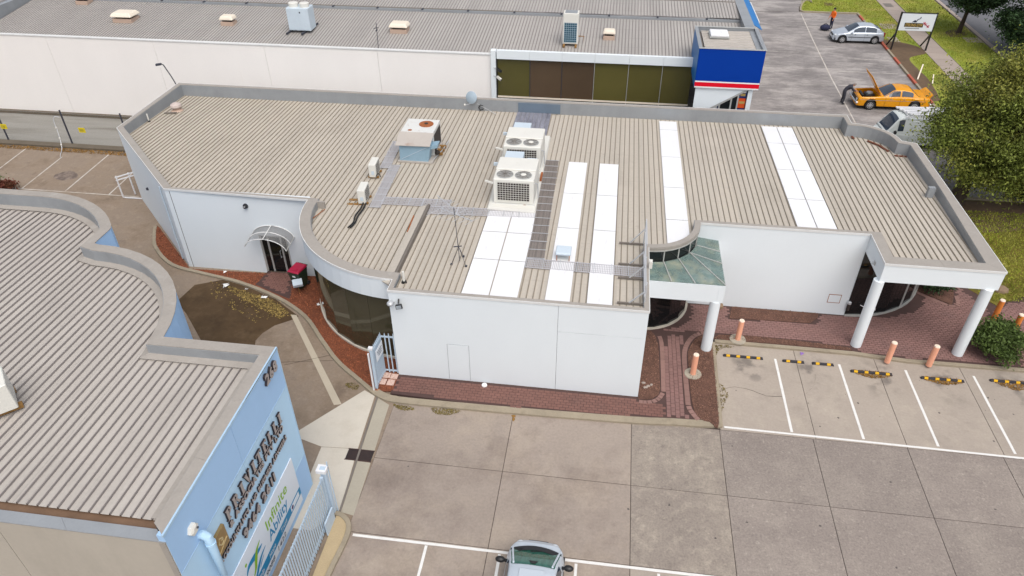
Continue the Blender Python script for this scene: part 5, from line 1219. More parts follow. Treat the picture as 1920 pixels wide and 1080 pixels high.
MB().hexa([(-8.55, 31.2, z + .7), (-8.15, 31.35, z + .75), (-8.15, 31.75, z + .75), (-8.45, 31.75, z + .7)], [(-8.55, 31.2, z + .86), (-8.1, 31.35, z + .95), (-8.1, 31.75, z + .95), (-8.45, 31.75, z + .9)]).build('side_hood', M['acblue'], t)
for k in range(3): MB().box(-8.5, -8.08, 32.0 + k * .42, 32.12 + k * .42, z + .05, z + .16).build('timber_block', M['timber'], t)
MB().tube([(-8.4, 31.3, z + .1), (-8.15, 32.5, z + .14), (-8.1, 33.6, z + .1)], .025, 6).build('drain_pipe', M['galv'], t)
MB().ell((-8.3, 31.9, z + .25), (.13, .13, .12)).build('pipe_lagging', M['dark'], t)
# split units
def split(x, y, z, lab):
    t = thing('split_system', lab, 'air conditioner', (0, 0, 0), 'small split system condensers on the roof', local=True)
    MB().box(-.17, .17, -.42, .42, .06, .70).build('cabinet', M['acwhite'], t, bevel=.015)
    g = MB().box(.171, .18, -.30, .30, .12, .64).build('fan_grille', M['dark'], t)
    mb = MB()
    for k in range(6): mb.box(.181, .19, -.3, .3, .14 + k * .09, .15 + k * .09)
    mb.build('louvres', M['acwhite'], g)
    for yy in (-.3, .3): MB().box(-.25, .25, yy - .05, yy + .05, 0, .06).build('foot', M['timber'], t)
    MB().box(-.05, .08, -.435, -.421, .2, .38).build('valve_cover', M['acpale'], t)
    t.location = (x, y, z); t.rotation_euler = (0, 0, math.radians(4)); return t
s1 = split(-10.78, 29.5, rz(29.5) + .05, 'white split unit behind the other one, nearer the rusty packaged unit')
s2 = split(-10.50, 26.95, rz(27) + .05, 'white split unit on long timber battens with black hoses hanging from it')
for yy in (26.62, 27.0): MB().box(-.7, .1, yy - 26.95 - .06, yy - 26.95 + .06, -.05, .0).build('timber_batten', M['timber'], s2)
MB().tube([(.15, -.42, .1), (.22, -.5, .25), (.3, -.45, .3), (.33, -.3, .05)], .025, 6).build('pipe', M['black'], s1)
for k, dx in enumerate((0, .13)):
    t = thing('insulated_hose', ('black hose trailing down the roof from the front split unit, left strand', 'black hose trailing down the roof from the front split unit, right strand')[k], 'hose', (-10.4, 26.4, 4))
    P = smoothline([(-10.38 + dx, 26.45, rz(26.5) + .2), (-10.42 + dx, 26.1, rz(26) + .08), (-10.46 + dx, 25.5, rz(25.5) + .07), (-10.36 + dx * .6, 24.95, rz(25) + .07), (-10.44 + dx * .8, 24.5, rz(24.5) + .07)], 5)
    MB().tube(P, .035, 7).build('hose', M['black'], t, smooth=True)
# galvanised walkways
def walkway(p, q, w, lab, zo=.07, m='walk'):
    p = Vector(p); q = Vector(q); d = (q - p).normalized(); n = Vector((-d.y, d.x)); Ln = (q - p).length
    t = thing('roof_walkway', lab, 'walkway', (*((p + q) / 2), rz((p.y + q.y) / 2)), 'galvanised mesh walkways on the tan roof')
    P = lambda a, b, dz: (p.x + d.x * a + n.x * b, p.y + d.y * a + n.y * b, rz(p.y + d.y * a + n.y * b) + zo + dz)
    mb = MB(); k = int(Ln / .065)
    for i in range(k + 1): a = i * Ln / k; mb.bar(P(a, -w / 2, 0), P(a, w / 2, 0), .026, .012)
    for b in (-.25, 0, .25): mb.bar(P(0, b * w, -.008), P(Ln, b * w, -.008), .02, .01)
    mb.build('grating', M[m], t, kind='stuff')
    for b in (-w / 2, w / 2): MB().bar(P(0, b, -.006), P(Ln, b, -.006), .03, .03).build('edge_rail', M[m], t)
    k = max(2, int(Ln / .6))
    for i in range(k + 1): a = i * Ln / k; MB().bar(P(a, -w / 2 - .06, .012), P(a, w / 2 + .06, .012), .03, .012).build('tie_bar', M['galv'], t)
walkway((-9.85, 26.35), (-10.1, 30.55), .46, 'mesh walkway climbing the roof from the front split unit to the rusty unit')
walkway((-10.52, 30.2), (-10.72, 33.3), .46, 'upper mesh walkway along the left side of the rusty packaged unit')
walkway((-9.68, 27.02), (-6.65, 27.12), .62, 'mesh walkway running across the roof from the split units to the ridge flashing')
walkway((-7.55, 26.45), (-2.85, 26.68), .60, 'mesh walkway across the white panels in front of the condensers')
walkway((-2.42, 23.2), (-2.63, 32.1), .62, 'long dark mesh walkway up the roof beside the condensers', m='walkdk')
walkway((-2.75, 22.85), (1.82, 22.77), .60, 'mesh walkway crossing the white roof panels to the guard rail')
# guard rail
t = thing('guard_rail', 'galvanised guard rail along the roof edge above the glass canopy', 'guard rail', (1.75, 22.8, 4.05))
for y in (24.8, 23.25, 22.3, 20.7):
    MB().bar((.78, y, rz(y) + .08), (1.8, y, rz(y) + .08), .07, .05).build('foot', M['rib_dark'], t)
    MB().bar((1.74, y, rz(y)), (1.74, y, 5.12), .045).build('upright', M['galv'], t); MB().bar((1.2, y, rz(y) + .1), (1.72, y, 4.75), .04).build('brace', M['galv'], t)
for zz in (4.62, 5.1):
    MB().bar((1.76, 25.0, zz), (1.76, 23.15, zz), .045).build('rail', M['galv'], t); MB().bar((1.70, 23.4, zz), (1.70, 20.55, zz), .045).build('rail', M['galv'], t)
MB().box(1.9, 2.02, 22.75, 22.95, 4.3, 4.6).build('ladder_bracket', M['acwhite'], t)
# roof vents, pipes, aerial, dish
t = thing('roof_dome_vent', 'square white dome vent on thin rusty legs over a white roof panel', 'roof vent', (-1.35, 23.3, 4.05))
MB().box(-1.66, -1.06, 23.12, 23.7, 4.34, 4.46).build('hood', M['acpale'], t, bevel=.05, seg=2)
for x in (-1.6, -1.12):
    for y in (23.18, 23.62): MB().box(x - .015, x + .015, y - .015, y + .015, 4.05, 4.34).build('leg', M['rust'], t)
MB().box(-1.62, -1.10, 23.18, 23.64, 4.07, 4.10).build('base_frame', M['rustwhite'], t)
t = thing('roof_pipe', 'short white vent pipe on a black collar near the front left roof corner', 'pipe', (-7.1, 20.95, 4.1))
MB().lathe([(.05, 0), (.05, .5)], (-7.1, 20.98, rz(21)), 10).build('pipe', M['acwhite'], t, smooth=True); MB().lathe([(.11, 0), (.08, .09)], (-7.1, 20.98, rz(21)), 10).build('collar', M['black'], t)
t = thing('roof_pipe', 'short white vent pipe near the chamfered left roof edge', 'pipe', (-25.0, 34.2, rz(34)))
MB().lathe([(.04, 0), (.04, .45)], (-25.02, 34.2, rz(34)), 10).build('pipe', M['acwhite'], t); MB().lathe([(.08, 0), (.06, .08)], (-25.02, 34.2, rz(34)), 10).build('collar', M['black'], t)
t = thing('round_roof_vent', 'round pinkish mushroom vent near the back left corner of the tan roof', 'roof vent', (-24.3, 35.9, rz(36)))
MB().lathe([(.34, 0), (.24, .08)], (-24.3, 35.9, rz(36) + .03), 16).build('flashing', M['ventbase'], t); MB().lathe([(.20, .08), (.20, .24)], (-24.3, 35.9, rz(36)), 16).build('throat', M['ventbase'], t)
MB().lathe([(.28, .24), (.31, .29), (.28, .40), (.14, .48), (.01, .50)], (-24.3, 35.9, rz(36)), 18).build('hood', M['ventpink'], t, smooth=True)
MB().bar((-24.8, 35.4, rz(35.5) + .05), (-24.1, 35.5, rz(35.5) + .07), .12, .04).build('loose_flashing', M['rib_dark'], t)
t = thing('tv_aerial', 'thin television aerial on a tripod standing on the tan roof', 'aerial', (-5.3, 22.5, rz(22.5)))
z = rz(22.5)
MB().bar((-5.3, 22.55, z + .1), (-5.42, 22.6, z + 2.45), .022).build('mast', M['post'], t)
for (x, y) in ((-5.6, 22.4), (-5.02, 22.35), (-5.25, 23.0)): MB().bar((x, y, z + .04), (-5.31, 22.56, z + .75), .014).build('leg', M['post'], t); MB().box(x - .04, x + .04, y - .04, y + .04, z, z + .06).build('foot', M['post'], t)
MB().bar((-5.5, 22.5, z + .78), (-5.2, 22.6, z + .78), .03).build('clamp', M['post'], t)
MB().bar((-5.95, 22.75, z + 2.3), (-4.7, 22.4, z + 2.05), .025).build('boom', M['galv'], t)
for k in range(7):
    f = k / 6; c = Vector((-5.95, 22.75, z + 2.3)).lerp(Vector((-4.7, 22.4, z + 2.05)), f); hl = .75 - .35 * f
    MB().bar((c.x - hl * .55, c.y - hl * .8, c.z), (c.x + hl * .55, c.y + hl * .8, c.z), .012).build('element', M['galv'], t)
MB().bar((-5.42, 22.6, z + 2.4), (-6.1, 22.9, z + 2.75), .02).build('boom', M['galv'], t)
t = thing('satellite_dish', 'grey satellite dish on the back parapet left of the dark roof sheet', 'satellite dish', (-7.6, 38.2, 4.2))
mb = MB(); mb.lathe([(.005, .09), (.14, .08), (.26, .04), (.345, 0), (.35, -.015), (.26, .02), (.14, .06), (.005, .07)], (0, 0, 0), 24)
mb.xf(Matrix.Translation((-7.75, 38.15, 4.38)) @ Matrix.Rotation(math.radians(-18), 4, 'Z') @ Matrix.Rotation(math.radians(74), 4, 'X')); mb.build('reflector', M['dish'], t, smooth=True)
MB().bar((-7.7, 38.4, 3.8), (-7.68, 38.28, 4.35), .045).build('mast', M['galv'], t); MB().bar((-7.8, 38.0, 4.08), (-8.0, 37.6, 4.15), .03).build('feed_arm', M['galv'], t); MB().ell((-8.02, 37.58, 4.18), (.06, .06, .06)).build('feed_horn', M['acwhite'], t, smooth=True)
MB().bar((-7.6, 38.3, 4.05), (-6.3, 37.7, rz(37.7) + .06), .025).build('stay', M['galv'], t)
MB().tube([(-7.35, 38.15, 3.8), (-7.25, 38.12, 3.98), (-7.1, 38.1, 3.95), (-7.08, 38.1, 3.75), (-7.25, 38.12, 3.68), (-7.35, 38.15, 3.8)], .03, 6).build('cable_loop', M['black'], t)
t = thing('area_light', 'dark area light on a thin pole rising from the back left corner of the parapet', 'light', (-25.4, 38.3, 3.8))
MB().tube([(-25.35, 38.38, 3.6), (-25.7, 38.36, 4.7), (-25.95, 38.3, 5.4), (-26.1, 38.28, 5.48)], .032, 7).build('pole', M['post'], t); MB().bar((-26.05, 38.28, 5.45), (-26.35, 38.2, 5.42), .16, .1).build('head', M['post'], t)
MB().box(-25.3, -25.18, 38.1, 38.25, 3.62, 3.9).build('bracket', M['post'], t)

# ================================================================== STREET FURNITURE
def bollard(x, y, lab, m, foot=False, lean=0):
    t = thing('bollard', lab, 'bollard', (0, 0, 0), 'orange bollards around the paving', local=True)
    MB().lathe([(.112, 0), (.112, 1.0)], (0, 0, 0), 20).build('tube', M[m], t, smooth=True)
    MB().lathe([(.113, 1.0), (.10, 1.035), (.06, 1.045)], (0, 0, 0), 20).build('top_cap', M['bollcap'], t, smooth=True)
    if foot: MB().lathe([(.34, 0), (.33, .03)], (0, 0, 0), 16).build('footing', M['conc_mid'], t)
    t.location = (x, y, .10); t.rotation_euler = (0, math.radians(lean), random.uniform(0, 6)); return t
bollard(6.04, 24.12, 'faded salmon bollard in the mulch strip behind the first wheel stop', 'bollard', True)
bollard(4.06, 21.75, 'faded salmon bollard standing alone in the mulch island beside the brick path', 'bollard', True, .5)
bollard(11.84, 23.50, 'faded salmon bollard on the kerb just right of the middle white column', 'bollard')
bollard(13.43, 23.50, 'faded salmon bollard on the kerb midway between the middle and right columns', 'bollard')
bollard(17.13, 26.96, 'bright orange bollard behind the right column at the lawn edge', 'bollard2')
bollard(17.52, 26.02, 'bright orange bollard half hidden behind the round shrub', 'bollard2')
def stop(x0, x1, y, lab, nb, deb=0):
    t = thing('wheel_stop', lab, 'wheel stop', ((x0 + x1) / 2, y, 0), 'black and yellow wheel stops')
    w = .065
    MB().hexa([(x0, y - w, .003), (x1, y - w, .003), (x1, y + w, .003), (x0, y + w, .003)], [(x0 + .04, y - w * .6, .085), (x1 - .04, y - w * .6, .085), (x1 - .04, y + w * .6, .085), (x0 + .04, y + w * .6, .085)]).build('body', M['rubber'], t, bevel=.012)
    L_ = x1 - x0
    for k in range(nb):
        c = x0 + L_ * (k + .5) / nb; MB().hexa([(c - .07, y - w * 1.01, .03), (c + .07, y - w * 1.01, .03), (c + .07, y + w * .1, .084), (c - .07, y + w * .1, .084)], [(c - .07, y - w * .66, .09), (c + .07, y - w * .66, .09), (c + .07, y + w * .1, .092), (c - .07, y + w * .1, .092)]).build('yellow_block', M['yellow'], t)
    if deb:
        pts = lump([(x0 + .1, y + .12), (x0 + .15, y - .08), (x0 + L_ * .4, y - .28 * deb), (x0 + L_ * .6, y - .3 * deb), (x1 - .1, y - .1), (x1 - .15, y + .12)])
        scatter_quads('leaf_debris', scatter_in(pts, int(420 * L_), .004), .075, M['debris'], .4, .5, 'stuff', bays)
stop(5.36, 6.96, 23.12, 'long wheel stop in the bay nearest the mulch island', 4)
stop(7.71, 8.58, 23.10, 'left of the two short wheel stops sharing one bay', 2)
stop(8.86, 9.73, 23.10, 'right of the two short wheel stops sharing one bay', 2)
stop(10.29, 11.90, 22.83, 'long wheel stop with brown leaf litter below the middle white column', 4, .9)
stop(12.93, 14.57, 22.80, 'long wheel stop with brown leaf litter below the right white column', 4, .9)
stop(15.56, 17.20, 23.0, 'long wheel stop cut by the right edge of the photo', 4, 1.4)
# wheelie bin and fallen light box
t = thing('wheelie_bin', 'dark green wheelie bin with a crimson lid beside the side door', 'bin', (0, 0, 0), local=True)
MB().hexa([(-.24, -.27, .06), (.24, -.27, .06), (.24, .25, .06), (-.24, .25, .06)], [(-.29, -.36, .98), (.29, -.36, .98), (.29, .34, .98), (-.29, .34, .98)]).build('body', M['bin_green'], t, bevel=.03)
MB().hexa([(-.31, -.40, .98), (.31, -.40, .98), (.31, .36, .98), (-.31, .36, .98)], [(-.27, -.34, 1.05), (.27, -.34, 1.05), (.27, .32, 1.09), (-.27, .32, 1.09)]).build('lid', M['bin_red'], t, bevel=.02)
MB().bar((-.26, .40, 1.0), (.26, .40, 1.0), .04).build('handle', M['bin_green'], t); MB().box(-.12, .12, -.28, -.1, 1.065, 1.085).build('lid_ridge', M['bin_red'], t, bevel=.008)
for x in (-.25, .25): MB().lathe([(.1, -.025), (.1, .025)], (x, .26, .1), 14, 'x').build('wheel', M['rubber'], t)
MB().box(-.08, .08, -.345, -.335, .72, .80).build('sticker', M['signwhite'], t)
t.location = (-13.55, 25.35, .09); t.rotation_euler = (0, 0, math.radians(-14))
t = thing('stake_light_box', 'pale grey box on a thin stake in the mulch in front of the bin', 'light box', (-13.42, 24.85, .09))
mb = MB().box(-.22, .22, -.18, .18, -.09, .09); mb.xf(Matrix.Translation((-13.42, 24.83, .66)) @ Matrix.Rotation(math.radians(28), 4, 'Z') @ Matrix.Rotation(math.radians(20), 4, 'X')); mb.build('box', M['acpale'], t, bevel=.015)
MB().bar((-13.42, 24.82, .05), (-13.42, 24.84, .58), .02).build('stake', M['timber'], t)
# white tubular frame on the chamfered wall
t = thing('white_frame', 'white tubular steel frame folded out from the far left wall', 'frame', (-26.2, 32.5, 0))
for p, q in (((-26.55, 32.1, .04), (-26.55, 32.1, 1.38)), ((-26.1, 32.55, .04), (-26.1, 32.55, 1.38)), ((-25.58, 33.0, .04), (-25.58, 33.0, 1.45)), ((-26.6, 32.06, 1.30), (-25.55, 33.02, 1.36)), ((-26.6, 32.06, 1.12), (-25.6, 32.98, 1.18)), ((-26.55, 32.1, .05), (-25.3, 32.1, .05)), ((-25.58, 33.0, 1.4), (-25.2, 32.0, .9))):
    MB().bar(p, q, .055).build('tube', M['whitesteel'], t)
# chain wire fence, signs, rope
t = thing('chain_wire_fence', 'chain wire fence on dark posts between the back car park and the laneway', 'fence', (-34, 38, 0))
for x in (-42.3, -38.05, -33.6, -29.6, -25.9): MB().bar((x, 38.0, .0), (x, 38.0, 2.35), .07).build('post', M['post'], t)
mb = MB(); x = -44.0
while x < -25.6:
    for s in (1, -1): mb.bar((x, 38.0, .1), (x + s * 2.05, 38.0, 2.15), .0011)
    x += .16
mb.build('wire_mesh', M['zinc'], t, kind='stuff')
for zz in (.12, 2.15): MB().bar((-44, 38, zz), (-25.8, 38, zz), .006).build('tension_wire', M['galv'], t)
def ysign(x, z, lab):
    s = thing('warning_sign', lab, 'sign', (x, 37.95, z), 'small yellow signs on the wire fence'); MB().box(x - .22, x + .22, 37.96, 37.975, z - .16, z + .16).build('plate', M['signyellow'], s)
    for k in range(2): MB().box(x - .16, x + .12, 37.955, 37.96, z + .02 - k * .08, z + .045 - k * .08).build('print', M['post'], s)
ysign(-37.95, 1.05, 'small yellow sign on the wire fence at the left edge of the photo'); ysign(-32.55, 1.1, 'small yellow sign on the wire fence just right of the dark post')
t = thing('hanging_rope', 'pale knotted rope hanging from a fence post onto the back car park', 'rope', (-34, 37.9, 0))
MB().tube(smoothline([(-33.75, 37.96, 1.9), (-34.0, 37.9, 1.95), (-34.1, 37.8, 1.7), (-33.95, 37.6, .9), (-33.75, 37.2, .2), (-33.5, 36.6, .03), (-33.3, 36.3, .03)], 5), .022, 6).build('rope', M['galv'], t)
for (y, z, x) in ((37.7, 1.3, -34.02), (37.5, .7, -33.9), (37.3, .35, -33.8)): MB().ell((x, y, z), (.05, .05, .07)).build('knot', M['acwhite'], t)
# litter
def paper(x, y, z, s, m, lab, nm='litter'):
    mb = MB(); P = [(x + random.uniform(-s, s), y + random.uniform(-s, s), z + .01 + random.uniform(0, s * .5)) for _ in range(9)]
    for k in range(7): mb.poly([P[k], P[k + 1], P[(k + 2) % 9]])
    o = mb.build(nm, M[m]); tag(o, lab, 'litter')
paper(-17.1, 25.0, .0, .24, 'paper', 'crumpled white paper on the damp driveway near the left white wall'); paper(-14.95, 24.4, 0, .16, 'paper', 'white paper scrap among yellow leaves below the brick door apron')
paper(-16.05, 24.9, 0, .09, 'paper', 'tiny white scrap between the two larger papers on the driveway'); paper(-12.25, 24.1, .09, .1, 'paper', 'white scrap in the red mulch by the curved window'); paper(-17.6, 25.9, .09, .13, 'paper', 'white scrap in the mulch against the left white wall')
paper(8.57, 23.6, 0, .12, 'purple', 'purple and white wrapper on the kerb side of the parking bays')
for k, (x, y) in enumerate(((2.12, 20.95), (2.3, 20.8), (2.22, 20.72), (2.42, 20.88), (2.15, 20.7))):
    tag(MB().ell((x, y, .135), (.09 - .01 * k, .06, .04), 8, 5).build('pebble', M['path']), ('leftmost pale stone of the cluster in the mulch beside the front wall', 'pale stone at the back of the cluster in the mulch beside the front wall', 'small pale stone in the middle of the cluster beside the front wall', 'rightmost pale stone of the cluster in the mulch beside the front wall', 'smallest pale stone, nearest the path end of the cluster beside the front wall')[k], 'stone', 'pale stones in the mulch by the front wall')
tag(MB().lathe([(.11, 0), (.10, .05), (.03, .07)], (-4.02, 20.02, .10), 16).build('outlet_cap', M['signwhite'], smooth=True), 'round white cap on the brick path at the foot of the front wall', 'outlet cap')
tag(MB().ell((18.25, 29.2, .1), (.35, .28, .22), 9, 6).build('rock', M['rock']), 'brown rock at the corner of the side lawn and paving', 'rock')
tag(MB().box(5.1, 5.62, 26.1, 26.36, .08, .28).build('stone_block', M['rock'], bevel=.04), 'sandstone block against the white wall behind the left canopy column', 'stone')
t = thing('timber_stake', 'pale timber stake leaning in the soil left of the big tree', 'stake', (22.7, 57, 0))
MB().bar((22.5, 56.2, .08), (23.1, 57.6, .75), .09, .05).build('stake', M['vent'], t); MB().bar((23.3, 55.4, .08), (23.5, 56.2, .5), .07, .04).build('cross_piece', M['vent'], t)
# billboard
t = thing('billboard', 'white advertising board on two black braced posts on the verge', 'sign', (23.7, 62.9, 0))
for x in (22.38, 25.05):
    MB().bar((x, 62.95, 0), (x, 62.95, 3.08), .11).build('post', M['black'], t); MB().bar((x - .02, 64.2, .05), (x, 63.0, 1.35), .09).build('brace', M['black'], t)
brd = MB().box(22.44, 25.0, 62.86, 62.90, 1.66, 3.0).build('board', M['board'], t); MB().box(22.38, 25.06, 62.85, 62.92, 3.0, 3.06).build('top_rail', M['black'], t)
FR = Matrix(((1, 0, 0, 0), (0, 0, -1, 62.858), (0, 1, 0, 0), (0, 0, 0, 1)))
def front_text(body, x, z, h, m, width, shear=0, bold=.02, o=0):
    mb, w = text_mesh(body, h, 0, shear, bold); mb.xf(Matrix.Scale(width / w, 4, (1, 0, 0))); mb.xf(Matrix.Translation((0, -o, 0)) @ FR @ Matrix.Translation((x, z, 0))); mb.build('print', M[m], brd)
MB().box(22.80, 24.22, 62.852, 62.856, 1.95, 2.27).build('print', M['black'], brd)
front_text('STRONG GYM', 22.86, 1.99, .23, 'lettergold', 1.30, .15, .03, .008)
MB().box(22.92, 24.0, 62.852, 62.858, 1.82, 1.86).build('print', M['navy_ink'], brd)
mb = MB().tube([(23.35, 62.852, 2.34), (23.5, 62.852, 2.46), (23.62, 62.852, 2.35), (23.7, 62.852, 2.55), (23.85, 62.852, 2.62), (23.9, 62.852, 2.75)], .035, 5); mb.build('print', M['navy_ink'], brd)
MB().ell((23.52, 62.855, 2.4), (.1, .004, .09)).build('print', M['navy_ink'], brd)
for (x0, z0, x1, z1_) in ((24.18, 2.36, 24.42, 2.12), (24.3, 2.38, 24.36, 2.1), (24.2, 2.2, 24.5, 2.24), (24.42, 2.16, 24.7, 1.95), (24.5, 2.02, 24.72, 2.1), (24.62, 2.15, 24.58, 1.92)):
    MB().bar((x0, 62.853, z0), (x1, 62.853, z1_), .05, .006, (0, 1, 0)).build('print', M['letterred'], brd)

# ================================================================== VEHICLES  (local: nose towards +x)
def ip(tab, x):
    if x <= tab[0][0]: return tab[0][1]
    for (a, b), (c, d) in zip(tab, tab[1:]):
        if x <= c:
            t = (x - a) / (c - a); t = t * t * (3 - 2 * t) * .5 + t * .5; return b + (d - b) * t
    return tab[-1][1]
class Car:
    def __init__(s, **k): s.__dict__.update(k)
    def zb(s, x):
        z = s.sill
        for wx in s.wheels:
            d = abs(x - wx)
            if d < s.arch: z = max(z, s.wr + math.sqrt(s.arch ** 2 - d * d) - .0)
        return min(z, ip(s.belt, x) - .16)
    def sec(s, x, o=0.0):
        zt, w, zb = ip(s.belt, x), ip(s.width, x) + o, s.zb(x); cr = s.crown
        mid = zb + (zt - zb) * .55
        P = [(w * .88, zb), (w * .985, zb + .05), (w, mid), (w * .985, zt - .08), (w * .955, zt - .02), (w * .90, zt + .005 + cr * .15), (w * .62, zt + cr * .7), (w * .3, zt + cr * .95), (0, zt + cr)]
        if getattr(s, 'bay', None) and s.bay[0] <= x <= s.bay[1]: P[6] = (w * .80, zt - .02); P[7] = (w * .78, zt - .30); P[8] = (0, zt - .30)
        return P
    def zr(s, x): return ip(s.roof, x)
    def cab(s, x, o=0.0):
        z = s.zr(x); zb = ip(s.belt, x) - .03; f = max(0.0, min(1.0, (z - zb) / (s.rz - zb))); wb = ip(s.width, x) * s.cb; wt = wb + (s.ct - wb) * f
        return wb + o, wt + o, zb, z
    def build(s, root, paint, glass='carglass', side=((0, 0),), ws=None, rw=None, wglass=None):
        xs = list(np.linspace(s.x0, s.x1, 110)); n = 9; mb = MB()
        for x in xs:
            P = s.sec(x); full = [(x, y, z) for y, z in P] + [(x, -y, z) for y, z in P[-2::-1]]; mb.v += full
        m = 2 * n - 1
        for i in range(len(xs) - 1):
            for k in range(m - 1): mb.f.append((i * m + k, i * m + k + 1, (i + 1) * m + k + 1, (i + 1) * m + k))
        for i in (0, len(xs) - 1): mb.f.append(tuple(i * m + k for k in range(m)))
        mb.build('body', M[paint], root, smooth=True)
        MB().box(s.x0 + .12, s.x1 - .12, -s.w0 * .84, s.w0 * .84, s.sill - .06, s.sill + .22).build('underbody', M['black'], root)
        xa, xb = s.roof[0][0], s.roof[-1][0]; xs = list(np.linspace(xa, xb, 60)); mb = MB()
        for x in xs:
            wb, wt, zb, z = s.cab(x); r = min(.05, max(0, (z - zb) * .3)); cr = s.rcrown * max(0, min(1, (z - zb) / .3))
            P = [(wb, zb), (wb * .35 + wt * .65, zb + (z - r - zb) * .65), (wt, z - r), (wt - .05, z - .005), (wt * .5, z + cr * .75), (0, z + cr)]
            mb.v += [(x, y, q) for y, q in P] + [(x, -y, q) for y, q in P[-2::-1]]
        for i in range(len(xs) - 1):
            for k in range(10): mb.f.append((i * 11 + k, i * 11 + k + 1, (i + 1) * 11 + k + 1, (i + 1) * 11 + k))
        mb.build('cabin', M[paint], root, smooth=True)
        def patch(x0, x1, lab, g, ff=getattr(s, 'ff', .9)):
            mb = MB(); U, Vn = 10, 12
            for i in range(U + 1):
                x = x0 + (x1 - x0) * i / U; wb, wt, zb, z = s.cab(x); cr = s.rcrown * max(0, min(1, (z - zb) / .3))
                for k in range(Vn + 1):
                    f = -1 + 2 * k / Vn; y = f * (wt - .05) * ff; mb.v.append((x, y, z + cr * (1 - f * f) + .012))
            for i in range(U):
                for k in range(Vn): a = i * (Vn + 1) + k; mb.f.append((a, a + 1, a + Vn + 2, a + Vn + 1))
            return mb.build(lab, M[g], root, smooth=True)
        if ws: patch(ws[0], ws[1], 'windscreen', wglass or glass)
        if rw: patch(rw[0], rw[1], 'rear_window', glass)
        for (a, b) in side:
            if a == b: continue
            for sg in (1, -1):
                mb = MB(); U = 8
                for i in range(U + 1):
                    x = a + (b - a) * i / U; wb, wt, zb, z = s.cab(x); z -= .045
                    for f in (.16, .5, .94):
                        g = min(1, f); y = wb + (wt - wb) * (g if g > .65 else g) + .011; mb.v.append((x, sg * y, zb + (z - zb) * g))
                for i in range(U):
                    for k in range(2): q = i * 3 + k; mb.f.append((q, q + 1, q + 4, q + 3))
                mb.build('side_window', M[glass], root, smooth=True)
        for wx in s.wheels:
            for sg in (1, -1):
                yw = sg * (s.w0 - .10)
                wl = MB().lathe([(s.wr * .6, -.1), (s.wr * .95, -.1), (s.wr, -.06), (s.wr, .06), (s.wr * .95, .1), (s.wr * .6, .1)], (wx, yw, s.wr), 24, 'y').build('tyre', M['tyre'], root, smooth=True)
                mb = MB(); yo = yw + sg * .085
                for k in range(s.spokes):
                    a = 2 * PI * k / s.spokes; mb.bar((wx + .05 * math.cos(a), yo + sg * .015, s.wr + .05 * math.sin(a)), (wx + s.wr * .6 * math.cos(a), yo, s.wr + s.wr * .6 * math.sin(a)), .055, .03, (0, 1, 0))
                mb.lathe([(s.wr * .56, -.02), (s.wr * .64, -.02), (s.wr * .64, .02), (s.wr * .56, .02)], (wx, yo, s.wr), 24, 'y', False)
                mb.lathe([(.07, -.02), (.06, .03)], (wx, yo, s.wr), 12, 'y')
                mb.build('rim', M['rim'], wl)
                MB().lathe([(s.wr * .58, -.01), (s.wr * .58, .01)], (wx, yw + sg * .05, s.wr), 20, 'y').build('brake_disc', M['dark'], wl)
    def side_strip(s, root, a, b, zf, h, m, nm):
        for sg in (1, -1):
            mb = MB(); U = 14
            for i in range(U + 1):
                x = a + (b - a) * i / U; z = ip(zf, x) if isinstance(zf, list) else zf; w = ip(s.width, x)
                mb.v += [(x, sg * (w + .010), z), (x, sg * (w + .012), z + h)]
            for i in range(U): q = i * 2; mb.f.append((q, q + 1, q + 3, q + 2))
            mb.build(nm, M[m], root)
    def door_lines(s, root, cuts, z0, m='black'):
        for x in cuts:
            for sg in (1, -1):
                zt = ip(s.belt, x); w = ip(s.width, x); mb = MB(); P = s.sec(x, .004)
                for (y0, a), (y1, b) in zip(P[1:4], P[2:5]): mb.bar((x, sg * y0, a), (x, sg * y1, b), .012, .006)
                mb.build('door_gap', M[m], root)

# silver hatchback beside the kerb
t = thing('parked_car', 'silver five door hatchback parked nose out by the grass verge', 'car', local=True)
c = Car(x0=-2.03, x1=2.05, sill=.20, wr=.31, arch=.36, wheels=(-1.28, 1.32), w0=.85, crown=.03, rz=1.40, rcrown=.05, cb=.94, ct=.62, spokes=7,
        belt=[(-2.03, .62), (-1.95, .88), (-1.2, .92), (.6, .90), (.95, .89), (1.7, .74), (1.95, .62), (2.05, .45)], width=[(-2.03, .66), (-1.8, .80), (-1.2, .85), (1.3, .85), (1.8, .76), (2.05, .55)],
        roof=[(-1.93, .90), (-1.45, 1.22), (-1.0, 1.38), (-.4, 1.42), (.1, 1.38), (1.02, .90)])
c.build(t, 'carsilver', side=((-1.28, -.42), (-.36, .52)), ws=(.16, .95), rw=(-1.88, -1.2))
c.side_strip(t, -.95, .9, .52, .05, 'rubber', 'side_moulding'); c.door_lines(t, (-.39, .62), .3)
for sg in (1, -1):
    MB().ell((1.86, sg * .55, .62), (.14, .16, .08)).build('headlight', M['lamp'], t, smooth=True); MB().box(-2.02, -1.92, sg * .62 - .09, sg * .62 + .09, .62, .92).build('tail_light', M['redlamp'], t)
    MB().ell((.68, sg * .95, .95), (.08, .11, .07)).build('mirror', M['carsilver'], t, smooth=True)
    for x in (-.55, .42): MB().box(x - .09, x + .02, sg * .853, sg * .87, .74, .78).build('door_handle', M['rubber'], t)
MB().box(1.98, 2.06, -.32, .32, .52, .62).build('grille', M['black'], t, bevel=.01); MB().box(1.95, 2.075, -.5, .5, .22, .30).build('lower_intake', M['black'], t)
MB().box(2.06, 2.08, -.2, .2, .38, .47).build('number_plate', M['signwhite'], t)
t.location = (20.1, 65.15, 0); t.rotation_euler = (0, 0, PI + math.radians(1))

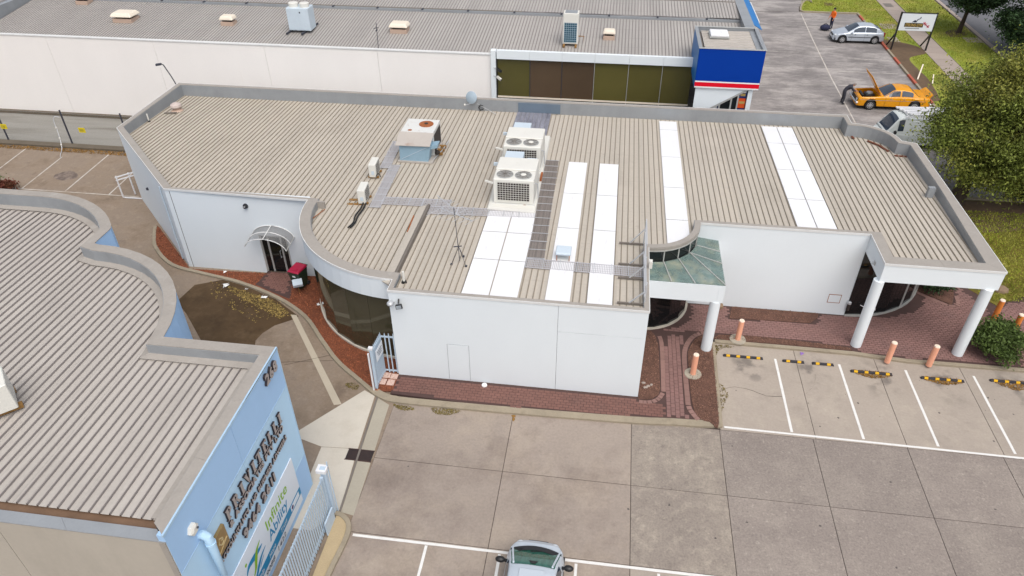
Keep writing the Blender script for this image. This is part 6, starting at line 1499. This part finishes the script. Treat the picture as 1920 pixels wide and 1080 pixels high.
# orange classic sedan, bonnet up
t = thing('parked_car', 'orange classic sedan with its bonnet raised', 'car', local=True)
c = Car(x0=-2.35, x1=2.38, sill=.24, wr=.33, arch=.40, wheels=(-1.36, 1.52), w0=.93, crown=.02, rz=1.36, rcrown=.05, cb=.92, ct=.64, spokes=8, bay=(1.05, 2.16),
        belt=[(-2.35, .72), (-2.25, .90), (-.9, .95), (.9, .93), (2.1, .86), (2.3, .80), (2.38, .62)], width=[(-2.35, .80), (-2.1, .90), (-1.2, .93), (1.5, .93), (2.2, .90), (2.38, .84)],
        roof=[(-1.62, .93), (-1.0, 1.32), (-.5, 1.38), (-.05, 1.36), (.78, .93)])
c.build(t, 'carorange', side=((-1.15, -.40), (-.30, .42)), ws=(0.0, .72), rw=(-1.55, -1.08))
c.side_strip(t, -2.2, 2.25, .70, .025, 'chrome', 'chrome_strip'); c.door_lines(t, (-.35, .62, -1.1), .3)
hd = MB(); hd.box(0, 1.6, -.76, .76, 0, .035); hd.box(.08, 1.5, -.66, .66, -.04, 0)
hd.xf(Matrix.Translation((.92, 0, .98)) @ Matrix.Rotation(math.radians(-54), 4, 'Y')); hd.build('bonnet', M['carorange'], t, bevel=.01)
MB().box(1.15, 1.75, -.32, .32, .5, .85).build('engine', M['engine'], t, bevel=.03); MB().lathe([(.2, 0), (.2, .08)], (1.45, 0, .86), 16).build('air_cleaner', M['acpale'], t); MB().box(1.9, 2.05, -.4, .4, .45, .86).build('radiator', M['black'], t)
MB().box(1.75, 1.95, .45, .62, .58, .8).build('battery', M['dark'], t)
MB().box(2.33, 2.39, -.78, .78, .5, .72).build('grille', M['dark'], t)
for sg in (1, -1):
    MB().lathe([(.1, 0), (.1, .03)], (2.385, sg * .6, .63), 14, 'x').build('headlight', M['lamp'], t); MB().box(-2.38, -2.33, sg * .6 - .14, sg * .6 + .14, .62, .78).build('tail_light', M['redlamp'], t)
    MB().bar((.75, sg * .82, .93), (.02, sg * .655, 1.34), .035).build('windscreen_trim', M['chrome'], t)
    for x in (-.55, .28): MB().box(x - .1, x + .05, sg * .93, sg * .945, .80, .83).build('door_handle', M['chrome'], t)
for (x0, x1) in ((2.36, 2.47), (-2.44, -2.33)): MB().box(x0, x1, -.9, .9, .40, .54).build('bumper', M['chrome'], t, bevel=.025)
MB().hexa([(-2.3, -.72, .92), (-2.05, -.72, .92), (-2.05, .72, .92), (-2.3, .72, .92)], [(-2.42, -.72, 1.14), (-2.3, -.72, 1.10), (-2.3, .72, 1.10), (-2.42, .72, 1.14)]).build('spoiler', M['carorange'], t)
MB().ell((-.75, .35, 1.0), (.18, .2, .2)).build('seat', M['green_ink'], t)
MB().box(2.475, 2.485, -.18, .18, .42, .52).build('number_plate', M['signwhite'], t)
t.location = (19.05, 51.0, 0); t.rotation_euler = (0, 0, PI + math.radians(1.5))

# white van half under the tree
t = thing('parked_van', 'white van with a loaded roof rack half hidden under the big tree', 'van', local=True)
c = Car(x0=-2.3, x1=2.3, sill=.24, wr=.33, arch=.38, wheels=(-1.35, 1.35), w0=.86, crown=.02, rz=1.94, rcrown=.05, cb=.97, ct=.70, spokes=6,
        belt=[(-2.3, 1.05), (1.4, 1.06), (1.9, .98), (2.2, .82), (2.3, .55)], width=[(-2.3, .80), (-1.9, .86), (1.6, .86), (2.1, .80), (2.3, .66)],
        roof=[(-2.3, 1.90), (-2.0, 1.94), (1.2, 1.93), (1.32, 1.90), (2.02, 1.02)])
c.build(t, 'carwhite', side=((1.02, 1.36),), ws=(1.38, 1.95))
for sg in (1, -1):
    for (a, b) in ((-1.95, -.75), (-.65, .55)): 
        mb = MB(); 
        wb, wt, zb, z = c.cab((a + b) / 2); mb.hexa([(a, sg * (wb + .002), 1.2), (b, sg * (wb + .002), 1.2), (b, sg * (wb - .03), 1.2), (a, sg * (wb - .03), 1.2)], [(a, sg * (wt + .035), 1.76), (b, sg * (wt + .035), 1.76), (b, sg * (wt - .01), 1.76), (a, sg * (wt - .01), 1.76)]); mb.build('side_panel', M['carwhite'], t, bevel=.01)
    MB().ell((1.55, sg * 1.0, 1.15), (.09, .12, .13)).build('mirror', M['black'], t); MB().box(2.18, 2.29, sg * .52 - .13, sg * .52 + .13, .58, .74).build('headlight', M['lamp'], t)
MB().box(2.22, 2.36, -.78, .78, .3, .5).build('bumper', M['black'], t, bevel=.03)
rk_ = MB()
for x in (-1.7, -.4, .9): rk_.bar((x, -.75, 2.06), (x, .75, 2.06), .05)
for sg in (1, -1):
    rk_.bar((-2.1, sg * .75, 2.06), (1.15, sg * .75, 2.06), .05)
    for x in (-1.7, -.4, .9): rk_.bar((x, sg * .7, 1.9), (x, sg * .75, 2.06), .04)
rk_.build('roof_rack', M['whitesteel'], t)
for k, y in enumerate((-.62, -.36, -.1, .16, .42)): MB().box(-2.3, 1.25 - .12 * k, y, y + .19, 2.09, 2.16).build('rack_plank', M['whitesteel'], t)
t.location = (18.75, 44.9, 0); t.rotation_euler = (0, 0, PI + math.radians(4))

# silver car, bottom edge
t = thing('parked_car', 'pale silver small hatchback with green tinted windscreen and black mirrors at the bottom edge', 'car', local=True)
c = Car(x0=-1.85, x1=1.75, sill=.2, wr=.30, arch=.35, wheels=(-1.2, 1.12), w0=.85, crown=.05, rz=1.46, rcrown=.06, cb=.97, ct=.66, spokes=7, ff=.99,
        belt=[(-1.85, .7), (-1.75, .92), (.6, .95), (1.0, .93), (1.45, .78), (1.66, .62), (1.75, .42)], width=[(-1.85, .7), (-1.6, .82), (.9, .85), (1.3, .79), (1.6, .62), (1.75, .40)],
        roof=[(-1.8, .95), (-1.4, 1.38), (-.6, 1.48), (.1, 1.45), (.36, 1.38), (1.2, .95)])
c.build(t, 'carsilver2', side=((-1.2, -.4), (-.32, .55)), ws=(.34, 1.14), rw=(-1.75, -1.45), wglass='carglassgreen')
mb = MB()
for i in range(13):
    a = -1 + 2 * i / 12; mb.v += [(1.20 - .14 * a * a + .04, .76 * a, .985 + .045 * (1 - a * a)), (1.12 - .20 * a * a - .06, .74 * a, 1.05 + .045 * (1 - a * a))]
for i in range(12): q = i * 2; mb.f.append((q, q + 1, q + 3, q + 2))
mb.build('wiper_cowl', M['black'], t)
MB().hexa([(.50, -.12, 1.40), (.38, -.06, 1.46), (.38, .06, 1.46), (.50, .12, 1.40)], [(.5, -.12, 1.418), (.38, -.06, 1.475), (.38, .06, 1.475), (.5, .12, 1.418)]).build('mirror_mount', M['black'], t)
MB().box(-.55, .16, -.36, .36, 1.50, 1.532).build('sunroof', M['carsilver2'], t, bevel=.012)
for sg in (1, -1):
    MB().ell((.66, sg * 1.0, 1.02), (.10, .15, .09)).build('mirror', M['black'], t, smooth=True); MB().bar((.68, sg * .8, .95), (.67, sg * .92, 1.0), .07).build('mirror_arm', M['black'], t)
    MB().ell((1.48, sg * .52, .66), (.15, .14, .09)).build('headlight', M['lamp'], t, smooth=True)
    MB().bar((1.12, sg * .70, .985), (.36, sg * .56, 1.44), .05).build('pillar_trim', M['carsilver2'], t)
MB().box(1.70, 1.77, -.3, .3, .42, .52).build('grille', M['black'], t); c.door_lines(t, (-.36, .66), .3)
for a_, b_ in (((1.14, -.45, 1.02), (.98, .15, 1.13)), ((1.16, .2, 1.02), (1.0, .62, 1.10))): MB().bar(a_, b_, .022, .015).build('wiper', M['black'], t)
t.location = (-1.17, 11.38, 0); t.rotation_euler = (0, 0, PI / 2 + math.radians(-1))

# ================================================================== PEOPLE
def person(lab, J, E_, R_, root_i, mats, assign, loc, rz, hair, hairm):
    me = bpy.data.meshes.new('person'); me.from_pydata(J, E_, []); o = bpy.data.objects.new('person', me); COL.objects.link(o)
    md = o.modifiers.new('skin', 'SKIN'); md.use_smooth_shade = True
    sv = me.skin_vertices[0].data
    for i, r in enumerate(R_): sv[i].radius = (r, r) if not isinstance(r, tuple) else r; sv[i].use_root = (i == root_i)
    sb = o.modifiers.new('sub', 'SUBSURF'); sb.levels = 2; sb.render_levels = 2
    dg = bpy.context.evaluated_depsgraph_get(); m2 = bpy.data.meshes.new_from_object(o.evaluated_get(dg)); bpy.data.objects.remove(o)
    for m in mats: m2.materials.append(M[m])
    for p in m2.polygons: p.material_index = assign(p.center); p.use_smooth = True
    t = bpy.data.objects.new('person', m2); COL.objects.link(t); tag(t, lab, 'person')
    t.location = loc; t.rotation_euler = (0, 0, rz)
    MB().ell(hair[0], hair[1], 14, 10).build('hair', M[hairm], t, smooth=True)
    return t
# upright worker (faces -y in local space)
J = [(0, 0, .95), (0, 0, 1.15), (0, .0, 1.38), (0, -.01, 1.50), (0, -.03, 1.60), (0, -.03, 1.70),
     (.10, 0, .88), (.11, -.02, .50), (.12, .02, .08), (.12, -.13, .05), (-.10, 0, .88), (-.12, .03, .50), (-.13, .06, .08), (-.13, -.09, .05),
     (.19, 0, 1.42), (.25, .02, 1.14), (.24, -.12, .93), (.24, -.17, .86), (-.19, 0, 1.42), (-.25, 0, 1.14), (-.26, -.14, .94), (-.26, -.19, .88)]
E_ = [(0, 1), (1, 2), (2, 3), (3, 4), (4, 5), (0, 6), (6, 7), (7, 8), (8, 9), (0, 10), (10, 11), (11, 12), (12, 13), (2, 14), (14, 15), (15, 16), (16, 17), (2, 18), (18, 19), (19, 20), (20, 21)]
Rr = [.14, .14, .15, .06, .09, .085, .095, .07, .05, .04, .095, .07, .05, .04, .075, .052, .04, .035, .075, .052, .04, .035]
def asg(c):
    if c.z > 1.50: return 0
    if abs(c.x) > .2 and c.z < 1.0: return 0
    if c.z > .98: return 1
    return 2 if c.z > .1 else 3
p1 = person('person in an orange work top and navy trousers standing beyond the silver hatchback', J, E_, Rr, 0, ['skin', 'hivis', 'navycloth', 'black'], asg, (18.72, 68.35, 0), math.radians(-60), ((0, .005, 1.70), (.105, .115, .11)), 'hair')
t = thing('kit_bag', 'navy kit bag on the asphalt at the feet of the worker in orange', 'bag', (18.15, 67.9, 0))
MB().ell((18.12, 67.75, .26), (.45, .3, .26), 14, 8).build('body', M['navycloth'], t, smooth=True); MB().tube([(17.85, 67.75, .45), (18.1, 67.75, .62), (18.35, 67.75, .45)], .025, 6).build('handle', M['black'], t)
# man bent over the engine bay (faces +x in local space)
J = [(0, 0, .98), (.14, 0, 1.14), (.36, 0, 1.28), (.46, 0, 1.35), (.53, 0, 1.38), (.60, 0, 1.37),
     (.0, .11, .90), (.03, .13, .50), (-.02, .14, .08), (.13, .15, .05), (.0, -.11, .90), (.05, -.13, .5), (.02, -.14, .08), (.17, -.15, .05),
     (.34, .20, 1.26), (.48, .24, 1.02), (.70, .16, .96), (.78, .14, .95), (.34, -.20, 1.26), (.50, -.23, 1.02), (.72, -.12, .98), (.80, -.1, .97)]
Rr2 = [.15, .15, .16, .065, .09, .085, .10, .075, .055, .04, .10, .075, .055, .04, .08, .058, .042, .035, .08, .058, .042, .035]
def asg2(c):
    if c.x > .44 and c.z > 1.22: return 0
    if c.x > .68 and c.z < 1.1: return 0
    return 2 if c.z < .1 else 1
p2 = person('person in charcoal overalls bending over the open engine of the orange car', J, E_, Rr2, 0, ['skin', 'darkcloth', 'black'], asg2, (15.95, 50.95, 0), math.radians(2), ((.55, 0, 1.43), (.10, .095, .085)), 'hairgrey')
for p, hs_ in ((p1, (((.24, -.19, .84), (0, -.4, -1)), ((-.26, -.21, .86), (0, -.4, -1)))), (p2, (((.80, .14, .945), (1, 0, -.2)), ((.82, -.1, .965), (1, 0, -.2))))):
    for (c, d) in hs_:
        c = Vector(c); d = Vector(d).normalized(); sd_ = d.cross(Vector((0, 0, 1)) if abs(d.z) < .8 else Vector((0, 1, 0))).normalized(); mb = MB()
        for k in range(4): b0 = c + sd_ * (-.03 + .02 * k); mb.tube([b0, b0 + d * .045, b0 + d * .08 + Vector((0, 0, -.012))], [.009, .0085, .007], 6)
        b0 = c + sd_ * .03; mb.tube([b0 - d * .03, b0 + sd_ * .03, b0 + sd_ * .04 + d * .03], [.011, .010, .008], 6)
        mb.build('fingers', M['skin'], p, smooth=True)

# ================================================================== TREES AND SHRUBS
def leaf_cloud(centers, radii, n, size, aspect=.45, droop=0.0, flat=.6):
    """n leaf quads scattered in gaussian clumps; returns verts, faces"""
    k = len(centers); idx = rng.integers(0, k, n); C = centers[idx] + rng.normal(size=(n, 3)) * radii[idx][:, None] * np.array([1, 1, flat])
    nrm = rng.normal(size=(n, 3)) + np.array([0, 0, .7]); nrm /= np.linalg.norm(nrm, axis=1)[:, None]
    a = rng.normal(size=(n, 3)); a[:, 2] -= droop; a -= nrm * (a * nrm).sum(1)[:, None]; a /= np.linalg.norm(a, axis=1)[:, None]; b = np.cross(nrm, a)
    s = size * rng.uniform(.6, 1.4, n); a = a * (s / 2)[:, None]; b = b * (s * aspect / 2)[:, None]
    V = np.stack([C - a, C - b, C + a, C + b], 1).reshape(-1, 3); return V, np.arange(4 * n).reshape(-1, 4)
def tree(name, lab, loc, lobes, nclump, clump_r, nleaf, size, leafm, trunk_r, fork_z, group=None, cat='tree', droop=0.0, nlimb=9, seed=1):
    global rng
    rng = np.random.default_rng(seed); rs = random.Random(seed)
    t = thing(name, lab, cat, loc, group); L0 = Vector(loc)
    cs = []; w = [l[1][0] * l[1][1] * l[1][2] for l in lobes]
    while len(cs) < nclump:
        l = rs.choices(lobes, w)[0]; v = rng.normal(size=3); v /= np.linalg.norm(v); r = rs.random() ** .33
        if r < .58: continue
        c = np.array(l[0]) + v * r * np.array(l[1])
        if c[2] < .35: continue
        cs.append(c + np.array([L0.x, L0.y, L0.z]))
    cs = np.array(cs); rad = clump_r * rng.uniform(.6, 1.35, nclump)
    V, Fq = leaf_cloud(cs, rad, nleaf, size, .5, droop)
    put('crown', raw_mesh('crown', V, Fq), M[leafm], t)
    if trunk_r:
        P = [(L0.x, L0.y, L0.z - .1), (L0.x + .05, L0.y, L0.z + fork_z * .5), (L0.x + rs.uniform(-.1, .1), L0.y + rs.uniform(-.1, .1), L0.z + fork_z)]
        MB().tube(P, [trunk_r * 1.25, trunk_r, trunk_r * .8], 12).build('trunk', M['bark'], t, smooth=True)
        for k in range(nlimb):
            e = cs[rs.randrange(nclump)]; s = Vector(P[2]) - Vector((0, 0, rs.uniform(0, .3) * fork_z)); e = Vector(e); m_ = s.lerp(e, .5) + Vector((rs.uniform(-.3, .3), rs.uniform(-.3, .3), rs.uniform(.1, .5)))
            MB().tube([s, m_, e], [trunk_r * .55, trunk_r * .32, trunk_r * .12], 7).build('limb', M['bark'], t, smooth=True)
    return t
tree('broad_tree', 'big spreading olive green tree beside the right end of the building', (18.95, 37.3, 0),
     [((2.3, .8, 4.9), (4.2, 4.2, 2.7)), ((2.9, .6, 6.2), (3.2, 3.0, 1.9)), ((.3, .1, 3.5), (2.5, 2.4, 1.6)), ((5.0, -.3, 4.2), (3.0, 2.8, 2.6)), ((2.4, -.8, 2.7), (3.2, 2.0, 1.3)), ((.8, .2, 2.5), (1.9, 1.6, .9))],
     300, .50, 170000, .14, 'leaf_olive', .36, 2.3, droop=.9, nlimb=12, seed=3)
tree('street_tree', 'dark street tree with a bare trunk on the verge by the road kerb', (29.3, 68.1, .07),
     [((.3, .2, 4.5), (2.8, 2.7, 2.5)), ((.3, .1, 3.1), (2.1, 2.0, 1.2))], 150, .38, 46000, .19, 'leaf_dark', .17, 2.0, 'dark trees along the road', seed=5)
tree('street_tree', 'dark conical street tree at the top right corner with foliage almost to the ground', (33.2, 62.8, 0),
     [((0, 0, 3.2), (3.3, 3.2, 2.7)), ((0, 0, 5.6), (3.0, 2.8, 2.8)), ((0, 0, 8), (1.8, 1.8, 2))], 190, .42, 60000, .20, 'leaf_dark', .22, 1.6, 'dark trees along the road', seed=6)
tree('round_shrub', 'round green shrub beside the right white column', (16.35, 24.65, .1),
     [((0, 0, .62), (1.0, .95, .68))], 80, .17, 9000, .13, 'leaf_bush', .05, .4, cat='shrub', nlimb=6, seed=8)
sh = tree('flowering_shrub', 'low green shrub with white flowers in the bed under the right porch', (15.35, 29.0, .12),
     [((0, 0, .35), (.75, .85, .40)), ((-.4, .4, .3), (.5, .5, .3))], 40, .15, 3600, .12, 'leaf_dark', .03, .25, cat='shrub', nlimb=4, seed=9)
scatter_quads('blossom', np.array([(15.35 + random.uniform(.1, .75), 29 + random.uniform(-.7, .5), .12 + random.uniform(.4, .72)) for _ in range(60)]), .09, M['flower'], .5, .8, 'stuff', sh)
tree('dark_shrub', 'dark green shrub at the right edge in the shade of the big tree', (23.0, 38.3, .05), [((0, 0, .9), (1.3, 1.2, .9))], 50, .25, 6000, .17, 'leaf_bush', .06, .5, cat='shrub', nlimb=5, seed=10)
tree('planter_shrub', 'bright green shrub at the left edge behind the blue building parapet', (-34.5, 32.0, 0), [((0, 0, .45), (.5, .4, .4))], 24, .14, 1800, .14, 'leaf_bush', .03, .25, cat='shrub', nlimb=3, seed=11)
M['leaf_red'] = foliage('red_flax_leaves', (.16, .045, .03), .4, (.10, .08, .03))
tree('planter_shrub', 'reddish low shrub beside the green one at the left edge', (-33.6, 32.0, 0), [((0, 0, .28), (.55, .35, .25))], 20, .12, 1400, .13, 'leaf_red', .03, .2, cat='shrub', nlimb=3, seed=12)
